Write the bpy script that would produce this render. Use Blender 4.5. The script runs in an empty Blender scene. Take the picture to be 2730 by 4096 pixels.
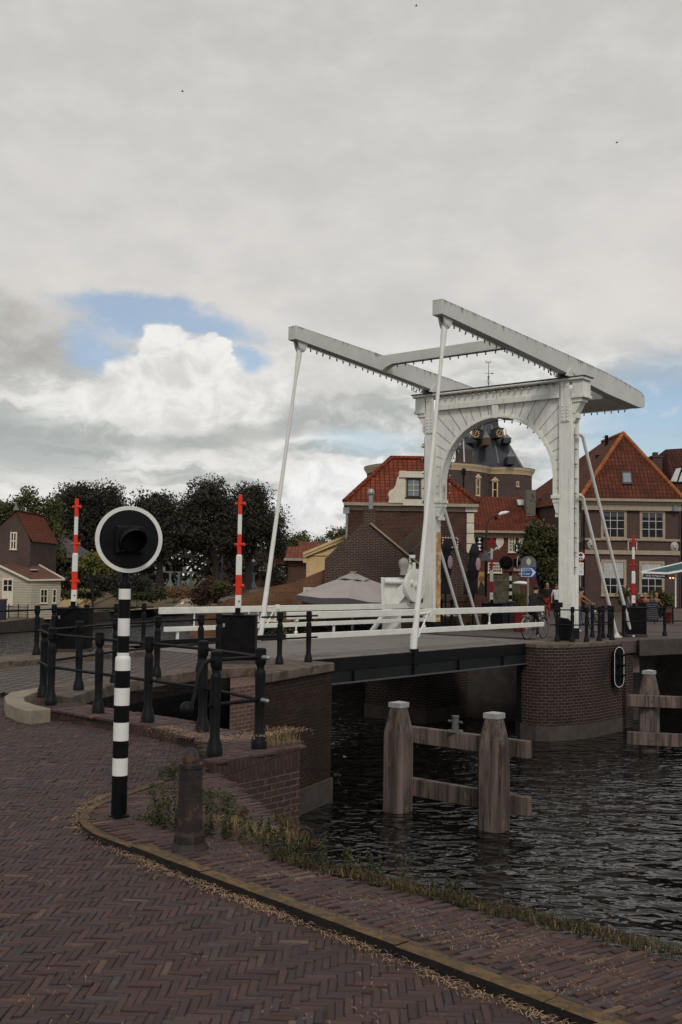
import bpy, bmesh, math, random
from mathutils import Vector, Matrix
from mathutils.geometry import tessellate_polygon
random.seed(11)
R = math.radians
SC = bpy.context.scene
COL = SC.collection
# ------------------------------------------------------------------ camera
F, CX, CY, H = 4295.0, 1365.0, 2048.0, 2.05
PT, RO = math.atan(256 / 4295.0), 0.0149
_f = Vector((0, math.cos(PT), math.sin(PT))); _u0 = Vector((0, -math.sin(PT), math.cos(PT))); _r0 = Vector((1, 0, 0))
_r = _r0 * math.cos(RO) + _u0 * math.sin(RO); _u = _u0 * math.cos(RO) - _r0 * math.sin(RO)
CAM = Vector((0, 0, H))
def ray(x, y): return _r * ((x - CX) / F) - _u * ((y - CY) / F) + _f
def at(x, y, z):
    d = ray(x, y); return CAM + d * ((z - H) / d.z)
def ay(x, y, Y):
    d = ray(x, y); return CAM + d * (Y / d.y)
TH = R(39.5)
U = Vector((math.sin(TH), math.cos(TH), 0)); V = Vector((math.cos(TH), -math.sin(TH), 0)); Z = Vector((0, 0, 1)); X = Vector((1, 0, 0)); Yv = Vector((0, 1, 0))
O = Vector((7.60493, 35.39637, 0))
def br(u, v, z): return O + U * u + V * v + Z * z
def pv(x, y, v):
    d = ray(x, y); return CAM + d * ((O + V * v - CAM).dot(V) / d.dot(V))
cd = bpy.data.cameras.new('camera'); cam = bpy.data.objects.new('camera', cd); COL.objects.link(cam)
cam.matrix_world = Matrix(((_r.x, _u.x, -_f.x, 0), (_r.y, _u.y, -_f.y, 0), (_r.z, _u.z, -_f.z, H), (0, 0, 0, 1)))
cd.sensor_fit = 'VERTICAL'; cd.sensor_height = 36; cd.sensor_width = 24; cd.lens = F / 4096 * 36; cd.clip_end = 3000; cd.clip_start = .05
SC.camera = cam
# ------------------------------------------------------------------ object helpers
ORG = {}
def tag(o, label=None, cat=None, group=None, kind=None):
    if label: o['label'] = label
    if cat: o['category'] = cat
    if group: o['group'] = group
    if kind: o['kind'] = kind
    return o
def thing(name, label, cat, loc=(0, 0, 0), group=None, rz=0):
    o = bpy.data.objects.new(name, None); COL.objects.link(o)
    o.location = loc; o.rotation_euler.z = rz; o.empty_display_size = .2
    ORG[o] = Vector(loc); return tag(o, label, cat, group)
def local(name, label, cat, group=None):
    o = thing(name, label, cat, (0, 0, 0), group); return o
def dup(root, loc, rz=0, label=None, group=None):
    def cp(o, par):
        c = o.copy(); COL.objects.link(c)
        if par is not None:
            c.parent = par
        for ch in list(o.children): cp(ch, c)
        return c
    r = cp(root, None); r.location = loc; r.rotation_euler.z = rz
    if label: r['label'] = label
    if group: r['group'] = group
    return r
class MB:
    def __init__(s): s.v = []; s.f = []; s.m = []; s.attr = []; s.k = 0; s.a = 0.0
    def add(s, vs, fs):
        b = len(s.v); s.v += [Vector(p) for p in vs]; s.attr += [s.a] * len(vs)
        for f in fs: s.f.append([i + b for i in f]); s.m.append(s.k)
        return s
    def quad(s, *p): return s.add(p, [list(range(len(p)))])
    def obox(s, c, ax, ay_, az, sx, sy, sz):
        c = Vector(c); p = []
        for k in (-1, 1):
            for j in (-1, 1):
                for i in (-1, 1): p.append(c + ax * (i * sx / 2) + ay_ * (j * sy / 2) + az * (k * sz / 2))
        return s.add(p, [(0, 2, 3, 1), (4, 5, 7, 6), (0, 1, 5, 4), (2, 6, 7, 3), (0, 4, 6, 2), (1, 3, 7, 5)])
    def box(s, c, sx, sy, sz): return s.obox(c, X, Yv, Z, sx, sy, sz)
    def bx(s, x0, x1, y0, y1, z0, z1): return s.box(((x0 + x1) / 2, (y0 + y1) / 2, (z0 + z1) / 2), x1 - x0, y1 - y0, z1 - z0)
    def bar(s, a, b, w, h, up=Z):
        a = Vector(a); b = Vector(b); d = (b - a); l = d.length; d.normalize()
        sx = d.cross(up)
        if sx.length < 1e-4: sx = d.cross(X)
        sx.normalize(); sz = sx.cross(d)
        return s.obox((a + b) / 2, d, sx, sz, l, w, h)
    def tube(s, a, b, r0, r1=None, n=10, cap=True): return s.poly([a, b], [r0, r0 if r1 is None else r1], n, cap)
    def poly(s, pts, rs, n=10, cap=True, closed=False):
        pts = [Vector(p) for p in pts]
        if not isinstance(rs, (list, tuple)): rs = [rs] * len(pts)
        rings = []; prev = None; N = len(pts); vs = []
        for i, p in enumerate(pts):
            if closed: d = pts[(i + 1) % N] - pts[i - 1]
            else: d = pts[min(i + 1, N - 1)] - pts[max(i - 1, 0)]
            d.normalize()
            if prev is None:
                a = d.cross(Z)
                if a.length < 1e-3: a = d.cross(X)
            else: a = prev - d * prev.dot(d)
            a.normalize(); prev = a; b = d.cross(a)
            for k in range(n):
                t = 2 * math.pi * k / n; vs.append(p + a * (rs[i] * math.cos(t)) + b * (rs[i] * math.sin(t)))
        fs = []
        for i in range(N if closed else N - 1):
            j = (i + 1) % N
            for k in range(n):
                k2 = (k + 1) % n; fs.append((i * n + k, i * n + k2, j * n + k2, j * n + k))
        if cap and not closed: fs.append(list(range(n))[::-1]); fs.append([(N - 1) * n + k for k in range(n)])
        return s.add(vs, fs)
    def lathe(s, prof, c=(0, 0, 0), ax=Z, n=16, a0=0, sq=None):
        ax = Vector(ax); e1 = ax.cross(Yv if abs(ax.y) < .9 else X); e1.normalize(); e2 = ax.cross(e1); c = Vector(c); vs = []; fs = []
        for r_, z_ in prof:
            for k in range(n):
                t = 2 * math.pi * k / n + a0; vs.append(c + e1 * (r_ * math.cos(t)) + e2 * (r_ * math.sin(t)) + ax * z_)
        for i in range(len(prof) - 1):
            for k in range(n):
                k2 = (k + 1) % n; fs.append((i * n + k, i * n + k2, (i + 1) * n + k2, (i + 1) * n + k))
        fs.append(list(range(n))[::-1]); fs.append([(len(prof) - 1) * n + k for k in range(n)])
        return s.add(vs, fs)
    def ext(s, pts, d):                 # polygon (3d, planar) pushed along d
        pts = [Vector(p) for p in pts]; d = Vector(d); n = len(pts)
        tri = tessellate_polygon([pts]); q = pts + [p + d for p in pts]
        fs = [tuple(t) for t in tri] + [tuple(i + n for i in t[::-1]) for t in tri]
        fs += [(i, (i + 1) % n, (i + 1) % n + n, i + n) for i in range(n)]
        return s.add(q, fs)
    def slab(s, xy, z1, z0): return s.ext([(p[0], p[1], z1) for p in xy], (0, 0, z0 - z1))
    def ball(s, c, r, n=10, sc=(1, 1, 1)):
        c = Vector(c); vs = []; fs = []; m = max(4, n // 2 + 1)
        for i in range(m + 1):
            t = math.pi * i / m
            for k in range(n):
                p = 2 * math.pi * k / n; vs.append(c + Vector((r * sc[0] * math.sin(t) * math.cos(p), r * sc[1] * math.sin(t) * math.sin(p), r * sc[2] * math.cos(t))))
        for i in range(m):
            for k in range(n):
                k2 = (k + 1) % n; fs.append((i * n + k, i * n + k2, (i + 1) * n + k2, (i + 1) * n + k))
        return s.add(vs, fs)
    def build(s, name, mats, parent=None, loc=None, smooth=None, bevel=0, fix=True, uv=True):
        if not isinstance(mats, (list, tuple)): mats = [mats]
        off = ORG[parent] if parent is not None else Vector(loc if loc is not None else (0, 0, 0))
        me = bpy.data.meshes.new(name)
        me.from_pydata([p - off for p in s.v], [], s.f)
        for m in mats: me.materials.append(m)
        me.polygons.foreach_set('material_index', s.m)
        if fix:
            bm = bmesh.new(); bm.from_mesh(me); bmesh.ops.recalc_face_normals(bm, faces=bm.faces[:]); bm.to_mesh(me); bm.free()
        if uv:
            ul = me.uv_layers.new(name='UVMap'); d = [0.0] * (2 * len(me.loops))
            for p in me.polygons:
                n = p.normal
                if abs(n.z) > .97: sx, sy = X, Yv
                else:
                    sx = Z.cross(n); sx.normalize(); sy = n.cross(sx)
                for li in p.loop_indices:
                    co = me.vertices[me.loops[li].vertex_index].co + off
                    d[2 * li] = co.dot(sx); d[2 * li + 1] = co.dot(sy)
            ul.data.foreach_set('uv', d)
        if any(s.attr):
            at_ = me.attributes.new('dirt', 'FLOAT', 'POINT'); at_.data.foreach_set('value', s.attr)
        if smooth is not None:
            me.polygons.foreach_set('use_smooth', [True] * len(me.polygons))
            me.set_sharp_from_angle(angle=R(smooth))
        o = bpy.data.objects.new(name, me); COL.objects.link(o)
        if parent is not None: o.parent = parent
        else: o.location = off
        ORG[o] = off
        if bevel:
            b = o.modifiers.new('Bevel', 'BEVEL'); b.width = bevel; b.segments = 2; b.limit_method = 'ANGLE'; b.angle_limit = R(40)
        return o
# ------------------------------------------------------------------ materials
def newmat(name):
    m = bpy.data.materials.new(name); m.use_nodes = True; nt = m.node_tree
    return m, nt, nt.nodes['Principled BSDF']
def N(nt, t, **kw):
    n = nt.nodes.new(t)
    for k, v in kw.items(): setattr(n, k, v)
    return n
def inp(nt, node, key, val):
    if hasattr(val, 'is_output') or isinstance(val, bpy.types.NodeSocket): nt.links.new(val, node.inputs[key])
    else: node.inputs[key].default_value = val
def mix(nt, fac, a, b, mode='MIX'):
    n = N(nt, 'ShaderNodeMix', data_type='RGBA', blend_type=mode, clamp_factor=True)
    for k, v in ((0, fac), (6, a), (7, b)):
        if isinstance(v, bpy.types.NodeSocket): nt.links.new(v, n.inputs[k])
        else: n.inputs[k].default_value = v if k == 0 else (*v[:3], 1)
    return n.outputs[2]
def ma(nt, op, a, b=0, c=0, clamp=False):
    n = N(nt, 'ShaderNodeMath', operation=op, use_clamp=clamp)
    for i, v in enumerate((a, b, c)): inp(nt, n, i, v)
    return n.outputs[0]
def noise(nt, vec, scale, detail=5, rough=.6, dist=0):
    n = N(nt, 'ShaderNodeTexNoise'); n.inputs['Scale'].default_value = scale; n.inputs['Detail'].default_value = detail
    n.inputs['Roughness'].default_value = rough; n.inputs['Distortion'].default_value = dist
    if vec is not None: nt.links.new(vec, n.inputs['Vector'])
    return n.outputs['Fac']
def mp(nt, vec, sc=(1, 1, 1), loc=(0, 0, 0), rot=(0, 0, 0)):
    n = N(nt, 'ShaderNodeMapping'); nt.links.new(vec, n.inputs[0]); n.inputs['Scale'].default_value = sc; n.inputs['Location'].default_value = loc; n.inputs['Rotation'].default_value = rot
    return n.outputs[0]
def sstep(nt, v, a, b, lo=0, hi=1):
    n = N(nt, 'ShaderNodeMapRange', interpolation_type='SMOOTHSTEP'); inp(nt, n, 0, v); inp(nt, n, 1, a); inp(nt, n, 2, b); inp(nt, n, 3, lo); inp(nt, n, 4, hi); return n.outputs[0]
def bump(nt, bs, h, st=.3, d=.01):
    b = N(nt, 'ShaderNodeBump'); b.inputs['Strength'].default_value = st; b.inputs['Distance'].default_value = d; nt.links.new(h, b.inputs['Height']); nt.links.new(b.outputs[0], bs.inputs['Normal'])
def obj(nt): return N(nt, 'ShaderNodeTexCoord').outputs['Object']
def geo(nt): return N(nt, 'ShaderNodeNewGeometry').outputs['Position']
def mul(c, k): return tuple(min(1, x * k) for x in c[:3])
def M(name, col, rough=.6, var=.18, scale=6, bmp=.15, metal=0, spec=.3, spot=None, bd=.01, streak=None, coat=0):
    m, nt, bs = newmat(name); g = geo(nt)
    n1 = noise(nt, g, scale, 6, .65); n2 = noise(nt, g, scale * 7.3, 3, .7)
    c = mix(nt, sstep(nt, n1, .3, .7), mul(col, 1 - var), mul(col, 1 + var))
    c = mix(nt, ma(nt, 'MULTIPLY', n2, var), c, mul(col, .45))
    if spot:   # (colour, scale, threshold)
        n3 = noise(nt, g, spot[1], 6, .7); c = mix(nt, sstep(nt, n3, spot[2], spot[2] + .08), c, spot[0])
    if streak:  # vertical run marks: (colour, amount)
        n4 = noise(nt, mp(nt, g, (9, 9, .5)), 1, 5, .65); c = mix(nt, ma(nt, 'MULTIPLY', sstep(nt, n4, .5, .72), streak[1]), c, streak[0])
    nt.links.new(c, bs.inputs['Base Color']); bs.inputs['Metallic'].default_value = metal; bs.inputs['Specular IOR Level'].default_value = spec
    nt.links.new(ma(nt, 'ADD', ma(nt, 'MULTIPLY', n1, .25), rough - .12, clamp=True), bs.inputs['Roughness'])
    if bmp: bump(nt, bs, ma(nt, 'ADD', n1, n2), bmp, bd)
    return m
def brick(name, c1, c2, mort, bw=.215, bh=.064, ms=.009, stain=(.05, .04, .035), sa=.4, eff=0, rot=0):
    m, nt, bs = newmat(name); uv = N(nt, 'ShaderNodeUVMap').outputs[0]; g = geo(nt)
    if rot: uv = mp(nt, uv, rot=(0, 0, rot))
    b = N(nt, 'ShaderNodeTexBrick'); b.offset = .5; nt.links.new(uv, b.inputs['Vector'])
    b.inputs['Scale'].default_value = 1; b.inputs['Brick Width'].default_value = bw; b.inputs['Row Height'].default_value = bh; b.inputs['Mortar Size'].default_value = ms
    b.inputs['Color1'].default_value = (*c1, 1); b.inputs['Color2'].default_value = (*c2, 1); b.inputs['Mortar'].default_value = (*mort, 1); b.inputs['Bias'].default_value = -.1
    b.inputs['Mortar Smooth'].default_value = .3
    n1 = noise(nt, g, .8, 7, .65); n2 = noise(nt, g, 12, 4, .7)
    c = mix(nt, ma(nt, 'MULTIPLY', sstep(nt, n1, .42, .68), sa), b.outputs['Color'], stain)
    c = mix(nt, ma(nt, 'MULTIPLY', sstep(nt, n2, .38, .70), .5), c, mul(c1, .38)); c = mix(nt, ma(nt, 'MULTIPLY', sstep(nt, noise(nt, g, 7, 3, .6), .58, .75), .35), c, mul(c1, 1.9))
    if eff:
        n3 = noise(nt, mp(nt, g, (3, 3, 5)), 1.3, 7, .75); c = mix(nt, ma(nt, 'MULTIPLY', sstep(nt, n3, .60, .72), eff), c, (.26, .24, .215))
    nt.links.new(c, bs.inputs['Base Color']); bs.inputs['Roughness'].default_value = .9; bs.inputs['Specular IOR Level'].default_value = .2
    bump(nt, bs, ma(nt, 'ADD', ma(nt, 'MULTIPLY', b.outputs['Fac'], -1), ma(nt, 'MULTIPLY', n2, .6)), .5, .012)
    return m
def tiles(name, c1, c2, tw=.24, th=.27, moss=.25):
    m, nt, bs = newmat(name); uv = N(nt, 'ShaderNodeUVMap').outputs[0]; g = geo(nt)
    b = N(nt, 'ShaderNodeTexBrick'); b.offset = 0; nt.links.new(uv, b.inputs['Vector'])
    for k, v in (('Scale', 1), ('Brick Width', tw), ('Row Height', th), ('Mortar Size', .030), ('Mortar Smooth', .6), ('Bias', 0)): b.inputs[k].default_value = v
    b.inputs['Color1'].default_value = (*c1, 1); b.inputs['Color2'].default_value = (*c2, 1); b.inputs['Mortar'].default_value = (*mul(c2, .3), 1)
    n1 = noise(nt, g, .9, 6, .65); n2 = noise(nt, g, 5, 4, .7)
    c = mix(nt, ma(nt, 'MULTIPLY', sstep(nt, n1, .4, .7), moss + .35), b.outputs['Color'], mul(c2, .42))
    c = mix(nt, ma(nt, 'MULTIPLY', sstep(nt, n2, .58, .78), .4), c, mul(c1, 1.5))
    c = mix(nt, ma(nt, 'MULTIPLY', sstep(nt, noise(nt, g, 2.3, 7, .7), .58, .7), moss), c, (.05, .045, .03))
    nt.links.new(c, bs.inputs['Base Color']); bs.inputs['Roughness'].default_value = .85; bs.inputs['Specular IOR Level'].default_value = .25
    sx = N(nt, 'ShaderNodeSeparateXYZ'); nt.links.new(uv, sx.inputs[0])
    w = ma(nt, 'SINE', ma(nt, 'MULTIPLY', sx.outputs[0], 2 * math.pi / tw)); fr = ma(nt, 'FRACT', ma(nt, 'MULTIPLY', sx.outputs[1], 1 / th))
    bump(nt, bs, ma(nt, 'SUBTRACT', ma(nt, 'MULTIPLY', w, .35), ma(nt, 'MULTIPLY', fr, 1.1)), .9, .06)
    return m
def leafmat(name, a, b, rough=.7):
    m, nt, bs = newmat(name); g = geo(nt)
    rnd = N(nt, 'ShaderNodeNewGeometry').outputs['Random Per Island']
    c = mix(nt, rnd, a, b); c = mix(nt, ma(nt, 'MULTIPLY', sstep(nt, noise(nt, g, .55, 3), .4, .65), .6), c, mul(b, 1.35))
    nt.links.new(c, bs.inputs['Base Color']); bs.inputs['Roughness'].default_value = rough; bs.inputs['Specular IOR Level'].default_value = .25
    return m
def glass(name, col=(.012, .012, .014), rough=.06):
    return M(name, col, rough + .0, .3, 1.5, .02, 0, .16)

def timber():
    m, nt, bs = newmat('weathered_timber'); g = geo(nt)
    n1 = noise(nt, mp(nt, g, (14, 14, .7)), 1, 6, .7); n2 = noise(nt, mp(nt, g, (5, 5, .35), (3, 1, 0)), 1, 5, .65); n3 = noise(nt, g, 3, 6, .7)
    c = mix(nt, sstep(nt, n2, .34, .66), (.060, .045, .038), (.165, .130, .112)); c = mix(nt, ma(nt, 'MULTIPLY', sstep(nt, n1, .5, .68), .85), c, (.014, .011, .010))
    c = mix(nt, ma(nt, 'MULTIPLY', sstep(nt, n3, .58, .74), .5), c, (.27, .225, .18))
    nt.links.new(c, bs.inputs['Base Color']); bs.inputs['Roughness'].default_value = .85; bs.inputs['Specular IOR Level'].default_value = .2; bump(nt, bs, n1, .8, .03); return m
WHITE = M('white_paint', (.74, .74, .69), .45, .07, 2.5, .05, spot=((.34, .34, .32), 7, .66), streak=((.36, .36, .33), .55))
WHITEC = M('clean_white_paint', (.68, .68, .65), .4, .05, 3, .04, spot=((.36, .35, .32), 14, .7))
# beam paint: dark run marks hanging from the top edge
def beampaint():
    m, nt, bs = newmat('weathered_beam_paint'); g = geo(nt)
    a = N(nt, 'ShaderNodeAttribute', attribute_name='dirt').outputs['Fac']
    s1 = noise(nt, mp(nt, g, (6.5, 6.5, .8)), 1, 6, .72); s2 = noise(nt, mp(nt, g, (1.2, 1.2, 1.0)), 1, 5, .6); s3 = noise(nt, g, 16, 4, .7)
    drip = sstep(nt, ma(nt, 'ADD', s1, ma(nt, 'MULTIPLY', a, .36)), .80, .94)
    drip = ma(nt, 'MULTIPLY', drip, sstep(nt, s2, .3, .6))
    edge = ma(nt, 'MULTIPLY', sstep(nt, a, .9, 1.0), sstep(nt, s3, .35, .6))
    c = mix(nt, sstep(nt, s2, .35, .65), (.50, .515, .48), (.56, .57, .535))
    c = mix(nt, ma(nt, 'MULTIPLY', sstep(nt, s3, .55, .75), .35), c, (.26, .26, .23))
    c = mix(nt, ma(nt, 'MULTIPLY', drip, .82), c, (.075, .07, .058)); c = mix(nt, ma(nt, 'MULTIPLY', edge, .8), c, (.03, .027, .022))
    nt.links.new(c, bs.inputs['Base Color']); bs.inputs['Roughness'].default_value = .5; bump(nt, bs, s3, .06, .01); return m
BEAM = beampaint()
RUSTW = M('rust_run_paint', (.50, .27, .10), .6, .35, 3, .1, spot=((.62, .52, .40), 5, .52))
IRON = M('dark_iron', (.0062, .0060, .0078), .55, .3, 9, .25, .0, .15, spot=((.014, .011, .010), 16, .62))
BLACK = M('black_paint', (.0055, .005, .0055), .5, .3, 5, .05, 0, .10)
BLACKG = M('black_gloss', (.005, .005, .007), .4, .2, 4, .02, 0, .16)
SIGW = M('signal_white', (.66, .66, .63), .5, .06, 6, .03, spot=((.4, .39, .36), 22, .7))
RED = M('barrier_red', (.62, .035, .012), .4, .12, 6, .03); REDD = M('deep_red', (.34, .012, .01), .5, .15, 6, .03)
CONC = M('concrete', (.118, .092, .072), .9, .35, 3, .6, spot=((.055, .043, .035), 4, .52), streak=((.06, .05, .042), .4)); CONCD = M('dark_concrete', (.062, .050, .043), .9, .3, 2.5, .35, spot=((.06, .05, .045), 3, .55), streak=((.05, .042, .036), .6))
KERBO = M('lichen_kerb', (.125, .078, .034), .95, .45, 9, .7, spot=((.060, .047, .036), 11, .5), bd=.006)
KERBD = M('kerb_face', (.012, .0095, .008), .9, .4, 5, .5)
CAST = M('cast_iron_bollard', (.026, .019, .018), .6, .35, 6, .5, .0, .25, spot=((.075, .040, .028), 6, .56), streak=((.010, .008, .008), .6))
WOOD = timber()
CAPM = M('zinc_cap', (.36, .37, .37), .5, .12, 6, .1, .3)
ASPH = M('asphalt', (.165, .148, .134), .9, .16, 30, .25, spot=((.09, .08, .075), 1.2, .55), bd=.004)
STEELD = M('dark_steel', (.0065, .0065, .0075), .55, .25, 3, .1, 0, .12); STEELB = M('girder_web', (.012, .014, .016), .55, .25, 2, .1, 0, .15)
SOIL = M('soil', (.045, .035, .025), .95, .4, 6, .6, bd=.03); JOINT = M('joint_sand', (.055, .043, .033), .95, .5, 14, .6, spot=((.11, .085, .05), 5, .6))
BRICKH = brick('house_brick', (.085, .030, .022), (.055, .021, .017), (.16, .125, .10), sa=.5, stain=(.03, .018, .015))
BRICKG = brick('gable_brick', (.055, .030, .026), (.042, .024, .021), (.20, .155, .125), bw=.24, bh=.072, ms=.012, sa=.3)
BRICKT = brick('tumbling_brick', (.055, .030, .026), (.042, .024, .021), (.20, .155, .125), bw=.24, bh=.072, ms=.012, sa=.3, rot=R(45)); BRICKT2 = brick('tumbling_brick_mirrored', (.055, .030, .026), (.042, .024, .021), (.20, .155, .125), bw=.24, bh=.072, ms=.012, sa=.3, rot=R(-45))
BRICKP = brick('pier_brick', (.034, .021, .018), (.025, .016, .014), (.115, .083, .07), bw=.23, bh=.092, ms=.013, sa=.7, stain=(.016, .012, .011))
BRICKA = brick('abutment_brick', (.125, .070, .057), (.092, .052, .044), (.19, .145, .12), bw=.22, bh=.074, ms=.012, sa=.5, stain=(.045, .03, .026), eff=.3)
BRICKW = brick('quay_brick', (.055, .033, .027), (.036, .022, .018), (.11, .088, .075), bw=.22, bh=.07, sa=.5, eff=.6)
ROLLOCK = brick('rollock_brick', (.070, .042, .034), (.046, .029, .024), (.024, .018, .015), bw=.064, bh=.22, ms=.007, sa=.4, rot=R(-6))
BRICKR = brick('right_house_brick', (.095, .055, .048), (.075, .043, .038), (.125, .097, .085), sa=.3)
BRICKS = brick('red_house_brick', (.145, .042, .031), (.11, .034, .027), (.10, .06, .05), sa=.3)
BRICKTW = brick('tower_brick', (.095, .063, .056), (.078, .051, .046), (.11, .082, .073), sa=.5)
BRICKB = brick('bastion_brick', (.20, .095, .05), (.14, .066, .04), (.20, .14, .09), bw=.35, bh=.11, sa=.6, stain=(.05, .035, .022))
PAVER = brick('road_pavers', (.135, .11, .10), (.10, .083, .077), (.030, .024, .021), bw=.26, bh=.26, ms=.034, sa=.3, rot=R(32)); BLOCKS = brick('plaza_pavers', (.12, .095, .088), (.10, .08, .072), (.06, .048, .042), bw=.2, bh=.1, sa=.2)
STREETF = brick('street_brick_far', (.10, .07, .06), (.075, .05, .045), (.05, .04, .033), bw=.2, bh=.07, ms=.008, sa=.3)
TILE = tiles('orange_pantiles', (.23, .047, .018), (.135, .030, .013), th=.30); TILE2 = tiles('brown_red_pantiles', (.130, .034, .016), (.082, .023, .012), th=.33, moss=.35); TILE3 = tiles('old_red_pantiles', (.165, .034, .016), (.10, .024, .012), th=.32, moss=.35)
TILED = tiles('dark_red_pantiles', (.085, .026, .014), (.055, .018, .011), moss=.4)
SLATE = M('slate', (.048, .050, .060), .6, .25, 3, .3, streak=((.02, .02, .024), .5)); SLATEL = M('lead_flashing', (.14, .145, .15), .6, .2, 4, .1)
CREAM = M('cream_stone', (.60, .47, .29), .75, .12, 3, .1); CREAMW = M('cream_trim', (.62, .57, .46), .6, .1, 3, .08); SANDST = M('grey_sandstone_trim', (.34, .28, .205), .8, .12, 4, .1)
YELLOW = M('ochre_plaster', (.60, .44, .225), .8, .1, 1.5, .05); BOARDS = M('cream_weatherboards', (.43, .39, .31), .7, .08, 2, .05)
GLASS = glass('window_glass'); GLASSB = M('blind_glass', (.42, .42, .42), .25, .08, 2, .0); GLASSG = M('sky_glass', (.20, .23, .25), .12, .2, 2, 0)
DGREEN = M('dark_green_paint', (.02, .022, .02), .45, .2, 4, .03)
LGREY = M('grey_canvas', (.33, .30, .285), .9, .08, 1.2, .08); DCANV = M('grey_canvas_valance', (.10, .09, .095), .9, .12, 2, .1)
DARKC = M('black_canvas', (.014, .012, .014), .85, .25, 4, .3); PINK = M('pink_print', (.42, .28, .31), .8, .1, 4, 0)
BLUE = M('sign_blue', (.0, .085, .36), .4, .06, 4, 0); SIGNG = M('sign_back_grey', (.16, .155, .165), .5, .12, 5, .02, .2); SIGNB = M('sign_back_blue_grey', (.20, .215, .23), .5, .15, 5, .02, .2)
PALEG = M('pale_sticker', (.55, .60, .50), .6, .1, 9, 0); LETTER = M('white_lettering', (.75, .75, .74), .5, .04, 3, 0)
BIND = M('bin_plastic', (.022, .021, .033), .5, .2, 4, .03); METALG = M('zinc_pipe', (.30, .31, .32), .4, .2, 5, .1, .4); TEALP = M('lock_teal', (.20, .25, .245), .6, .15, 2, .05); MASTO = M('wooden_mast', (.40, .25, .12), .6, .15, 3, .1)
WOODB = M('brown_boards', (.10, .055, .036), .8, .25, 3, .2); TERRA = M('orange_lid', (.22, .07, .035), .6, .2, 5, .05)
BARK = M('bark', (.025, .02, .017), .95, .3, 5, .5, bd=.03)
LEAF_D = leafmat('dark_elm_leaves', (.020, .018, .012), (.044, .039, .027)); LEAF_O = leafmat('olive_leaves', (.036, .038, .014), (.075, .075, .026)); LEAF_Y = leafmat('yellow_green_leaves', (.075, .075, .018), (.15, .14, .035)); LEAF_R = leafmat('copper_leaves', (.026, .014, .011), (.055, .028, .018))
LEAF_W = leafmat('weed_leaves', (.022, .024, .011), (.060, .058, .028)); STRAW = leafmat('straw', (.22, .14, .085), (.40, .27, .165)); GRASSD = leafmat('dry_grass', (.10, .075, .035), (.22, .16, .08)); LAVEND = leafmat('dry_hedge_top', (.10, .058, .03), (.17, .10, .055)); YUCCA = leafmat('yucca_leaves', (.06, .062, .02), (.15, .14, .05))
LAWN = M('dry_lawn', (.105, .080, .042), .95, .3, 1.2, .3, spot=((.05, .052, .024), .6, .55)); PATH = M('sand_path', (.27, .215, .15), .95, .15, 2, .2); BANKM = M('bank_earth', (.13, .095, .062), .95, .25, 1, .3)
WATERB = None
# ------------------------------------------------------------------ sky and light
W = bpy.data.worlds.new('World'); SC.world = W; W.use_nodes = True; nt = W.node_tree; nt.nodes.clear()
SUN_EL, SUN_AZ = R(44), R(171)          # azimuth clockwise from +Y
sky = N(nt, 'ShaderNodeTexSky', sky_type='NISHITA', sun_disc=False, sun_elevation=SUN_EL, sun_rotation=SUN_AZ)
sky.air_density = 1.0; sky.dust_density = 1.6; sky.ozone_density = 1.0
dv = N(nt, 'ShaderNodeTexCoord').outputs['Generated']
sep = N(nt, 'ShaderNodeSeparateXYZ'); nt.links.new(dv, sep.inputs[0])
hyp = ma(nt, 'SQRT', ma(nt, 'ADD', ma(nt, 'MULTIPLY', sep.outputs[0], sep.outputs[0]), ma(nt, 'MULTIPLY', sep.outputs[1], sep.outputs[1])))
az = ma(nt, 'ARCTAN2', sep.outputs[0], sep.outputs[1]); el = ma(nt, 'ARCTAN2', sep.outputs[2], hyp)
cmb = N(nt, 'ShaderNodeCombineXYZ'); nt.links.new(az, cmb.inputs[0]); nt.links.new(el, cmb.inputs[1]); P0 = cmb.outputs[0]
def vnoise(sc, amp, det=5, ro=.6, loc=(0, 0, 0)):
    n = N(nt, 'ShaderNodeTexNoise'); n.inputs['Scale'].default_value = 1; n.inputs['Detail'].default_value = det; n.inputs['Roughness'].default_value = ro
    nt.links.new(mp(nt, P0, (sc, sc * 1.5, 1), loc), n.inputs['Vector'])
    a = N(nt, 'ShaderNodeVectorMath', operation='SUBTRACT'); nt.links.new(n.outputs['Color'], a.inputs[0]); a.inputs[1].default_value = (.5, .5, .5)
    b = N(nt, 'ShaderNodeVectorMath', operation='SCALE'); nt.links.new(a.outputs[0], b.inputs[0]); b.inputs['Scale'].default_value = amp
    c = N(nt, 'ShaderNodeVectorMath', operation='ADD'); nt.links.new(P0, c.inputs[0]); nt.links.new(b.outputs[0], c.inputs[1]); return c.outputs[0]
PW = vnoise(14, .055, 7, .62); PS = vnoise(7, .07, 4, .5, (3, 1, 0)); PB = vnoise(26, .040, 6, .6, (5, 2, 0))
def blob(vec, px, py, rx, ry, a=1.15, b=.75, rot=0):
    d = ray(px, py); a0 = math.atan2(d.x, d.y); e0 = math.atan2(d.z, math.hypot(d.x, d.y))
    s = N(nt, 'ShaderNodeVectorMath', operation='SUBTRACT'); nt.links.new(vec, s.inputs[0]); s.inputs[1].default_value = (a0, e0, 0)
    v = s.outputs[0]
    if rot: v = mp(nt, v, rot=(0, 0, rot))
    dvv = N(nt, 'ShaderNodeVectorMath', operation='DIVIDE'); nt.links.new(v, dvv.inputs[0]); dvv.inputs[1].default_value = (rx / F, ry / F, 1)
    l = N(nt, 'ShaderNodeVectorMath', operation='LENGTH'); nt.links.new(dvv.outputs[0], l.inputs[0])
    return sstep(nt, l.outputs['Value'], a, b)
def mx(*v):
    r = v[0]
    for k in v[1:]: r = ma(nt, 'MAXIMUM', r, k)
    return r
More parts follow.
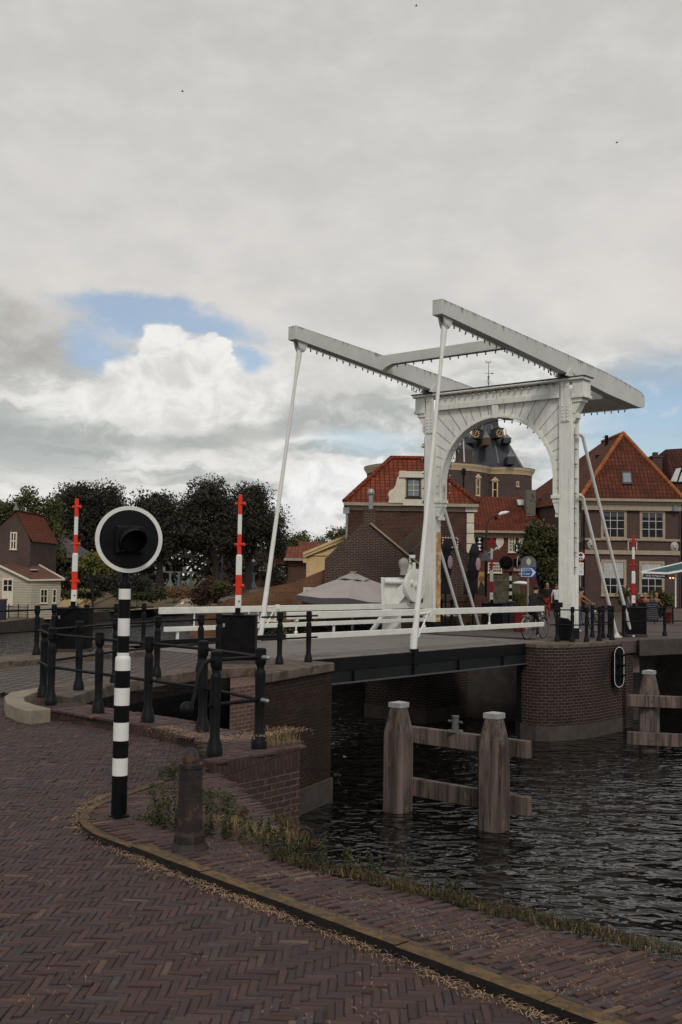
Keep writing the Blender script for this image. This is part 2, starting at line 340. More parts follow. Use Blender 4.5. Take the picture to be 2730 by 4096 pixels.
big = noise(nt, mp(nt, P0, (5, 11, 1), (1.3, .4, 0)), 1, 6, .55); fine_ = noise(nt, mp(nt, P0, (13, 26, 1), (.2, .7, 0)), 1, 7, .6); puff = noise(nt, mp(nt, P0, (24, 30, 1)), 1, 6, .58, .3)
# high stratus sheet, brighter low, mottled
base = mix(nt, sstep(nt, el, .16, .56), (.73, .705, .675), (.575, .56, .54))
base = mix(nt, ma(nt, 'MULTIPLY', sstep(nt, big, .36, .70), .42), base, (.53, .52, .50)); base = mix(nt, ma(nt, 'MULTIPLY', sstep(nt, fine_, .40, .75), .30), base, (.80, .775, .745)); base = mix(nt, ma(nt, 'MULTIPLY', sstep(nt, noise(nt, mp(nt, PW, (9, 15, 1), (4, 2, 0)), 1, 5, .55), .42, .66), .26), base, (.50, .49, .475))
# lower cloud decks: soft grey bands with pale tops
low = sstep(nt, el, .24, .17)
bandn = noise(nt, mp(nt, PW, (5, 34, 1), (0, .33, 0)), 1, 6, .55)
deck = mix(nt, sstep(nt, bandn, .36, .62), (.43, .455, .44), (.80, .785, .755)); deck = mix(nt, ma(nt, 'MULTIPLY', sstep(nt, puff, .45, .68), .6), deck, (.88, .87, .845))
c = mix(nt, low, base, deck)
c = mix(nt, ma(nt, 'MULTIPLY', blob(PB, 20, 1340, 400, 190, 1.25, .35), .8), c, mix(nt, sstep(nt, puff, .35, .65), (.40, .385, .36), (.53, .515, .49)))      # dark heap at left
c = mix(nt, ma(nt, 'MULTIPLY', blob(PS, 60, 1770, 420, 130, 1.3, .3), .8), c, (.39, .42, .415))
c = mix(nt, ma(nt, 'MULTIPLY', blob(PS, 900, 1745, 560, 42, 1.5, .3), .75), c, (.44, .455, .435))
c = mix(nt, ma(nt, 'MULTIPLY', blob(PS, 1350, 1560, 320, 120, 1.3, .3), .45), c, (.50, .50, .48))
cum = mx(blob(PB, 720, 1560, 330, 190, 1.05, .8), blob(PB, 660, 1400, 120, 105, 1.05, .8), blob(PB, 860, 1420, 95, 75, 1.05, .8), blob(PB, 480, 1610, 200, 110, 1.05, .6), blob(PB, 1020, 1590, 190, 120, 1.1, .5))
cum2 = mx(blob(PB, 1330, 1960, 210, 120, 1.05, .7), blob(PB, 1480, 1880, 120, 70, 1.05, .6), blob(PB, 1180, 2050, 200, 90, 1.1, .5))
cumc = mix(nt, sstep(nt, puff, .34, .6), (.68, .665, .64), (.88, .87, .85)); cumc = mix(nt, sstep(nt, el, .145, .115), cumc, (.60, .60, .58))
c = mix(nt, ma(nt, 'MULTIPLY', cum, .95), c, cumc); c = mix(nt, ma(nt, 'MULTIPLY', cum2, .9), c, mix(nt, sstep(nt, puff, .34, .6), (.68, .69, .69), (.93, .93, .92)))
c = mix(nt, sstep(nt, el, .045, -.005), c, (.72, .715, .69)); c = mix(nt, sstep(nt, el, -.006, -.02), c, (.035, .03, .026))
# openings of blue
gap = mx(blob(PW, 640, 1285, 420, 100, 1.15, .55, R(4)), blob(PW, 410, 1390, 190, 110, 1.2, .5), blob(PW, 950, 1430, 130, 70, 1.2, .45))
gap = ma(nt, 'MULTIPLY', gap, ma(nt, 'SUBTRACT', 1, mx(cum, ma(nt, 'MULTIPLY', blob(PW, 660, 1365, 300, 45, 1.3, .3), .75))))
gap2 = mx(ma(nt, 'MULTIPLY', blob(PS, 2760, 1780, 640, 360, 1.15, .35), .93), ma(nt, 'MULTIPLY', blob(PS, 1480, 1810, 260, 70, 1.3, .3), .55))
gap2 = ma(nt, 'MULTIPLY', gap2, ma(nt, 'SUBTRACT', 1, ma(nt, 'MULTIPLY', ma(nt, 'MULTIPLY', sstep(nt, puff, .52, .72), .42), 1)))
gap2 = ma(nt, 'MULTIPLY', gap2, ma(nt, 'SUBTRACT', 1, ma(nt, 'MULTIPLY', cum2, .95)))
gap3 = ma(nt, 'MULTIPLY', sstep(nt, noise(nt, mp(nt, P0, (2.2, 4, 1), (7, 3, 0)), 1, 5, .6), .6, .7), sstep(nt, ma(nt, 'ABSOLUTE', az), .5, .8))
hole = mx(ma(nt, 'MULTIPLY', gap, .78), gap2, gap3); hole = ma(nt, 'MULTIPLY', hole, sstep(nt, el, -.005, .02))
b1 = N(nt, 'ShaderNodeBackground'); b2 = N(nt, 'ShaderNodeBackground'); ms = N(nt, 'ShaderNodeMixShader'); wo = N(nt, 'ShaderNodeOutputWorld')
nt.links.new(sky.outputs[0], b1.inputs[0]); b1.inputs[1].default_value = .115; nt.links.new(c, b2.inputs[0]); b2.inputs[1].default_value = 1.0
nt.links.new(hole, ms.inputs[0]); nt.links.new(b2.outputs[0], ms.inputs[1]); nt.links.new(b1.outputs[0], ms.inputs[2]); nt.links.new(ms.outputs[0], wo.inputs[0])
sl = bpy.data.lights.new('sun', 'SUN'); sl.energy = 1.5; sl.angle = R(14); sl.color = (1, .95, .88)
so = bpy.data.objects.new('sun', sl); COL.objects.link(so); so.location = (20, -20, 60)
sd = Vector((math.sin(SUN_AZ) * math.cos(SUN_EL), math.cos(SUN_AZ) * math.cos(SUN_EL), math.sin(SUN_EL)))
so.rotation_euler = sd.to_track_quat('Z', 'Y').to_euler()
SC.view_settings.view_transform = 'Standard'; SC.view_settings.look = 'None'; SC.view_settings.exposure = 0; SC.view_settings.gamma = 1
SC.cycles.max_bounces = 6; SC.cycles.use_denoising = True
# ------------------------------------------------------------------ setting: land, water, paving
WZ = -2.8
def watermat():
    m, nt, bs = newmat('canal_water'); g = geo(nt)
    bs.inputs['Base Color'].default_value = (.003, .0032, .0032, 1); bs.inputs['Roughness'].default_value = .015; bs.inputs['IOR'].default_value = 1.38; bs.inputs['Specular IOR Level'].default_value = .5
    g2 = mp(nt, g, (1, 1.35, 1), rot=(0, 0, R(14)))
    h = ma(nt, 'ADD', ma(nt, 'MULTIPLY', noise(nt, g2, .8, 1, .5, .3), .7), ma(nt, 'MULTIPLY', noise(nt, g2, 2.1, 1, .4, .8), .62))
    h = ma(nt, 'ADD', h, ma(nt, 'MULTIPLY', noise(nt, g2, 5.5, 1, .4, .5), .08))
    bump(nt, bs, h, 1.0, .20); return m
WATERM = watermat()
w = MB(); w.quad((-300, -60, WZ), (120, -60, WZ), (120, 260, WZ), (-300, 260, WZ)); tag(w.build('water', WATERM), kind='structure')
g = MB(); g.quad((-1200, 170, -2.6), (1200, 170, -2.6), (1200, 1500, -2.6), (-1200, 1500, -2.6)); tag(g.build('distant_ground', LAWN), kind='structure')
def P(px, py, z): return at(px, py, z)
def xy(v): return (v.x, v.y)
KU = -27.45                                   # kerb line (u)
# key plan points
apex_in = P(285, 2800, .14); K = P(1020, 2668, .17); Bp = P(1050, 2695, .17)
A = br(-14.1, 1.58, 0); wall_c = P(856, 3047, .14); wall_r = P(1203, 2984, .14)
arm_pit = [P(285, 2784, .19), P(375, 2753, .19), P(480, 2727, .19), P(687, 2693, .19), P(830, 2676, .19), P(1000, 2664, .19)]
arm_road = [P(120, 2762, .19), P(223, 2735, .19), P(375, 2708, .19), P(607, 2684, .19), P(780, 2662, .19), P(960, 2645, .19)]
wall_in = [P(1185, 2958, .14), P(1085, 2962, .14), P(830, 2898, .14), P(404, 2823, .14), P(300, 2803, .14)]
wall_out = [P(111, 2822, .14), P(393, 2866, .14), P(600, 2904, .14), P(790, 2946, .14), P(848, 3040, .14), wall_c, wall_r]
farf = [P(-900, 2730, .19), P(0, 2648, .19), P(150, 2636, .19), P(460, 2614, .19), P(600, 2602, .19), br(-14.2, -6.35, 0)]
farb = [P(-900, 2700, .19), P(0, 2623, .19), P(146, 2608, .19), P(460, 2589, .19), P(600, 2578, .19), br(-14.2, -6.75, 0)]
abL = Bp - Vector((math.sin(R(31)), math.cos(R(31)), 0)) * 1.0
land = [br(-26.42, 60, 0), br(-26.40, 11.5, 0), P(1200, 3370, .05), P(690, 3110, .05), wall_c + (wall_in[2] - wall_c) * .05, wall_r + (wall_in[0] - wall_r) * .3] + wall_in + arm_pit + [K, Bp, A, br(-14.1, -6.75, 0)] + farb[-2::-1] + [Vector((-60, 20, 0)), Vector((-60, -40, 0)), br(-60, 60, 0)]
gm = MB(); gm.k = 0; pts = [Vector((p.x, p.y, -.009)) for p in land]
tri = tessellate_polygon([pts]); gm.add(pts, [tuple(t) for t in tri])
gm.k = 1; n_ = len(pts)
for i in range(n_):
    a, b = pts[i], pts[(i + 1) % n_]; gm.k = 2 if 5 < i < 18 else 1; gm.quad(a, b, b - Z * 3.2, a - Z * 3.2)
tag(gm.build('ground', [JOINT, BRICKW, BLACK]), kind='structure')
# herringbone clinkers laid one by one
PAL = [(.086, .050, .045), (.092, .050, .043), (.078, .046, .044), (.076, .048, .048), (.066, .043, .045), (.108, .067, .057), (.066, .050, .053), (.094, .056, .050), (.074, .068, .075), (.175, .125, .092)]
PALW = [6, 6, 6, 5, 4, 3.5, 3, 4, 2.6, .8]
def brickattr(name, rough=.75, tint=1.0):
    m, nt, bs = newmat(name); g = geo(nt)
    a = N(nt, 'ShaderNodeVertexColor', layer_name='Col').outputs['Color']
    n1 = noise(nt, g, 60, 4, .7); n2 = noise(nt, g, 1.1, 5, .6); n3 = noise(nt, g, 7, 6, .7)
    c = mix(nt, ma(nt, 'MULTIPLY', n1, .75), a, (.018, .014, .012)); c = mix(nt, ma(nt, 'MULTIPLY', sstep(nt, n2, .45, .7), .35), c, (.030, .022, .02))
    c = mix(nt, ma(nt, 'MULTIPLY', sstep(nt, n3, .58, .74), .45), c, (.15, .115, .08))
    nt.links.new(c, bs.inputs['Base Color']); bs.inputs['Roughness'].default_value = rough; bs.inputs['Specular IOR Level'].default_value = .35
    bump(nt, bs, ma(nt, 'ADD', n1, n3), .6, .004); return m
BRK = brickattr('clinker_brick')
def inside(p, poly):
    r = False; j = len(poly) - 1
    for i in range(len(poly)):
        if (poly[i][1] > p[1]) != (poly[j][1] > p[1]) and p[0] < (poly[j][0] - poly[i][0]) * (p[1] - poly[i][1]) / (poly[j][1] - poly[i][1]) + poly[i][0]: r = not r
        j = i
    return r
def lay(name, poly, z, rot, Wd=.0435, gap=.004, bond=False, mask=None, zfun=None, bright=1.0, extra=None):
    vs = []; fs = []; cols = []; n = 4; c, s = math.cos(rot), math.sin(rot)
    inv = [(c * p[0] + s * p[1], -s * p[0] + c * p[1]) for p in poly]
    x0, x1 = min(p[0] for p in inv), max(p[0] for p in inv); y0, y1 = min(p[1] for p in inv), max(p[1] for p in inv)
    def put(cx, cy, lx, ly, r2=0.0):
        wx, wy = c * cx - s * cy, s * cx + c * cy
        if mask and not mask(wx, wy): return
        hx, hy = lx / 2 - gap / 2, ly / 2 - gap / 2; be = .0045; dz = random.gauss(0, .0022); tx, ty = random.gauss(0, .02), random.gauss(0, .03)
        jx, jy, ja = random.gauss(0, .003), random.gauss(0, .003), random.gauss(0, .018) + r2
        ca, sa_ = math.cos(ja), math.sin(ja); b = len(vs); zz = zfun(wx, wy) if zfun else z
        q = []
        for (sx_, sy_, ins, h) in [(i, j, 0, -.03) for i, j in ((-1, -1), (1, -1), (1, 1), (-1, 1))] + [(i, j, 0, -be) for i, j in ((-1, -1), (1, -1), (1, 1), (-1, 1))] + [(i, j, be, 0) for i, j in ((-1, -1), (1, -1), (1, 1), (-1, 1))]:
            ax, by = sx_ * (hx - ins + random.uniform(-.0015, .0015)), sy_ * (hy - ins + random.uniform(-.0015, .0015))
            qx, qy = cx + jx + ca * ax - sa_ * by, cy + jy + sa_ * ax + ca * by
            vs.append((c * qx - s * qy, s * qx + c * qy, zz + h + (dz + tx * ax + ty * by if h > -.02 else 0)))
        fs.extend([(b + 8, b + 9, b + 10, b + 11)] + [(b + 4 + k, b + 4 + (k + 1) % 4, b + 8 + (k + 1) % 4, b + 8 + k) for k in range(4)] + [(b + k, b + (k + 1) % 4, b + 4 + (k + 1) % 4, b + 4 + k) for k in range(4)])
        col = random.choices(PAL, PALW)[0]; col = (col[0] * .82, col[1] * .72, col[2] * .69); k = random.uniform(.64, 1.24) * bright; cols.extend([(col[0] * k, col[1] * k, col[2] * k, 1)] * 12)
    for i in range(math.floor(x0 / Wd) - 3, math.ceil(x1 / Wd) + 1):
        for j in range(math.floor(y0 / Wd) - 3, math.ceil(y1 / Wd) + 1):
            if bond:
                if i % n: continue
                cx, cy = (i + (j % 2) * n / 2 + n / 2) * Wd, (j + .5) * Wd
                if inside((cx, cy), inv): put(cx, cy, n * Wd, Wd)
                continue
            t = (i - j) % (2 * n)
            if t == 0: cx, cy, lx, ly = (i + n / 2) * Wd, (j + .5) * Wd, n * Wd, Wd
            elif t == 2 * n - 1: cx, cy, lx, ly = (i + .5) * Wd, (j + n / 2) * Wd, Wd, n * Wd
            else: continue
            if inside((cx, cy), inv): put(cx, cy, lx, ly)
    if extra:
        for (wx, wy, lx, ly, r2) in extra: put(c * wx + s * wy, -s * wx + c * wy, lx, ly, r2 - rot)
    me = bpy.data.meshes.new(name); me.from_pydata(vs, [], fs)
    ca_ = me.color_attributes.new('Col', 'FLOAT_COLOR', 'POINT'); ca_.data.foreach_set('color', [x for q in cols for x in q])
    me.materials.append(BRK); o = bpy.data.objects.new(name, me); COL.objects.link(o); return o
KZ, SZ = .058, .052
KA, KB = P(523, 3384, KZ), P(2410, 4093, KZ); kd = (KB - KA).normalized(); kn = Vector((-kd.y, kd.x, 0))
def kp(s, o=0): return KA + kd * s + kn * o
cpx = [(470, 3364), (420, 3346), (373, 3326), (336, 3302), (318, 3275), (326, 3246), (358, 3217), (400, 3199), (457, 3180), (540, 3152), (640, 3116)]
kcurve = [P(x_, y_, KZ) for x_, y_ in cpx]
street = [xy(kp(17)), xy(KA)] + [xy(p) for p in kcurve] + [xy(wall_c - V * .02 - U * .02), xy(P(790, 2948, .14)), xy(P(600, 2906, .14)), xy(P(393, 2868, .14)), xy(P(110, 2850, .0)), xy(P(10, 2800, 0)), xy(P(-300, 2815, 0)), (-9.5, 12), (-6, 4), (-1, .8)]
def vis(wx, wy): return abs(wx) < wy * .36 + 1.4 and wy > 3.4
tag(lay('street_paving', street, 0.0, R(-1.5), mask=vis), kind='structure')
walk_poly = [xy(kp(17, .17)), xy(kp(.1, .17)), xy(P(470, 3335, SZ)), xy(P(400, 3300, SZ)), xy(P(372, 3272, SZ)), xy(P(385, 3235, SZ)), xy(P(470, 3198, SZ)), xy(P(690, 3125, SZ)), xy(P(856, 3090, SZ)), xy(P(1000, 3195, SZ)), xy(P(1200, 3362, SZ)), xy(br(-26.55, 11.4, 0)), xy(br(-26.5, 24, 0))]
border = []; s_0 = .1
while s_0 < 14:
    p = kp(s_0, .137); border.append((p.x, p.y, .17, .044, math.atan2(kd.y, kd.x))); s_0 += .176
sw = MB(); sw.slab([xy(kp(40, .02)), xy(kp(0, .02))] + [xy(p.lerp(Vector((-1.2, 8.6, p.z)), .04)) for p in kcurve] + walk_poly[8:11] + [xy(br(-26.5, 11.4, 0)), xy(br(-26.5, 60, 0))], SZ - .014, -.02); tag(sw.build('sidewalk_bed', JOINT), kind='structure')
tag(lay('sidewalk_paving', walk_poly, SZ, R(35), mask=vis, bright=1.2, extra=border, bond=True), kind='structure')
ko = MB()
def kstone(a, b, nrm, wd, zt):
    a = a.copy(); b = b.copy(); d = (b - a).normalized(); a += d * .003; b -= d * .003; a.z = b.z = zt
    n_ = 6; top = []
    for i in range(n_ + 1):
        p = a.lerp(b, i / n_); w1, w2 = random.uniform(-.004, .004), random.uniform(-.004, .004); top.append((p + nrm * w1, p + nrm * (wd + w2)))
    for (p0, p1), (q0, q1) in zip(top, top[1:]):
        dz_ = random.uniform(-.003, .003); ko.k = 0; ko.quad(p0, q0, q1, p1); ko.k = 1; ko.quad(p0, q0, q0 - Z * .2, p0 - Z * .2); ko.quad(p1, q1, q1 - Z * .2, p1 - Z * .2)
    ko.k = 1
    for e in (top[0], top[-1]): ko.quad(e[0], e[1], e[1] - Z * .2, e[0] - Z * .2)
s_ = 0.0
while s_ < 13:
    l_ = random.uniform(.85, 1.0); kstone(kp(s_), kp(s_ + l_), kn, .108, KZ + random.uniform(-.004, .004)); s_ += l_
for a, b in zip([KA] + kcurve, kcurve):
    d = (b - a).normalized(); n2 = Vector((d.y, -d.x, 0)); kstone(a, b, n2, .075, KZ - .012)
tag(ko.build('kerb', [KERBO, KERBD]), kind='structure')
# road approach + far kerb + kerb slab by the barrier
rd = MB(); rp = [xy(P(-900, 2742, .05)), xy(P(-400, 2840, 0)), xy(P(-30, 2800, 0)), xy(P(15, 2775, .04))] + [xy(p) for p in arm_road] + [xy(br(-13.9, .25, 0)), xy(br(-13.9, -6.35, 0))] + [xy(p) for p in farf[-2::-1]]
rd.slab(rp, .07, -.2); tag(rd.build('road_approach', PAVER), kind='structure')
fk = MB(); fk.slab([xy(p) for p in farf] + [xy(p) for p in farb[::-1]], .19, -.9); tag(fk.build('far_kerb', CONC, bevel=.02), kind='structure')
nk = MB(); rk = [P(120, 2846, .17), P(70, 2835, .17), P(26, 2815, .17), P(18, 2790, .17), P(45, 2770, .17), P(120, 2760, .17), P(215, 2742, .17), P(215, 2752, .17), P(140, 2772, .17), P(98, 2790, .17), P(100, 2808, .17), P(140, 2822, .17), P(205, 2838, .17)]
nk.slab([xy(p) for p in rk], .185, -.1); tag(nk.build('rounded_kerb', M('pale_kerb_stone', (.235, .20, .155), .9, .2, 3, .3, spot=((.18, .15, .12), 5, .58)), bevel=.015), kind='structure')
nk2 = MB(); nk2.slab([xy(p) for p in arm_road] + [xy(K)] + [xy(p) for p in arm_pit[::-1]], .17, -.24); tag(nk2.build('raised_kerb', CONC, bevel=.012), kind='structure')
# brick breast wall between street and quay
t = thing('quay_wall', 'low brown brick wall with whitish bloom under the ball-tipped near railing', 'wall', xy(wall_c) + (0,))
q = MB(); q.slab([xy(p) for p in wall_out] + [xy(p) for p in wall_in], -.086, -3.1); q.build('wall', BRICKW, t)
q = MB(); q.slab([xy(p) for p in wall_out] + [xy(p) for p in wall_in], .125, -.085); q.build('coping', ROLLOCK, t)
wdir = (P(600, 2904, .14) - P(111, 2822, .14)); wdir.z = 0; wdir.normalize(); wn = Vector((-wdir.y, wdir.x, 0)); ex = []; w0 = P(60, 2850, .14)
for r_ in range(-9, 9):
    for k_ in range(0, 150):
        p = w0 + wdir * (k_ * .056) + wn * (r_ * .182 + .09)
        if inside((p.x, p.y), [xy(p_) for p_ in wall_out] + [xy(p_) for p_ in wall_in]): ex.append((p.x, p.y, .05, .178, math.atan2(wdir.y, wdir.x)))
cb = lay('coping_bricks', [(0, 0), (.001, 0), (0, .001)], .138, 0, extra=ex, bright=1.35); cb.parent = t; cb.location = -Vector(t.location)
# near abutment of the bridge
t = thing('bridge_abutment', 'tall brown brick abutment with concrete cap carrying the near end of the bridge', 'abutment', xy(A) + (0,))
poly = [A, Bp, abL, K - U * .3 - V * .4, br(-15, -.4, 0), br(-14.1, -.4, 0)]
q = MB(); q.slab([xy(p) for p in poly], -.02, -2.3); q.build('wall', BRICKA, t)
dlt = .05; pc = [A + V * dlt + U * .03, Bp + V * dlt, K, br(-15.2, -.3, 0), br(-14.05, -.3, 0)]
q = MB(); q.slab([xy(p) for p in pc], .17, -.018); q.build('cap', CONC, t, bevel=.02)
q = MB(); q.slab([xy(p + V * .05 + U * .03) for p in poly], -2.302, -3.1); q.build('plinth', CONCD, t)
# far bridge land
far_land = [br(.5, 1.2, 0), br(.5, -.3, 0) , br(4.6, .9, 0), P(2580, 2560, .05) + Yv * 5, P(2740, 2555, .05) + Yv * 5, Vector((60, 43, 0)), Vector((80, 240, 0)), Vector((-8, 240, 0)), Vector((-12, 128, 0)), Vector((-9.5, 84, 0)), Vector((-3.5, 56, 0)), br(7, -7.2, 0), br(-.4, -7.2, 0)]
q = MB(); q.k = 0; p3 = [Vector((p.x, p.y, .04)) for p in far_land]; q.add(p3, [tuple(t_) for t_ in tessellate_polygon([p3])]); q.k = 1
for i in range(len(p3)):
    a, b = p3[i], p3[(i + 1) % len(p3)]; q.quad(a, b, b - Z * 3, a - Z * 3)
tag(q.build('bridge_road', [BLOCKS, CONCD]), kind='structure')
q = MB(); e1, e2, e3 = P(2548, 2562, .05), P(2740, 2555, .05), Vector((40, 37.2, 0)); q.slab([xy(br(.6, 1.25, 0)), xy(e1), xy(e2), xy(e3), xy(e3 + Yv * 6), xy(e1 + Yv * 6 + X * 1), xy(br(4.8, .6, 0)), xy(br(.6, -.5, 0))], .045, -.34); tag(q.build('quay_deck', BLOCKS), kind='structure'); q = MB(); q.slab([xy(e1), xy(e2), xy(e3), xy(e3 - Yv * .35), xy(e2 - Yv * .35), xy(e1 - Yv * .35)], .09, -.45); tag(q.build('quay_edge', CONCD, bevel=.02), kind='structure')
# terrain left: low bank rising to the lock dike
def gz(x, y): return -2.0 + max(0, min(1, (y - 128) / 34)) * 2.0
tm = MB(); shore = {84: -26.7, 106: -25, 128: -21.5}
xs = [-170, -120, -80, -60, -45, -36, -30, -27, -24, -21, -17, -13, -8, -2, 6]; ys = [76, 84, 95, 106, 117, 127, 130, 136, 142, 150, 158, 164, 180, 240]
def sh(y): return -26.7 + max(0, y - 84) * .077 if y < 106 else (-25 + (y - 106) * .16 if y < 128 else 1e9)
idx = {}
for y in ys:
    for x in xs: idx[(x, y)] = len(tm.v); tm.v.append(Vector((min(x, sh(y)), y if x < -27 or y > 84 else max(y, 84), gz(x, y)))); tm.attr.append(0)
for a in range(len(ys) - 1):
    for b in range(len(xs) - 1):
        f = [idx[(xs[b], ys[a])], idx[(xs[b + 1], ys[a])], idx[(xs[b + 1], ys[a + 1])], idx[(xs[b], ys[a + 1])]]
        vv = [tm.v[i] for i in f]
        if (vv[1] - vv[0]).length < 1e-3 and (vv[2] - vv[3]).length < 1e-3: continue
        tm.f.append(f); tm.m.append(0)
tag(tm.build('left_bank', LAWN, fix=True), kind='structure')
bw_ = MB(); bp = [Vector((-170, 76, 0)), Vector((-60, 80, 0)), Vector((-26.7, 84, 0)), Vector((-25, 106, 0)), Vector((-21.5, 127.9, 0)), Vector((-6, 129, 0))]
for a, b in zip(bp, bp[1:]):
    bw_.k = 0; bw_.bar(a + Z * -2.5, b + Z * -2.5, .3, 1.1); bw_.k = 1; d = (b - a).normalized(); nn = Vector((-d.y, d.x, 0)); bw_.bar(a + nn * 1.2 + Z * -1.965, b + nn * 1.2 + Z * -1.965, 2.2, .05)
tag(bw_.build('bank_edge', [CONCD, BANKM]), kind='structure')
q = MB()
pp = [ (-24.5, 112), (-22, 122), (-18.5, 129), (-19, 138), (-21, 148), (-22, 160)]
for (x0, y0), (x1, y1) in zip(pp, pp[1:]):
    q.quad((x0 - 1.3, y0, gz(0, y0) + .06), (x0 + 1.3, y0, gz(0, y0) + .06), (x1 + 1.3, y1, gz(0, y1) + .06), (x1 - 1.3, y1, gz(0, y1) + .06))
tag(q.build('garden_path', PATH), kind='structure')
# ------------------------------------------------------------------ the drawbridge
BR = thing('drawbridge', 'white drawbridge with arched portal, tilted balance beams and hanger rods over the canal', 'drawbridge', br(0, 0, 0))
def bbox(mb, u0, u1, v0, v1, z0, z1): return mb.obox(br((u0 + u1) / 2, (v0 + v1) / 2, (z0 + z1) / 2), U, V, Z, abs(u1 - u0), abs(v1 - v0), abs(z1 - z0))
VC = {'n': -.225, 'f': -5.695}
beam_st = [(-7.58, 9.40, 9.83), (-6, 9.29, 9.765), (-4.4, 9.185, 9.70), (-2.8, 9.075, 9.635), (-1.4, 8.975, 9.575), (0, 8.87, 9.515), (1.5, 8.735, 9.44), (2.9, 8.61, 9.36), (4.2, 8.545, 9.25), (5.4, 8.48, 9.13), (5.72, 8.49, 9.08), (5.92, 8.54, 8.98), (6.0, 8.62, 8.85)]
for k in 'nf':
    q = MB(); vc = VC[k]; rows = []
    for (u_, zb, zt) in beam_st:
        ring = []
        for fr in (0, .35, .7, 1):
            for dv_ in (.165, -.165): ring.append((br(u_, vc + dv_, zb + (zt - zb) * fr), fr))
        rows.append(ring)
    base = 0
    for ring in rows:
        for p, fr in ring: q.v.append(p); q.attr.append(.001 + fr * .999)
    n = 8
    for i in range(len(rows) - 1):
        a, b = i * n, (i + 1) * n
        for lv in range(3):
            q.f += [[a + 2 * lv, b + 2 * lv, b + 2 * lv + 2, a + 2 * lv + 2], [a + 2 * lv + 1, a + 2 * lv + 3, b + 2 * lv + 3, b + 2 * lv + 1]]
        q.f += [[a, a + 1, b + 1, b], [a + 6, b + 6, b + 7, a + 7]]
    for e in (0, (len(rows) - 1) * n):
        for lv in range(3): q.f.append([e + 2 * lv, e + 2 * lv + 1, e + 2 * lv + 3, e + 2 * lv + 2])
    q.m = [0] * len(q.f); bm_ = q.build('balance_beam', BEAM, BR, smooth=20, bevel=.012)
    q = MB()                                    # pivot bearing beside the beam on the cornice
    for s in (1, -1):
        q.ext([br(-.35, vc + s * .17, 8.78), br(.42, vc + s * .17, 8.78), br(.42, vc + s * .17, 8.98), br(.2, vc + s * .17, 9.12), br(-.0, vc + s * .17, 9.1)], V * (s * .06))
        q.lathe([(.10, 0), (.10, .03), (.03, .035)], br(.22, vc + s * .23, 8.95), V * s, 14)
    q.build('pivot_bearing', BEAM, BR, smooth=30)
    # hanger rod with fork plates
    top = br(-7.2, vc, 9.2); foot = br(-9.0, .10, .12) if k == 'n' else br(-8.5, -5.95, .12)
    q = MB()
    for s in (1, -1): q.ext([br(-7.42, vc + s * .05, 9.44), br(-6.92, vc + s * .05, 9.40), br(-7.02, vc + s * .05, 9.16), br(-7.12, vc + s * .05, 9.07), br(-7.26, vc + s * .05, 9.07), br(-7.34, vc + s * .05, 9.2)], V * (s * .05))
    q.lathe([(.07, -.13), (.07, .13)], br(-7.18, vc, 9.18), V, 12); q.build('rod_bracket', BEAM, BR, smooth=30)
    q = MB(); q.poly([top + Z * .02, top.lerp(foot, .04), top.lerp(foot, .12), top.lerp(foot, .75), foot], [.09, .085, .05, .068, .088], 12); q.ball(top, .09, 10)
    q.build('hanger_rod', WHITEC, BR, smooth=40)
    q = MB(); s = 1 if k == 'n' else -1; fv = foot - br(0, 0, 0); q.obox(foot - Z * .16 + V * (s * .03), U, V, Z, .20, .16, .42); q.build('rod_shoe', STEELD, BR, bevel=.02)
    # strut that steadies the hand rail against the rod
    hz = top.lerp(foot, .895); q = MB(); q.poly([hz, hz + U * .55 + Z * .02], .028, 8); q.poly([hz + U * .5, hz - Z * .62 + U * .06], .024, 8); q.obox(hz + U * .6, U, V, Z, .08, .1, .14); q.build('rail_strut', WHITE, BR, smooth=40)
q = MB(); bbox(q, -3.12, -2.86, VC['n'] - .165, VC['f'] + .165, 9.30, 9.64)
for s, vv in ((1, VC['f'] + .165), (-1, VC['n'] - .165)): q.ext([br(-3.125, vv, 9.12), br(-3.125, vv + s * .12, 9.20), br(-3.125, vv + s * .42, 9.31), br(-3.125, vv, 9.31)], U * .27)
q.build('cross_tie', BEAM, BR, bevel=.01)
q = MB(); bbox(q, 3.1, 5.75, VC['n'] - .165, VC['f'] + .165, 8.50, 9.02); q.build('counterweight', BEAM, BR, bevel=.02)
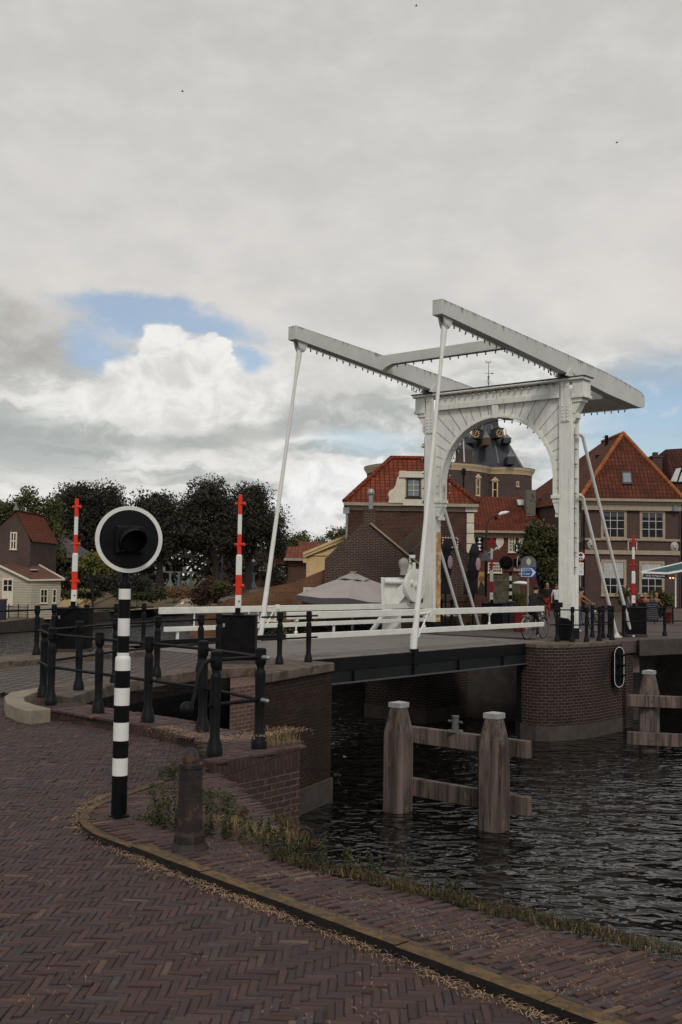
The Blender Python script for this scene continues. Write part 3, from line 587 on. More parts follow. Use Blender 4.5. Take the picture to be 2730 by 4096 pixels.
# portal
for k in 'nf':
    vc = VC[k]; q = MB(); bbox(q, 0, .4, vc - .245, vc + .245, .42, 8.1); s = 1 if k == 'n' else -1
    bbox(q, .28, .43, vc + s * .245, vc + s * .29, .42, 7.6)
    q.build('portal_post', WHITE, BR, bevel=.02)
    q = MB(); bbox(q, -.06, .46, vc - .30, vc + .30, .08, .45); q.build('post_foot', IRON, BR, bevel=.02)
    q = MB(); bbox(q, -.035, .0, vc - .16, vc + .16, 7.30, 8.66)
    for i in range(5):
        for j in (-1, 1): q.ball(br(-.04, vc + j * .085, 7.36 + i * .115), .027, 8)
    for j in (-1, 1): q.ball(br(-.04, vc + j * .085, 8.48), .027, 8)
    q.build('strap_plate', WHITE, BR, smooth=30)
    q = MB()                                    # stepped corbel and drop outside the post
    e = vc + s * .245
    bbox(q, -.02, .5, e, e + s * .42, 8.16, 8.62); bbox(q, -.05, .55, e, e + s * .46, 8.06, 8.157); bbox(q, .0, .46, e, e + s * .34, 7.93, 8.057)
    q.ext([br(.04, e, 7.925), br(.04, e + s * .30, 7.925), br(.04, e + s * .10, 7.56), br(.04, e, 7.56)], U * .36)
    bbox(q, .06, .36, e, e + s * .15, 7.40, 7.557); q.ext([br(.06, e, 7.398), br(.06, e + s * .13, 7.398), br(.06, e + s * .03, 7.26), br(.06, e, 7.26)], U * .28)
    q.build('corbel', WHITE, BR, bevel=.01)
    for i, z_ in enumerate((1.5, 2.6, 3.7, 5.2, 6.2, 6.9)): pass
pl_ = MB(); bbox(pl_, .12, .405, -5.449, -5.440, .45, 3.7); tag(pl_.build('side_plate', RUSTW, BR), 'rust-stained orange side plate')
VCC, RA, ZC = -2.95, 2.25, 5.42
def outer(t):
    c, s = math.cos(t), math.sin(t); k = 1e9
    if abs(c) > 1e-6: k = min(k, (2.5 if c > 0 else 2.5) / abs(c))
    if s > 1e-6: k = min(k, (8.12 - ZC) / s)
    return (VCC + c * k, ZC + s * k)
tc = math.atan2(8.12 - ZC, 2.5); ts = sorted(set([math.pi * i / 48 for i in range(49)] + [tc, math.pi - tc]))
q = MB()
for a, b in zip(ts, ts[1:]):
    ia, ib = (VCC + RA * math.cos(a), ZC + RA * math.sin(a)), (VCC + RA * math.cos(b), ZC + RA * math.sin(b)); oa, ob = outer(a), outer(b)
    for u_ in (.1, .3): q.quad(br(u_, *ia), br(u_, *oa), br(u_, *ob), br(u_, *ib))
for s in (1, -1): bbox(q, .1, .3, VCC + s * RA, VCC + s * 2.5, 4.85, ZC)
q.k = 1
for i in range(1, 24):
    t = math.pi * i / 24; o_ = outer(t); r1 = RA + .13; i_ = (VCC + r1 * math.cos(t), ZC + r1 * math.sin(t))
    if math.hypot(o_[0] - i_[0], o_[1] - i_[1]) > .04: q.bar(br(.097, *i_), br(.097, *o_), .012, .014, up=U)
for s in (1, -1):
    for z_ in (5.32, 5.08): q.bar(br(.097, VCC + s * RA, z_), br(.097, VCC + s * 2.5, z_ + .03), .012, .014, up=U)
q.build('arch_panel', [WHITE, M('plank_joint', (.12, .115, .10), .8, .2, 6, 0)], BR, fix=False)
q = MB(); ar = [(VCC + RA, 4.86)] + [(VCC + RA * math.cos(math.pi * i / 40), ZC + RA * math.sin(math.pi * i / 40)) for i in range(41)] + [(VCC - RA, 4.86)]
for (a, b) in zip(ar, ar[1:]):
    def off(p, d):
        if p[1] < ZC + 1e-6: return (p[0] + (d if p[0] > VCC else -d), p[1])
        l = math.hypot(p[0] - VCC, p[1] - ZC); return (VCC + (p[0] - VCC) * (l + d) / l, ZC + (p[1] - ZC) * (l + d) / l)
    for (d0, d1, u0, u1) in ((0, .07, .02, .4), (.075, .12, .06, .1)):
        a0, b0, a1, b1 = off(a, d0), off(b, d0), off(a, d1), off(b, d1)
        q.quad(br(u0, *a0), br(u0, *b0), br(u0, *b1), br(u0, *a1)); q.quad(br(u0, *a0), br(u1, *a0), br(u1, *b0), br(u0, *b0)); q.quad(br(u0, *a1), br(u0, *b1), br(u1, *b1), br(u1, *a1))
q.build('arch_moulding', WHITE, BR, smooth=35, fix=False)
q = MB(); q.ext([br(-.02, VCC - .13, 8.1), br(-.02, VCC + .13, 8.1), br(-.02, VCC + .10, 7.64), br(-.02, VCC - .10, 7.64)], U * .11); q.build('keystone', WHITE, BR, bevel=.012)
for s in (1, -1):
    q = MB(); vv = VCC + s * (RA + .12); bbox(q, -.02, .42, vv - .17, vv + .17, 4.74, 4.86); bbox(q, .02, .40, vv - .13, vv + .13, 4.60, 4.737)
    q.ext([br(.04, vv - s * .12, 4.597), br(.04, vv + s * .12, 4.597), br(.04, vv + s * .12, 4.25), br(.04, vv - s * .02, 4.25)], U * .32); bbox(q, .08, .34, vv - .06, vv + .10, 4.12, 4.247); q.build('impost', WHITE, BR, bevel=.01)
q = MB(); bbox(q, .0, .44, -6.33, .40, 8.60, 8.66); bbox(q, -.03, .44, -5.45, -.47, 8.12, 8.30); bbox(q, .02, .42, -5.45, -.47, 8.305, 8.597)
q.poly([br(-.06, -6.42, 8.70), br(-.06, .48, 8.70)], .05, 10); q.poly([br(.5, -6.42, 8.70), br(.5, .48, 8.70)], .05, 10); bbox(q, -.06, .5, -6.46, .50, 8.655, 8.745)
q.build('cornice', WHITE, BR, smooth=35)
q = MB(); bbox(q, -.12, .56, -6.5, .54, 8.747, 8.785); q.build('cornice_cap', M('rusty_zinc_cap', (.10, .095, .092), .6, .3, 5, .2, spot=((.15, .05, .022), 1.6, .56)), BR, bevel=.01)
# deck
q = MB(); bbox(q, -13.86, -1.75, .13, -6.02, -.04, .10); q.build('deck', ASPH, BR)
q = MB(); bbox(q, -13.86, -1.75, -5.72, -5.86, .104, .235); q.build('deck_kerb', STEELD, BR, bevel=.01)
for vv, s in ((.155, 1), (-6.07, -1), (-2, 1), (-4, 1)):
    q = MB(); q.k = 0; bbox(q, -13.4, -2.45, vv, vv - s * .03, -.22, .085); q.k = 1; bbox(q, -13.4, -2.9, vv - s * .02, vv - s * .04, -.50, -.222)
    q.ext([br(-2.9, vv - s * .02, -.50), br(-2.45, vv - s * .02, -.35), br(-2.45, vv - s * .02, -.222), br(-2.9, vv - s * .02, -.222)], V * (-s * .02))
    q.k = 2; bbox(q, -13.4, -2.9, vv + s * .07, vv - s * .13, -.535, -.503)
    q.k = 0
    for u_ in (-11.6, -9.1, -6.95, -4.6): bbox(q, u_ - .012, u_ + .012, vv + s * .055, vv - s * .018, -.5, -.225)
    q.build('girder', [STEELD, STEELB, M('flange_edge', (.075, .072, .078), .45, .2, 4, .05)], BR)
q = MB(); bbox(q, -13.5, -2.5, .05, -6.0, -.30, -.26); q.build('deck_underside', STEELD, BR)
# hand rails of the leaf
def rail(u0, u1, v_, z0, z1, mat=WHITE): q = MB(); bbox(q, u0, u1, v_ - .045, v_ + .045, z0, z1); q.build('hand_rail', mat, BR, bevel=.012)
RAILP = M('rail_paint', (.68, .68, .63), .5, .08, 3, .06, spot=((.22, .20, .16), 18, .70))
rail(-13.85, -1.9, .02, 1.035, 1.205, RAILP); rail(-13.85, -1.9, .02, .56, .70, RAILP)
rail(-12.5, .35, -5.95, .93, 1.115, RAILP); rail(-12.3, .35, -5.95, .44, .575, RAILP)
for u_ in (-13.55, -8.4, -5.1): 
    q = MB(); q.tube(br(u_, .02, .69), br(u_, .02, 1.04), .02, n=8); q.ball(br(u_, .02, .73), .045, 8); q.lathe([(.06, 0), (.06, .03), (.03, .08)], br(u_, .02, 1.04), Z * -1, 10); q.build('rail_hanger', WHITE, BR, smooth=40)
for u_ in (-11.2, -7.6): q = MB(); q.tube(br(u_, -5.95, .57), br(u_, -5.95, .94), .02, n=8); q.build('rail_hanger', WHITE, BR, smooth=40)
for u_, vv in ((-9.02, .06), (-11.8, -5.97), (-5, -5.97)): q = MB(); bbox(q, u_ - .03, u_ + .03, vv - .03, vv + .03, .10, .56); q.build('rail_foot', WHITE, BR)
# stays
for vv, in ((.20,), (-6.12,)):
    for zt, fu in ((6.86, 4.18), (4.84, 3.0)):
        q = MB(); a = br(.25, vv, zt); f_ = br(fu, vv + (.02 if vv > 0 else 0), .06)
        q.poly([br(.1, vv, zt), a, br(.42, vv, zt - .06), br(.52, vv, zt - .25), f_], [.05, .05, .052, .055, .055], 12); q.build('stay_rod', WHITEC, BR, smooth=40)
        q = MB(); q.obox(f_ + Z * .02, U, V, Z, .34, .34, .05); q.lathe([(.11, 0), (.09, .1), (.06, .2)], f_, (br(.52, vv, zt - .25) - f_).normalized(), 10)
        for i in (-1, 1):
            for j in (-1, 1): q.ball(f_ + U * (.12 * i) + V * (.12 * j) + Z * .05, .03, 6)
        q.build('stay_foot', WHITEC, BR, smooth=35)
# drive machinery by the far post
YM = 38.4
def m_(px, py, d=0): return ay(px, py, YM - d)
q = MB(); q.ext([m_(1525, 2310), m_(1605, 2310), m_(1605, 2516), m_(1530, 2520)], Yv * .12); q.ext([m_(1525, 2311), m_(1525, 2308), m_(1525, 2312)], Yv * .01) if 0 else None
q.ext([m_(1526, 2312, .01), m_(1526, 2310), m_(1548, 2310), m_(1556, 2330), m_(1566, 2352), m_(1526, 2352)], Yv * .1); q.ext([m_(1598, 2311, -.0), m_(1640, 2311), m_(1640, 2420), m_(1598, 2420)], Yv * .3); q.build('drive_panel', WHITE, BR, bevel=.01)
q = MB(); c_ = m_(1655, 2342, -.1); dirn = (U * -1).normalized(); q.lathe([(.30, 0), (.60, 0), (.60, .12), (.48, .14), (.30, .12)], c_, V, 32); q.lathe([(.11, -.15), (.11, .3), (.0, .3)], c_, V, 14)
for i in range(5):
    t = 2 * math.pi * i / 5; q.bar(c_ + V * .06, c_ + V * .06 + U * (.5 * math.cos(t)) + Z * (.5 * math.sin(t)), .08, .08)
q.build('drive_wheel', WHITE, BR, smooth=35)
q = MB(); q.tube(m_(1541, 2327, .1), m_(1640, 2327, .1), .085, n=14); q.tube(m_(1612, 2330, .12), m_(1652, 2330, .12), .11, n=14); q.tube(m_(1640, 2330, .16), m_(1652, 2331, .16), .13, n=14); q.build('drive_shaft', WHITEC, BR, smooth=35)
q = MB(); P1 = [m_(1618, 2328, .25), m_(1645, 2335, .25), m_(1630, 2375, .25), m_(1560, 2455, .25), m_(1535, 2455, .25), m_(1592, 2352, .25)]; q.ext(P1, Yv * .14); q.build('crank_arm', WHITEC, BR, bevel=.015)
q = MB(); q.poly([m_(1548, 2440, .2), m_(1486, 2530, .3)], [.085, .10], 12); q.build('push_rod', WHITEC, BR, smooth=40)
q = MB(); q.ext([m_(1627, 2275, .05), m_(1645, 2275, .05), m_(1648, 2315, .05), m_(1625, 2315, .05)], Yv * .25); q.lathe([(.12, 0), (.12, .07), (.10, .11), (.08, .18), (0, .20)], m_(1637, 2275, -.07), Z, 12); q.build('motor_housing', WHITE, BR, smooth=35)
q = MB(); q.ext([m_(1652, 2248, .05), m_(1664, 2250, .05), m_(1664, 2282, .05), m_(1650, 2280, .05)], Yv * .2); q.obox(m_(1650, 2226, .1), X, Yv, Z, .2, .2, .11); q.tube(m_(1640, 2232, .05), m_(1642, 2250, .05), .04); q.build('sensor_box', WHITE, BR)
t = thing('rain_cover', 'pale canvas cover tied over the bridge drive beside the far portal post', 'cover', tuple(m_(1616, 2310)))
q = MB(); cc = m_(1616, 2300, .12); q.lathe([(.13, 0), (.12, .18), (.17, .33), (.19, .42), (.14, .55), (.06, .6), (0, .61)], cc, Z, 14)
for i in range(len(q.v)):
    p = q.v[i]; a_ = math.atan2(p.y - cc.y, p.x - cc.x); q.v[i] = cc + Vector(((p.x - cc.x) * (1 + .16 * math.sin(5 * a_)), (p.y - cc.y) * (1 + .16 * math.sin(5 * a_)), p.z - cc.z))
q.build('cover', LGREY, t, smooth=60)
# piers under the portal
def pier(name, label, pts, ztop, buttr=None):
    t = thing(name, label, 'pier', (pts[0].x, pts[0].y, 0))
    q = MB(); q.slab([xy(p) for p in pts], ztop - .12, -2.35); q.build('wall', BRICKP, t, smooth=40)
    c = sum(pts, Vector()) / len(pts); gp = [c + (p - c) * 1.018 for p in pts]
    q = MB(); q.slab([xy(p) for p in gp], -2.352, -3.2); q.build('plinth', CONCD, t)
    q = MB(); q.slab([xy(c + (p - c) * 1.012) for p in pts], ztop, ztop - .118); q.build('cap', CONC, t, bevel=.015)
    if buttr:
        for fu, zb in buttr:
            q = MB(); q.ext([br(fu - .25, 1.46 if fu > 3.5 else 1.0, .03), br(fu + .28, 1.46 if fu > 3.5 else 1.0, .03), br(fu + .3, 1.5 if fu > 3.5 else 1.0, -1.0), br(fu - .2, 1.5 if fu > 3.5 else 1.0, -1.0)], V * -1.5); q.build('buttress', CONC, t, bevel=.02)
    return t
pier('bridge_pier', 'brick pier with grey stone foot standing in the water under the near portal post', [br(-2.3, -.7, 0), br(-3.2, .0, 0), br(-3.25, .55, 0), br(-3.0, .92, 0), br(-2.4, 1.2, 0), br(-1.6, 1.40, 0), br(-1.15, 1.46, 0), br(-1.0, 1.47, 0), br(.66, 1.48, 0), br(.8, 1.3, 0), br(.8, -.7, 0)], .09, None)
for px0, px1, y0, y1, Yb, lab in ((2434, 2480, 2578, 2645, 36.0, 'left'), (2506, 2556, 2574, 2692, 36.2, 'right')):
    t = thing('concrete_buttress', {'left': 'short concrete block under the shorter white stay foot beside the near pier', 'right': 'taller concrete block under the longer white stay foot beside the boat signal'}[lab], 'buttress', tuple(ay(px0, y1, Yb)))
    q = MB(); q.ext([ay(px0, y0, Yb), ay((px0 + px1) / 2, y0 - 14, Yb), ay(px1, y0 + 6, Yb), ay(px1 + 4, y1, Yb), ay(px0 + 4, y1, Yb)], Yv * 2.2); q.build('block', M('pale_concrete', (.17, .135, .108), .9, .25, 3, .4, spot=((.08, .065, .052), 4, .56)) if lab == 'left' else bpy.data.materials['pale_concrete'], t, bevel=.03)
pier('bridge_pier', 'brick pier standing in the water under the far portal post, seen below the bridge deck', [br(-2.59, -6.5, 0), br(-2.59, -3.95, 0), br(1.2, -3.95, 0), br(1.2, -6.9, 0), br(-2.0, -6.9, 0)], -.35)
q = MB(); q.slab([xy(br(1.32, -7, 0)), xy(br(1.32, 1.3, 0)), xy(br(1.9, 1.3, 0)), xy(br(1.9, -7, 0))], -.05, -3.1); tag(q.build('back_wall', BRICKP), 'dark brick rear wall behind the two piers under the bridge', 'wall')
t = thing('control_cabinet', 'black round-topped cabinet beside the foot of the near portal post', 'cabinet', tuple(at(2262, 2562, .1)))
q = MB(); c_ = at(2262, 2562, .1); w2 = .21; pr = [c_ + X * x_ + Z * z_ for x_, z_ in ((-w2, 0), (w2, 0), (w2, .5), (w2 * .85, .62), (w2 * .5, .70), (-w2, .74))]; q.ext(pr, Yv * .3); q.build('casing', BLACK, t, bevel=.02)
q = MB(); q.tube(c_ + X * -.16 + Z * .74 + Yv * .1, c_ + X * -.16 + Z * 1.2 + Yv * .1, .03); q.obox(c_ + X * -.2 + Z * 1.13 + Yv * .1, X, Yv, Z, .26, .1, .16); q.build('stand', IRON, t)
# ------------------------------------------------------------------ railings: cast posts carrying two rods
PROF = [(.088, 0), (.088, .075), (.080, .085), (.078, .125), (.066, .145), (.062, .17), (.053, .19), (.057, .50), (.060, .53), (.056, .56), (.060, .80), (.059, .835), (.050, .855), (.042, .875), (.044, .90), (.060, .93), (.064, .95), (.064, 1.03), (.060, 1.05), (.063, 1.06), (.062, 1.085), (.045, 1.10), (0, 1.102)]
_pm = MB(); _pm.lathe(PROF, n=14); _po = _pm.build('post', IRON, smooth=38); POSTME = _po.data; bpy.data.objects.remove(_po)
def railing(label, posts, paths, z, group, hts=(1.0, .53), extra=None, base=None):
    t = thing('iron_railing', label, 'railing', (posts[0].x, posts[0].y, z), group)
    for p in posts:
        o = bpy.data.objects.new('post', POSTME); COL.objects.link(o); o.parent = t; o.location = Vector((p.x, p.y, p.z)) - Vector(t.location); o.rotation_euler.z = random.uniform(0, 3); o.rotation_euler.x = random.gauss(0, .006); ORG[o] = Vector((0, 0, 0))
    for path in paths:
        for h in hts:
            q = MB(); q.poly([p + Z * h for p in path], .0205, 8); q.build('rod', IRON, t, smooth=50)
    if extra: extra(t)
    return t
def pp(l, z): return [at(x, y, z) for x, y in l]
pA = pp([(172, 2789), (315, 2760), (460, 2731), (627, 2706), (801, 2688), (872, 2676)], .17); pA2 = pp([(1118, 2657), (1234, 2648)], .17)
pW = pp([(203, 2816), (393, 2851), (591.5, 2887), (810, 2927), (1037, 2992)], .14); pE = at(858, 3021, .14)
st = (pA2[1] - pA2[0]).normalized()
loop = [pA[0] + (pA[1] - pA[0]) * .02, pA[0] - (pA[1] - pA[0]).normalized() * .12 + V * -.03, pA[0] - (pA[1] - pA[0]).normalized() * .16 + V * .09, pW[0] - (pW[1] - pW[0]).normalized() * .1]
fdir = (pW[4] - pW[3]).normalized()
def fin(t):
    q = MB(); d = (pE - pW[4]).normalized()
    q.poly([pE + Z * 1.0, pE + d * .10 + Z * 1.0, pE + d * .19 + Z * .96, pE + d * .25 + Z * .85, pE + d * .29 + Z * .66, pE + d * .33 + Z * .56], [.022, .022, .023, .024, .024, .022], 10); q.ball(pE + d * .40 + Z * .52, .075, 14); q.build('curled_finial', IRON, t, smooth=60)
    for h in (1.0, .53):
        q = MB(); q.tube(pW[4] + Z * h, pW[4] + fdir * .16 + Z * h, .03, .02, 10); q.ball(pW[4] + fdir * .16 + Z * h, .024, 8); q.build('rod_end', METALG, t, smooth=50)
railing('long near iron railing bending sharply around the pit, ending in a ball-tipped curl', pA + pW + [pE], [pA[::-1] + loop + pW, [pW[4], pE + (pE - pW[4]).normalized() * .09]], .14, 'black iron railings', extra=fin)
railing('short two-post iron railing on the abutment cap beside the black barrier cabinet', pA2, [[pA2[0] - st * .55, pA2[0], pA2[1], pA2[1] + st * .28]], .17, 'black iron railings')
pQ = pp([(-200, 2650), (146, 2619)], .19) + pp([(212, 2611), (344, 2606), (462, 2596), (573, 2588)], .19)
railing('iron railing on the far kerb running past the left barrier, water behind it', pQ, [pQ + [pQ[-1] + (pQ[-1] - pQ[-2]) * .35]], .19, 'black iron railings')
pC = pp([(2230, 2566), (2289, 2568), (2347, 2568), (2398, 2564), (2449, 2560)], .09); pC2 = pp([(2438, 2551), (2413, 2554), (2370, 2550)], .09)
railing('curved iron railing around the corner of the near pier in front of the portal post', pC + pC2, [[pC[0] - U * .45] + pC, [pC[4]] + pC2], .09, 'black iron railings')
pD = pp([(2498, 2547), (2660, 2544), (2830, 2542), (3000, 2540)], .09)
railing('iron railing along the far quay edge in front of the cafe chalkboard', pD, [pD], .09, 'black iron railings')
pF = [at(1766, 2505, .06), at(1807, 2505, .06), at(1874, 2503, .06), at(1935, 2500, .06)]
railing('iron railing behind the far portal post, crossed by two white stay rods', pF, [pF], .06, 'black iron railings')
# ------------------------------------------------------------------ foreground signal
SY = 8.77; sb = at(476, 3265, .052); SY = sb.y
def sz(x, y): return ay(x, y, SY).z
t = thing('bridge_signal', 'tall black-and-white banded signal pole with round black white-rimmed disc, in the foreground by the kerb', 'signal', tuple(sb), 'bridge warning signals')
q = MB(); sx_, sy_ = sb.x, sb.y
bounds = [(476, 3265), (480, 3100), (482, 3030), (485, 2961), (487, 2888), (489, 2820), (491, 2750), (492, 2681), (495, 2640)]
zs = [sb.z] + [sz(*b) for b in bounds[1:]]
for i in range(len(zs) - 1):
    q.k = i % 2; q.lathe([(.0635, zs[i]), (.0635, zs[i + 1])], (sx_, sy_, 0), n=28)
zb = zs[-1]; q.k = 1; q.lathe([(.0635, zb), (.063, zb + .012), (.058, zb + .026), (.0495, zb + .032), (.0495, sz(497, 2610))], (sx_, sy_, 0), n=28)
up = [(497, 2610), (499, 2543), (500, 2473), (501, 2397), (502, 2355)]; zu = [sz(*b) for b in up]
for i in range(4): q.k = i % 2; q.lathe([(.0495, zu[i]), (.0495, zu[i + 1])], (sx_, sy_, 0), n=28)
q.k = 0; z0 = zu[-1]; q.lathe([(.0495, z0), (.051, z0 + .01), (.052, z0 + .035), (.046, z0 + .055), (.033, z0 + .066), (.031, z0 + .07), (.031, sz(505, 2290))], (sx_, sy_, 0), n=28)
q.build('pole', [BLACK, SIGW], t, smooth=30)
q = MB(); q.lathe([(.085, 0), (.085, .012), (.068, .02)], (sx_, sy_, .052), n=24); q.build('base_collar', BLACK, t, smooth=30)
dc = ay(517, 2157.5, SY - .03); an = R(21); dn = Vector((math.sin(an), -math.cos(an), 0)); dr = Vector((math.cos(an), math.sin(an), 0))
dz = .278
q = MB(); q.lathe([(.0, -.012), (dz - .034, -.012), (dz - .034, .006), (0, .006)], dc, dn, 64); q.build('disc', BLACKG, t, smooth=30)
q = MB(); prof = [(dz - .033, -.014), (dz, -.014), (dz, .010), (dz - .033, .010)]
vs = []; n = 72
for r_, h in prof:
    for k in range(n):
        a_ = 2 * math.pi * k / n; vs.append(dc + dr * (r_ * math.cos(a_)) + Z * (r_ * math.sin(a_)) + dn * h)
fs = [(i * n + k, i * n + (k + 1) % n, ((i + 1) % 4) * n + (k + 1) % n, ((i + 1) % 4) * n + k) for i in range(4) for k in range(n)]
q.add(vs, fs); q.build('rim', SIGW, t, smooth=30)
q = MB(); hc = dc + dn * .03 + dr * .0 + Z * -.005; q.obox(hc, dr, dn, Z, .235, .05, .235); q.obox(hc - dr * .0 + dn * .027, dr, dn, Z, .215, .02, .215); q.obox(hc - dr * .125, dr, dn, Z, .012, .03, .19); q.build('lamp_housing', BLACKG, t, bevel=.008)
q = MB(); q.lathe([(.09, 0), (.09, .008), (0, .02)], dc + dn * .06, dn, 24); q.build('lens', M('dark_red_lens', (.005, .001, .001), .5, .1, 3, 0), t, smooth=40)
q = MB(); vs = []; fs = []; n = 22
for lay_, rr in ((0, .103), (1, .098)):
    for k in range(n + 1):
        a_ = R(-88) + R(356) * k / n; ln = .19 + .115 * math.sin(a_)
        for h in (0, ln): vs.append(dc + dn * (.062 + h) + dr * (rr * math.cos(a_)) + Z * (rr * math.sin(a_) - h * .12))
m_n = 2 * (n + 1)
for k in range(n):
    for b in (0, m_n): fs.append((b + 2 * k, b + 2 * k + 1, b + 2 * k + 3, b + 2 * k + 2))
    fs.append((2 * k + 1, 2 * k + 3, m_n + 2 * k + 3, m_n + 2 * k + 1))
q.add(vs, fs); q.build('visor', BLACK, t, smooth=50)
q = MB(); q.obox(dc + dn * .068 - Z * .095 - dr * .055, dr, dn, Z, .022, .003, .0045); q.build('maker_plate', METALG, t)
# ------------------------------------------------------------------ cast iron bollards
bb = at(757, 3392, .052)
t = thing('bollard', 'rusty cast-iron bollard with domed head and flared foot, between the signal pole and the water', 'bollard', (0, 0, 0), 'cast-iron bollards')
q = MB(); q.lathe([(.155, -.03), (.15, .0), (.128, .03), (.118, .045), (.116, .10), (.104, .125), (.099, .14)], n=8, a0=R(22)); q.build('foot', CAST, t, bevel=.008)
q = MB(); q.lathe([(.099, .12), (.094, .2), (.086, .56), (.085, .575), (.091, .58), (.091, .61), (.083, .615), (.0, .616)], n=20)
q.build('shaft', CAST, t, smooth=35)
q = MB(); q.lathe([(.064, .612), (.064, .64), (.060, .668), (.047, .70), (.026, .72), (0, .727)], n=18); q.build('domed_head', CAST, t, smooth=60)
t.location = bb
b2 = dup(t, at(2880, 4090, .052) + Vector((.035, -.1, 0)), .4, 'dark cast-iron bollard cut off by the lower right picture corner')
# mooring ring at the edge
t = thing('mooring_ring', 'rusty iron ring and hook at the quay edge among dry grass', 'ring', tuple(at(1222, 3365, .08)))
q = MB(); c_ = at(1222, 3350, .08); ring_ = [c_ + X * (.05 * math.cos(a)) + Z * (.05 * math.sin(a) + .02) for a in [R(-40) + R(260) * i / 14 for i in range(15)]]; q.poly(ring_, .013, 8); q.build('ring', CAST, t, smooth=60)
q = MB(); q.poly([c_ + X * .08 - Z * .05, c_ + X * .13 + Z * .02, c_ + X * .17 + Z * .04], .014, 8); q.build('hook', CAST, t, smooth=60)
# ------------------------------------------------------------------ road barriers
t = thing('road_barrier', 'x', 'barrier', (0, 0, 0), 'raised road barriers'); BAR0 = t
q = MB(); q.box((0, 0, .535), .74, .56, .93); q.box((0, 0, 1.012), .78, .60, .03); q.box((.17, -.283, .68), .14, .01, .018); q.k = 1; q.box((-.30, -.285, .80), .05, .008, .075); q.k = 2; q.box((0, 0, .03), .80, .62, .08); q.build('cabinet', [BLACK, METALG, CONCD], t, bevel=.008)
q = MB(); q.lathe([(.13, 1.025), (.13, 1.05), (.08, 1.07)], (-.03, 0, 0), n=14); q.obox((-.03, 0, 1.10), X, Yv, Z, .11, .2, .14); q.build('hinge', BLACK, t, smooth=30)
q = MB(); x_ = -.03; z_ = 1.06
def seg(k, h, w_, z): q.k = k; q.box((x_, -.02, z + h / 2), w_, w_ * .62, h)
seg(0, .38, .126, z_); q.k = 2; q.lathe([(.018, 0), (.018, .012)], (x_ + .02, -.06, z_ + .25), Yv * -1, 10)
seg(1, .43, .124, z_ + .38); seg(0, .40, .124, z_ + .81); q.k = 0; q.ext([(x_ - .062, -.058, z_ + 1.21), (x_ + .062, -.058, z_ + 1.21), (x_ + .043, -.045, z_ + 1.25), (x_ - .043, -.045, z_ + 1.25)], Yv * .07)
seg(1, .43, .086, z_ + 1.25); seg(0, .43, .084, z_ + 1.68); seg(1, .43, .084, z_ + 2.11); q.build('boom', [SIGW, RED, BLACK], t, bevel=.006)
for i, h in enumerate((.58, 1.46, 2.34)):
    q = MB(); d_ = Vector((.9, -.43, 0)).normalized(); c_ = Vector((x_, -.02, z_ + h)); q.lathe([(0, -.115), (.03, -.115), (.037, -.1), (.030, -.085), (.030, .085), (.040, .09), (.040, .115), (.028, .13), (0, .13)], c_, d_, 12); q.build('boom_lamp', RED, t, smooth=40)
BAR0.location = at(950, 2655, .17) + Yv * .28; BAR0['label'] = 'red-white barrier boom on the black cabinet at the near kerb beside the abutment'
dup(BAR0, at(285, 2608, .19) + Yv * .28, 0, 'red-white barrier boom on black cabinet at far kerb, left of the round signal disc')
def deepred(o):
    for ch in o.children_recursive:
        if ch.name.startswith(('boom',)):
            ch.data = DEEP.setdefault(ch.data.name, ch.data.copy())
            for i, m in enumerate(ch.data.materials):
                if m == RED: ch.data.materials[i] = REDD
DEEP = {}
def yb(px, py, dpx): return None
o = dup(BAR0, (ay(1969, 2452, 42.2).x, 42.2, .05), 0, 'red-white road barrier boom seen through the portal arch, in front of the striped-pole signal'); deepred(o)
o = dup(BAR0, (ay(2534, 2452, 38.6).x + .03, 38.6, .07), 0, 'red-white road barrier boom in front of the right corner house with the cafe'); deepred(o)
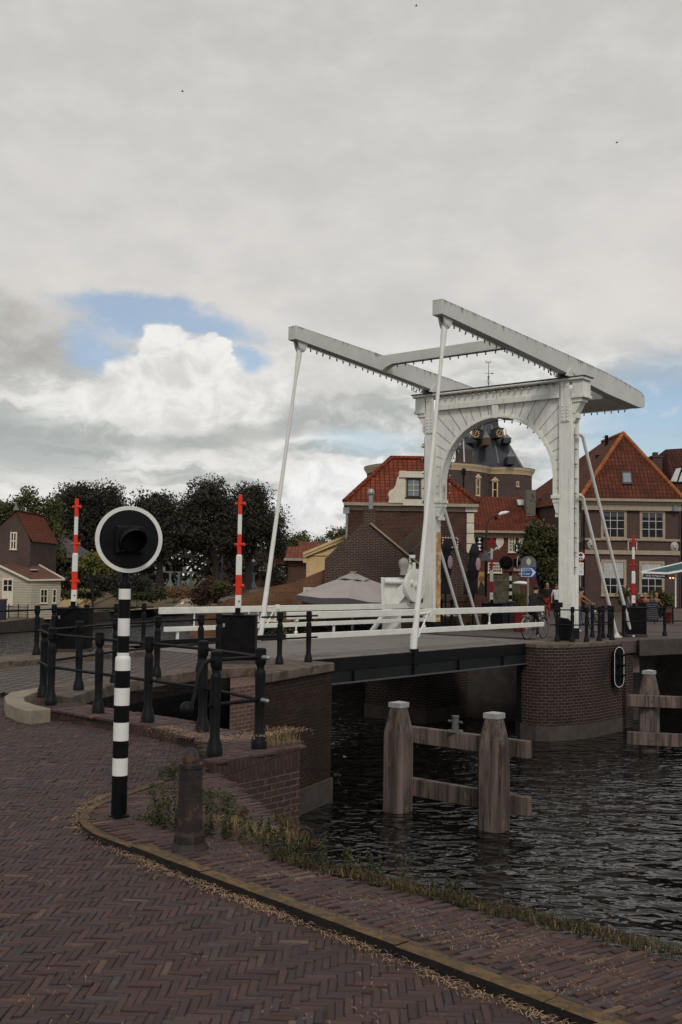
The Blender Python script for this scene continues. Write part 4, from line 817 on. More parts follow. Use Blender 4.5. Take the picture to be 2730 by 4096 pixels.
# ------------------------------------------------------------------ mooring timbers
def pile(mb, c, zt, w_, zt2, n_ch=.28):
    def ring(z, w): k = w / 2; e = k * (1 - n_ch); return [c + U * a + V * b + Z * (z - c.z) for a, b in ((-k, -e), (-e, -k), (e, -k), (k, -e), (k, e), (e, k), (-e, k), (-k, e))]
    rs = [ring(-3.6, w_), ring(zt2, w_), ring(zt2 + .12, w_ * .97), ring(zt, w_ * .58)]; vs = [p for r_ in rs for p in r_]; n = 8
    fs = [(i * n + k, i * n + (k + 1) % n, (i + 1) * n + (k + 1) % n, (i + 1) * n + k) for i in range(3) for k in range(n)] + [tuple(range(8))[::-1], tuple(range(24, 32))]
    mb.add(vs, fs)
def mooring(label, c1, c2, ext0, ext1, zt, w_, zu, zl, bitt, off=1, single=False):
    t = thing('mooring_dolphin', label, 'mooring', (c1.x, c1.y, WZ), 'timber moorings')
    for c in ([c1] if single else [c1, c2]):
        q = MB(); pile(q, Vector((c.x, c.y, 0)), zt, w_, zt - .62); q.build('pile', WOOD, t, smooth=25)
        q = MB(); k = w_ * .31; q.obox(Vector((c.x, c.y, zt + .045)), U, V, Z, 2 * k, 2 * k, .10); b_ = len(q.v); q.add([Vector((c.x, c.y, zt + .125))] + [Vector((c.x, c.y, zt + .095)) + U * (a * k) + V * (b * k) for a, b in ((-1, -1), (1, -1), (1, 1), (-1, 1))], [(0, 1, 2), (0, 2, 3), (0, 3, 4), (0, 4, 1)]); q.build('pile_cap', CAPM, t)
    d = (c2 - c1); d.z = 0; d.normalize(); nn = Vector((-d.y, d.x, 0)) * off
    for z_, h in ((zu, .33), (zl, .36)):
        q = MB(); a = c1 + d * ext0 + nn * (w_ * .5 + .06); b = c2 + d * ext1 + nn * (w_ * .5 + .06); a.z = b.z = z_; q.bar(a, b, .18, h)
        for c in ([c1] if single else [c1, c2]): q.ball(Vector((c.x, c.y, z_)) + nn * (w_ * .5 + .155) + d * .06, .03, 6)
        q.build('cross_beam', WOOD, t, bevel=.02)
    if bitt is not None:
        q = MB(); c = c1.lerp(c2, bitt) + nn * (w_ * .5 + .06); c.z = zu + .165; q.box(c + Z * .01, .30, .24, .03); q.lathe([(.075, 0), (.07, .28), (.08, .29), (.08, .32), (0, .325)], c, Z, 12); q.tube(c + d * -.17 + Z * .2, c + d * .17 + Z * .2, .025); q.build('mooring_bitt', M('grey_iron', (.09, .095, .09), .6, .2, 6, .2), t, smooth=35)
    return t
c1, c2 = at(1591, 3243, WZ), at(1975, 3318, WZ)
mooring('weathered mooring of two thick capped piles joined by beams, in water before the bridge', c1, c2, -.05, .62, -.66, .50, -1.24, -2.32, .52)
d_ = (c2 - c1).normalized(); cr = ay(2598, 2950, 31.0); mooring('grey mooring pile with two long beams in the shade under the far quay at right', Vector((cr.x, cr.y, WZ)), Vector((cr.x, cr.y, WZ)) + Vector((.97, -.24, 0)) * 3.2, -.62, .6, -.62, .48, -1.36, -2.42, None, -1, True)
# waterway signal on the pier
t = thing('waterway_signal', 'upright oblong black boat signal with white outline and three hoods, hung on the near pier', 'signal', tuple(ay(2478, 2668, 34.2)))
wc = ay(2478, 2668, 34.3); fn = Vector((.60, -.80, 0)).normalized(); fr = Vector((.80, .60, 0)).normalized()
def stad(r_, hl, n=14): return [(r_ * math.cos(a), hl + r_ * math.sin(a)) for a in [math.pi * i / n for i in range(n + 1)]] + [(r_ * math.cos(a), -hl + r_ * math.sin(a)) for a in [math.pi + math.pi * i / n for i in range(n + 1)]]
def sp(p, h): return wc + fr * p[0] + Z * p[1] + fn * h
q = MB(); so_ = stad(.255, .40); q.ext([sp(p, 0) for p in so_], fn * -.06); q.build('plate', BLACK, t)
q = MB(); a_ = stad(.24, .40); b_ = stad(.222, .40)
for i in range(len(a_)): j = (i + 1) % len(a_); q.quad(sp(a_[i], .004), sp(a_[j], .004), sp(b_[j], .004), sp(b_[i], .004))
q.build('outline', LETTER, t)
for h in (.32, 0, -.32):
    q = MB(); n = 10; vs = []
    for r_ in (.10, .092):
        for k in range(n + 1):
            a = R(-10) + R(200) * k / n
            for e in (0, .06 + .22 * max(0, math.sin(a))): vs.append(sp((r_ * math.cos(a), h + r_ * math.sin(a)), e))
    fs = []
    for k in range(n):
        for b in (0, 2 * (n + 1)): fs.append((b + 2 * k, b + 2 * k + 1, b + 2 * k + 3, b + 2 * k + 2))
    q.add(vs, fs); q.lathe([(.09, .0), (.09, .03), (0, .035)], sp((0, h), 0), fn, 14); q.build('hood', BLACKG, t, smooth=50)
q = MB(); q.obox(sp((0, .1), -.2), fr, fn, Z, .1, .3, .1); q.obox(sp((0, -.3), -.2), fr, fn, Z, .1, .3, .1); q.build('bracket', IRON, t)
# ------------------------------------------------------------------ strings of bulbs on the bridge
_b = MB(); _b.k = 0; _b.lathe([(.022, 0), (.022, -.035), (.018, -.04)], n=8); _b.k = 1; _b.lathe([(.016, -.04), (.028, -.06), (.026, -.085), (.012, -.10), (0, -.102)], n=8)
_bo = _b.build('bulb', [IRON, M('clear_bulb', (.50, .44, .34), .15, .1, 5, 0)], smooth=40); BULB = _bo.data; bpy.data.objects.remove(_bo)
def string(label, pts, n, dirn=None, sag=0, scale=1.0):
    t = thing('light_string', label, 'light string', tuple(pts[0]), 'bulb strings on the bridge')
    L = [0]
    for a, b in zip(pts, pts[1:]): L.append(L[-1] + (b - a).length)
    def pos(s):
        for i in range(len(pts) - 1):
            if s <= L[i + 1] or i == len(pts) - 2: return pts[i].lerp(pts[i + 1], (s - L[i]) / (L[i + 1] - L[i]))
    q = MB(); q.poly(pts, .008, 5); q.build('cable', BLACK, t)
    for i in range(n):
        p = pos(L[-1] * (i + .5) / n) + Vector((random.gauss(0, .012), random.gauss(0, .012), 0)); o = bpy.data.objects.new('bulb', BULB); COL.objects.link(o); o.parent = t; o.location = p - Vector(t.location)
        if dirn: o.rotation_mode = 'QUATERNION'; o.rotation_quaternion = (-dirn(p)).to_track_quat('Z', 'Y')
        else: o.rotation_euler = (random.gauss(0, .12), random.gauss(0, .12), 0)
        o.scale = (scale,) * 3
def zb(u_):
    for a, b in zip(beam_st, beam_st[1:]):
        if a[0] <= u_ <= b[0]: return a[1] + (b[1] - a[1]) * (u_ - a[0]) / (b[0] - a[0])
    return 9
for k, nm in (('n', 'near balance beam'), ('f', 'far balance beam')):
    vv = VC[k] - .15 if k == 'n' else VC[k] - .15; string('string of small bulbs along the underside of the %s' % nm, [br(u_, vv, zb(u_) - .02) for u_ in (-6.7, -5, -3.4, -1.8, -.35)], 19)
string('string of small bulbs under the cross tie between the beams', [br(-2.98, v_, 9.29) for v_ in (-5.2, -3, -.6)], 13)
string('string of small bulbs along the rear edge of the counterweight', [br(5.7, v_, 8.48) for v_ in (-5.0, -3, -.6)], 16)
arcp = [(VCC + (RA - .05) * math.cos(math.pi * i / 24), ZC + (RA - .05) * math.sin(math.pi * i / 24)) for i in range(25)]
string('string of bulbs around the inside of the portal arch', [br(.38, VCC + RA - .06, 4.95)] + [br(.38, a, b) for a, b in arcp] + [br(.38, VCC - RA + .06, 4.95)], 24, lambda p: (Vector((O.x, O.y, 0)) + V * VCC + U * .38 + Z * ZC - p).normalized() if p.z > ZC else (V * (1 if (p - br(0, VCC, 0)).dot(V) < 0 else -1)))
string('string of bulbs up the side of the near portal post', [br(.18, .035, z_) for z_ in (2.2, 4, 7.1)], 10, lambda p: V)
string('string of small bulbs along the front of the portal cornice', [br(-.05, v_, 8.62) for v_ in (-5.4, -3, -.5)], 17, scale=1.15)
string('short drop of bulbs from the near beam to the cornice', [br(-.9, -.3, 9.0), br(-.55, -.5, 8.82)], 2)
string('loose cable loop with a bulb under the far beam', [br(-1.35, -5.6, 8.98), br(-1.3, -5.6, 8.72), br(-1.1, -5.6, 8.66), br(-.95, -5.6, 8.78), br(-.9, -5.6, 8.93)], 2)
string('small bulbs down the outer side of the far portal post', [br(.05, -5.97, z_) for z_ in (4.5, 5.8, 7.2)], 5, lambda p: -V)
# ------------------------------------------------------------------ buildings
def window(root, o, ax, n, w_, h, cols, rows, fm, pm, fw=.10, mw=.035, dep=.06, name='window', mmat=None, lab=None):
    """o = centre on the wall plane, ax along the wall, n outward"""
    q = MB(); q.k = 0; o = Vector(o)
    for s in (-1, 1): q.obox(o + ax * (s * (w_ / 2 - fw / 2)) + n * (dep / 2), ax, n, Z, fw, dep, h)
    for s in (-1, 1): q.obox(o + Z * (s * (h / 2 - fw / 2)) + n * (dep / 2), ax, n, Z, w_ - 2 * fw, dep - .004, fw)
    q.obox(o + Z * (-h / 2 - .02) + n * (dep / 2 + .03), ax, n, Z, w_ + .12, dep + .06, .05)
    q.k = 1 if mmat else 0; iw, ih = w_ - 2 * fw, h - 2 * fw
    for i in range(1, cols): q.obox(o + ax * (-iw / 2 + iw * i / cols) + n * .025, ax, n, Z, mw, .03, ih - .004)
    for i in range(1, rows): q.obox(o + Z * (-ih / 2 + ih * i / rows) + n * .026, ax, n, Z, iw - .004, .026, mw)
    f = q.build(name, [fm, mmat or fm], root)
    if lab: f['label'] = lab
    q = MB(); q.obox(o + n * .008, ax, n, Z, iw + .01, .008, ih + .01); ORG[f] = ORG[root]; q.build('pane', pm, f); return f
def fx(px, py, Yd): p = ay(px, py, Yd); return p.x, p.z
# --- main brick house with hipped pantile roof (behind the far portal post)
YH = 52.0
x0, ze = fx(1396, 2014, YH); x1, _ = fx(1893, 2020, YH); xr0, zr = fx(1578, 1826, YH); xr1, _ = fx(1745, 1840, YH)
t = thing('brick_house', 'dark brick house with hipped pantile roof and ornate cream dormer, behind the far post', 'house', (x0, YH, 0))
q = MB(); q.bx(x0, x1, YH, YH + 8, -1.5, ze); q.build('wall', BRICKH, t)
q = MB(); e = .22; zr += .25; xm0, xm1 = xr0, x1 - (xr0 - x0); a = [Vector((x0 - e, YH - e, ze + .06)), Vector((x1 + e, YH - e, ze + .06)), Vector((x1 + e, YH + 8 + e, ze + .06)), Vector((x0 - e, YH + 8 + e, ze + .06))]
ym = YH + 3.2; b = [Vector((xm0, ym, zr)), Vector((xm1, ym, zr))]
q.quad(a[0], a[1], b[1], b[0]); q.quad(a[2], a[3], b[0], b[1]); q.quad(a[1], a[2], b[1]); q.quad(a[3], a[0], b[0]); q.quad(a[3], a[2], a[1], a[0])
rf = q.build('roof', TILE, t)
q = MB()
for p_, r_ in ((a[0], b[0]), (a[1], b[1]), (b[0], b[1])):
    n = 16
    for i in range(n):
        s_, e_ = p_.lerp(r_, i / n), p_.lerp(r_, (i + 1.08) / n if i < n - 1 else 1); q.tube(s_ + Z * .03, e_ + Z * .05, .13, .11, 8)
q.build('ridge_tiles', TILE, rf, smooth=40); ORG[rf] = ORG[t]
q = MB(); q.bx(x0 - .25, x1 + .25, YH - .30, YH - .05, ze - .10, ze + .05); q.bx(x0 - .1, x1 + .1, YH - .06, YH - .005, ze - .32, ze - .105); q.build('gutter', SANDST, t)
q = MB(); q.tube((x0 - .08, YH - .08, -1), (x0 - .08, YH - .08, ze - .2), .06); q.box((x0 - .12, YH - .1, ze - .35), .3, .2, .3); q.build('drainpipe', METALG, t)
q = MB(); qx0, _ = fx(1868, 2030, YH); qx1, _ = fx(1897, 2030, YH)
for i in range(12): q.bx(qx0 + (.0 if i % 2 else -.0), qx1, YH - .06, YH + .3, ze - .35 - (i + 1) * .50, ze - .35 - i * .50 - .03)
q.bx(qx0 - .08, qx1 + .14, YH - .14, YH + .4, ze - .33, ze + .0); q.build('quoin', CREAMW, t, bevel=.01)
dx0, dz1 = fx(1627, 1912, YH - .35); dx1, dz0 = fx(1684, 1990, YH - .35); dcx = (dx0 + dx1) / 2
q = MB(); q.bx(dx0 - .05, dx1 + .05, YH - .3, YH + 2.2, dz0 - .15, dz1 + .05); dm = q.build('dormer', CREAMW, t)
ORG[dm] = ORG[t]
window(dm, (dcx, YH - .30, (dz0 + dz1) / 2), X, -Yv, dx1 - dx0, dz1 - dz0, 2, 3, DGREEN, GLASSG, .07, .03, mmat=CREAMW)
q = MB()
for s in (1, -1):
    prof = [(0, -.28), (.98, -.28), (.93, -.05), (1.0, .12), (.92, .30), (.66, .42), (.55, .62), (.46, .95), (.36, 1.05), (.34, 1.28), (0, 1.28)]
    hw = (dx1 - dx0) / 2 + .06; q.ext([(dcx + s * (hw + p_[0] * .82), YH - .34, dz0 + p_[1]) for p_ in prof], (0, .16, 0))
q.bx(dcx - hw - .3, dcx + hw + .3, YH - .42, YH + .1, dz1 + .02, dz1 + .32); q.bx(dcx - hw - .1, dcx + hw + .1, YH - .38, YH - .02, dz0 - .40, dz0 - .09); q.build('scroll_front', CREAMW, dm, bevel=.01)
# low gable extension with tumbled brick
YG = 46.0
gx, gzt = fx(1468, 2098, YG); gl = fx(1300, 2236, YG); gr = fx(1650, 2244, YG)
t = thing('gable_extension', 'low dark brick gable with diagonal brick tumbling, chimney and metal flue, behind the grey parasol', 'outbuilding', (gx, YG, 0))
q = MB(); q.ext([(gl[0], YG, -1.6), (gr[0] + .55, YG, -1.6), (gr[0] + .55, YG, gr[1] - .35), (gx + .25, YG, gzt), (gx - .25, YG, gzt), (gl[0], YG, gl[1])], (0, 5.9, 0)); q.build('wall', BRICKG, t)
for s, mt in ((-1, BRICKT2), (1, BRICKT)):
    q = MB(); e_ = Vector((gl[0], 0, gl[1])) if s < 0 else Vector((gr[0] + .45, 0, gr[1] - .28)); top = Vector((gx + s * .1, 0, gzt)); d = e_ - top; n_t = 4
    for i in range(n_t):
        p0, p1 = top + d * ((i + .05) / n_t), top + d * ((i + .95) / n_t); tip = Vector((p0.x, 0, p1.z)); pts_ = [Vector((v_.x, YG - .004, v_.z)) for v_ in (p0, p1, tip)]; q.quad(*pts_)
    q.build('brick_tumbling', mt, t)
q = MB(); q.bar((gx + .15, YG - .02, gzt + .06), (gr[0] + .6, YG - .02, gr[1] - .36), .2, .07); q.build('verge_coping', SANDST, t)
cx0, cz1 = fx(1456, 2042, YG); cx1, _ = fx(1504, 2042, YG)
q = MB(); q.bx(cx0, cx1, YG + .01, YG + .6, gzt - .7, cz1); q.bx(cx0 - .04, cx1 + .04, YG - .03, YG + .64, cz1 - .002, cz1 + .07); ch = q.build('chimney', BRICKG, t); ORG[ch] = ORG[t]
fxm, fz1 = fx(1486, 1966, YG); q = MB(); q.lathe([(.095, cz1), (.095, fz1 + .18 - .30), (.15, fz1 - .10), (.16, fz1 - .02), (.13, fz1 + .02), (.12, fz1 + .10), (.09, fz1 + .14), (0, fz1 + .14)], (fxm, YG + .3, 0), n=14); q.build('flue', METALG, ch, smooth=35)
# ruined gable stub between
q = MB(); a0 = fx(1690, 2095, 50); a1 = fx(1570, 2195, 50); q.ext([(a1[0], 50, -1), (a0[0] + .8, 50, -1), (a0[0] + .8, 50, a0[1]), (a0[0], 50, a0[1]), (a1[0], 50, a1[1])], (0, 1.9, 0)); tag(q.build('gable_wall', brick('mossy_gable_brick', (.085, .06, .042), (.06, .042, .032), (.12, .10, .08), sa=.5), loc=(a0[0], 50, 0)), 'weathered mossy brick gable wall against the dark brick house', 'wall')
# second gable right of the post, with the mirror
t2x, t2z = fx(1775, 2095, YG + .6); q = MB(); e0 = fx(1893, 2235, YG + .6); q.ext([(t2x - 1.3, YG + .6, -1), (e0[0], YG + .6, -1), (e0[0], YG + .6, e0[1]), (t2x, YG + .6, t2z), (t2x - 1.3, YG + .6, t2z - 1.2)], (0, 4.5, 0)); tag(q.build('gable_wall', BRICKG, loc=(t2x, YG + .6, 0)), 'dark brick gable wall with raking edge behind the folded black parasols', 'wall')
# bastion wall and ochre gable house at left of it
YB = 49.0
w0, w1, w2 = fx(1302, 2270, YB), fx(1075, 2345, YB), fx(905, 2400, YB)
q = MB(); q.ext([(w2[0] - 1.6, YB, -2.4), (w0[0] + .2, YB, -2.4), (w0[0] + .2, YB, w0[1]), (w1[0] + 1.2, YB, w1[1] + .22), (w1[0], YB, w1[1] - .05), (w2[0], YB, w2[1]), (w2[0] - 1.6, YB, w2[1] - 1.2)], (0, 1.2, 0)); tag(q.build('bastion_wall', BRICKB, loc=(w1[0], YB, 0)), 'sloping reddish brown bastion wall with a grassy top, left of the parasol', 'wall')
q = MB(); wq = fx(1232, 2345, YB - .05)
tz = thing('outbuilding_window', 'small white-framed basement window at the foot of the bastion wall by the parasol', 'window', (wq[0], YB, 0)); window(tz, (wq[0] + .3, YB - .01, wq[1] - .35), X, -Yv, 1.0, .6, 1, 1, CREAMW, GLASS, .12)
wq = fx(1050, 2462, YB - .05); tz = thing('basement_window', 'three-pane white window low in the bastion wall, seen under the white rail', 'window', (wq[0], YB, 0)); window(tz, (wq[0], YB - .02, wq[1]), X, -Yv, 1.3, .5, 3, 1, CREAMW, GLASSG, .09, .06)
YO = 58.0
o0, o1, o2, o3 = fx(1226, 2292, YO), fx(1218, 2210, YO), fx(1392, 2138, YO), fx(1400, 2300, YO)
t = thing('ochre_house', 'ochre plastered side gable with moulded cornice between orange roofs and dark brick gable', 'house', (o1[0], YO, 0))
q = MB(); q.ext([(o1[0] + .12, YO, -.5), (o3[0] + .5, YO, -.5), (o2[0] + .5, YO, o2[1] - .15), (o1[0] + .12, YO, o1[1] - .15)], (0, 4, 0)); q.build('wall', YELLOW, t)
q = MB(); d = Vector((o2[0] - o1[0], 0, o2[1] - o1[1])); pa = Vector((o1[0] - .05, YO - .06, o1[1])); q.bar(pa - Z * .07, pa - Z * .07 + d * 1.05, .3, .14); q.bar(pa - Z * .22, pa - Z * .22 + d * 1.05, .2, .14); q.bx(o1[0] - .05, o1[0] + .14, YO - .08, YO + .3, o1[1] - .55, o1[1] - .24); q.bx(o1[0] + .0, o3[0] - .4, YO - .06, YO - .005, o0[1] + .95 - 0, o0[1] + 1.04); q.build('cornice', YELLOW, t)
YR = 66.0
def gabroof(name, label, px0, px1, pyr, pye, Yd, mat, wallm, depth=7, base=-1):
    a0, zr_ = fx(px0, pyr, Yd); a1, ze_ = fx(px1, pye, Yd); t = thing(name, label, 'house', (a0, Yd, 0))
    q = MB(); q.bx(a0 + .2, a1 - .2, Yd, Yd + depth, base, ze_); q.build('wall', wallm, t)
    q = MB(); p_ = [Vector((a0, Yd - .3, ze_)), Vector((a1, Yd - .3, ze_)), Vector((a1, Yd + depth / 2, zr_)), Vector((a0, Yd + depth / 2, zr_)), Vector((a1, Yd + depth + .3, ze_)), Vector((a0, Yd + depth + .3, ze_))]
    q.quad(p_[0], p_[1], p_[2], p_[3]); q.quad(p_[3], p_[2], p_[4], p_[5]); q.quad(p_[1], p_[4], p_[2]); q.quad(p_[0], p_[3], p_[5]); q.quad(p_[0], p_[5], p_[4], p_[1]); r_ = q.build('roof', mat, t); ORG[r_] = ORG[t]
    q = MB(); q.bx(a0 - .05, a1 + .05, Yd - .42, Yd - .28, ze_ - .12, ze_ + .03); q.build('gutter', SANDST, t); return t, (a0, a1, zr_, ze_)
t, (a0, a1, zr_, ze_) = gabroof('cottage', 'low house with bright orange pantile roof between the trees and ochre gable', 1142, 1246, 2180, 2236, YR, TILE, BRICKH, 6)
t, (a0, a1, zr_, ze_) = gabroof('shed_house', 'house with half dark bitumen, half orange roof behind the ochre gable', 1190, 1330, 2160, 2215, 74, TILE, BRICKH, 6); q = MB(); s0 = fx(1226, 2164, 74); s1 = fx(1325, 2164, 74); q.ext([(s0[0], 74.25, s1[1] - 1.15), (s1[0], 74.25, s1[1] - 1.15), (s1[0], 76.9, s1[1] - .05), (s0[0], 76.9, s1[1] - .05)], (0, -.04, .06)); q.build('bitumen_sheet', M('bitumen', (.045, .044, .055), .8, .2, 3, .1), t)
# --- red-roofed building with shutters, behind the arch
YS = 74.0
a0, zr_ = fx(1868, 1986, YS + 3.5); a1, ze_ = fx(2150, 2128, YS); a0 = fx(1880, 2100, YS)[0]
t = thing('shutter_house', 'long red brick house with mottled pantile roof, skylight and dark diamond shutters, behind the arch', 'house', (a0, YS, 0))
aR = fx(2290, 2100, YS)[0]
q = MB(); q.bx(a0, aR, YS, YS + 7, -1, ze_); q.build('wall', BRICKS, t)
q = MB(); q.quad((a0 - .3, YS - .3, ze_), (aR, YS - .3, ze_), (aR, YS + 3.5, zr_), (a0 - .3, YS + 3.5, zr_)); q.quad((a0 - .3, YS + 3.5, zr_), (aR, YS + 3.5, zr_), (aR, YS + 7, ze_), (a0 - .3, YS + 7, ze_)); q.quad((a0 - .3, YS - .3, ze_), (a0 - .3, YS + 3.5, zr_), (a0 - .3, YS + 7, ze_)); rf = q.build('roof', TILE3, t); ORG[rf] = ORG[t]
q = MB(); q.bx(a0 - .3, aR, YS - .5, YS - .31, ze_ - .12, ze_ + .04); q.bx(a0, aR, YS - .08, YS - .005, ze_ - .45, ze_ - .13); q.build('gutter', SANDST, t)
def onroof(px, py): 
    d = ray(px, py); nrm = Vector((0, -(zr_ - ze_), 3.8)); p0 = Vector((0, YS - .3, ze_)); return CAM + d * ((p0 - CAM).dot(nrm) / d.dot(nrm)), nrm.normalized()
sk = [onroof(*p)[0] for p in ((2068, 2005), (2096, 2005), (2102, 2026), (2073, 2026))]; nrm = onroof(2080, 2010)[1]
q = MB(); c_ = sum(sk, Vector()) / 4; q.ext([c_ + (p - c_) * 1.25 for p in sk], nrm * .12); s_ = q.build('skylight', SLATE, rf); q = MB(); q.ext([p + nrm * .122 for p in sk], nrm * .02); q.build('pane', GLASSB, s_)
q = MB(); m0 = fx(2110, 1958, YS + 1); m1 = fx(2147, 1995, YS + 1); q.bx(m0[0], m1[0], YS + 1.3, YS + 2.4, m1[1] - 1.2, m0[1]); q.build('chimney', M('rendered_chimney', (.17, .155, .13), .9, .3, 3, .3, spot=((.06, .055, .045), 3, .5)), rf)
q = MB(); m0 = fx(2174, 1990, YS + 1); q.lathe([(.10, m0[1] - .8), (.14, m0[1] - .3), (.10, m0[1])], (m0[0], YS + 2, 0), n=10); q.build('chimney_pot', CAST, rf, smooth=40)
def wpx(px0, py0, px1, py1, Yd): a = fx(px0, py0, Yd); b = fx(px1, py1, Yd); return ((a[0] + b[0]) / 2, Yd, (a[1] + b[1]) / 2), abs(b[0] - a[0]), abs(b[1] - a[1])
c_, w_, h_ = wpx(2034, 2147, 2062, 2210, YS); window(t, c_, X, -Yv, w_, h_, 3, 4, CREAMW, GLASS, .09, .05)
c_, w_, h_ = wpx(1896, 2142, 1913, 2200, YS); window(t, c_, X, -Yv, w_, h_, 1, 2, CREAMW, GLASS, .07, .05)
c_, w_, h_ = wpx(1953, 2250, 2008, 2292, YS); window(t, c_, X, -Yv, w_, h_, 6, 3, CREAMW, GLASS, .07, .05)
for (p0, p1, n) in (((1904, 2147), (1933, 2206), 2), ((2058, 2175), (2079, 2210), 1)):
    c_, w_, h_ = wpx(*p0, *p1, YS); c_ = Vector(c_); q = MB(); q.k = 0; q.obox(c_ - Yv * .05, X, Yv, Z, w_, .06, h_); q.k = 1
    for i in range(n):
        cz = c_.z + (h_ / n) * ((n - 1) / 2 - i); hh = h_ / n * .36
        for s in (1, -1): q.ext([(c_.x - w_ * .26, c_.y - .085, cz + s * hh), (c_.x + w_ * .26, c_.y - .085, cz + s * hh), (c_.x, c_.y - .085, cz)], (0, -.01, 0))
    q.build('shutter', [BLACK, LETTER], t)
for p in ((2000, 2165), (2089, 2168)):
    c_ = Vector((*fx(*p, YS)[:1], YS, fx(*p, YS)[1])); q = MB(); q.lathe([(.20, .02), (.27, .02), (.27, .06), (.20, .06)], c_, -Yv, 18)
    for v_ in q.v: v_.z = c_.z + (v_.z - c_.z) * 1.55
    for i in (-1, 0, 1): q.obox(c_ - Yv * .05 + X * (i * .1), X, Yv, Z, .03, .02, .7); q.obox(c_ - Yv * .052 + Z * (i * .2), X, Yv, Z, .42, .02, .03)
    w_ = q.build('oval_window', CREAMW, t, smooth=30); ORG[w_] = ORG[t]; q = MB(); q.lathe([(.24, .0), (.24, .015), (0, .015)], c_, -Yv, 18)
    for v_ in q.v: v_.z = c_.z + (v_.z - c_.z) * 1.55
    q.build('pane', GLASS, w_)
q = MB(); g0 = fx(1960, 2300, 70); g1 = fx(2080, 2300, 70); q.bx(g0[0], g1[0], 70, 70.4, -.2, g0[1]); tag(q.build('garden_wall', M('mossy_stone', (.10, .088, .062), .95, .35, 2.2, .4, spot=((.045, .042, .03), 2.5, .5)), loc=(g0[0], 70, 0)), 'mossy grey garden wall below the shuttered house', 'wall')
# --- round gate tower
YT = 112.0
t = thing('gate_tower', 'round brick gate tower with slate spire, gilded clocks and weathervane behind the portal arch', 'tower', (fx(1955, 2200, YT)[0], YT + 8, 0))
def cyl(px, rpx, Yf): c = fx(px, 2000, Yf)[0]; r_ = rpx * Yf / F; return c, Yf + r_, r_
zc1 = fx(1900, 1853, YT)[1]; zc0 = fx(1900, 1878, YT)[1]
A_ = cyl(1735, 262, YT); B_ = cyl(2022, 127, YT + 4)
for (cx_, cy_, r_) in (A_, B_):
    q = MB(); q.lathe([(r_, -1), (r_, zc0)], (cx_, cy_, 0), n=96); q.build('wall', BRICKTW, t, smooth=40)
    q = MB(); q.lathe([(r_ + .04, zc0 - .02), (r_ + .06, zc0 + .1), (r_ + .25, zc0 + .4), (r_ + .34, zc1 - .1), (r_ + .34, zc1), (0, zc1 + .01)], (cx_, cy_, 0), n=96); q.build('cornice', CREAM, t, smooth=30)
    q = MB(); q.lathe([(r_ + .37, zc1 + .005), (r_ + .37, zc1 + .07), (0, zc1 + .3)], (cx_, cy_, 0), n=96); q.build('parapet_cap', SLATEL, t)
scy = YT + 9; sx0, sx1 = fx(1840, 1868, scy)[0], fx(2116, 1868, scy)[0]; scx = fx(1955, 1500, scy)[0]; zb0 = fx(1955, 1884, scy)[1]
zm = fx(1950, 1706, scy)[1]; wt = (fx(1996, 1700, scy)[0] - fx(1914, 1700, scy)[0]) / 2
def octa(r_, z_, a0=R(22.5 - 14)): return [(scx + r_ * math.cos(a0 + R(45 * k)), scy + r_ * math.sin(a0 + R(45 * k)), z_) for k in range(8)]
rb = (sx1 - sx0) / 2 * 1.06
rings = [octa(rb * 1.06, zb0 - 1), octa(rb, zb0 + .4), octa(wt * 1.06, zm), octa(wt * 1.0, zm + 1.0)]
q = MB(); vs = [p for r_ in rings for p in r_]; fs = [(i * 8 + k, i * 8 + (k + 1) % 8, (i + 1) * 8 + (k + 1) % 8, (i + 1) * 8 + k) for i in range(3) for k in range(8)] + [tuple(range(24, 32))]; q.add(vs, fs); rf = q.build('spire', SLATE, t); ORG[rf] = ORG[t]
q = MB()
for k in range(8): q.poly([rings[1][k], rings[2][k]], .11, 6)
q.build('hip_flashing', SLATEL, rf)
zt0 = fx(1953, 1552, YT + 7)[1]; zt1 = fx(1953, 1536, YT + 7)[1]
q = MB(); q.lathe([(wt * 1.05, zm + 1.0), (wt * 1.15, zm + 1.1), (wt * .9, zm + 1.3), (wt * .8, zt0 - 1.2), (wt * .9, zt0 - 1.1), (wt * .45, zt0 - .5), (.12, zt0 - .1), (.25, zt0 + .05), (.32, (zt0 + zt1) / 2), (.2, zt1 - .05), (.08, zt1)], (scx, scy, 0), n=8); q.build('lantern', SLATE, rf, smooth=20)
zv = fx(1953, 1436, YT + 7)[1]; q = MB(); q.k = 0; q.lathe([(.045, zt1), (.025, zv)], (scx, scy, 0), n=8); q.ball((scx, scy, zt1 + (zv - zt1) * .42), .1, 8); zx = zt1 + (zv - zt1) * .56; q.tube((scx - .42, scy, zx), (scx + .45, scy, zx), .02); q.add([(scx + .35, scy, zx + .1), (scx + .6, scy, zx), (scx + .35, scy, zx - .1)], [(0, 1, 2)])
for s in (1, -1): q.poly([(scx, scy, zt1 + .3), (scx + s * .18, scy, zt1 + .65), (scx + s * .05, scy, zt1 + 1.0), (scx + s * .16, scy, zt1 + 1.25)], .018, 5)
q.k = 1; q.ext([(scx - .32, scy, zv - .05), (scx + .28, scy, zv - .02), (scx + .30, scy, zv + .3), (scx + .2, scy, zv + .12), (scx - .22, scy, zv + .1), (scx - .28, scy, zv + .26), (scx - .36, scy, zv + .26)], (0, .06, 0)); q.build('weathervane', [IRON, M('gilt_vane', (.60, .42, .16), .4, .1, 3, 0, .3)], rf)
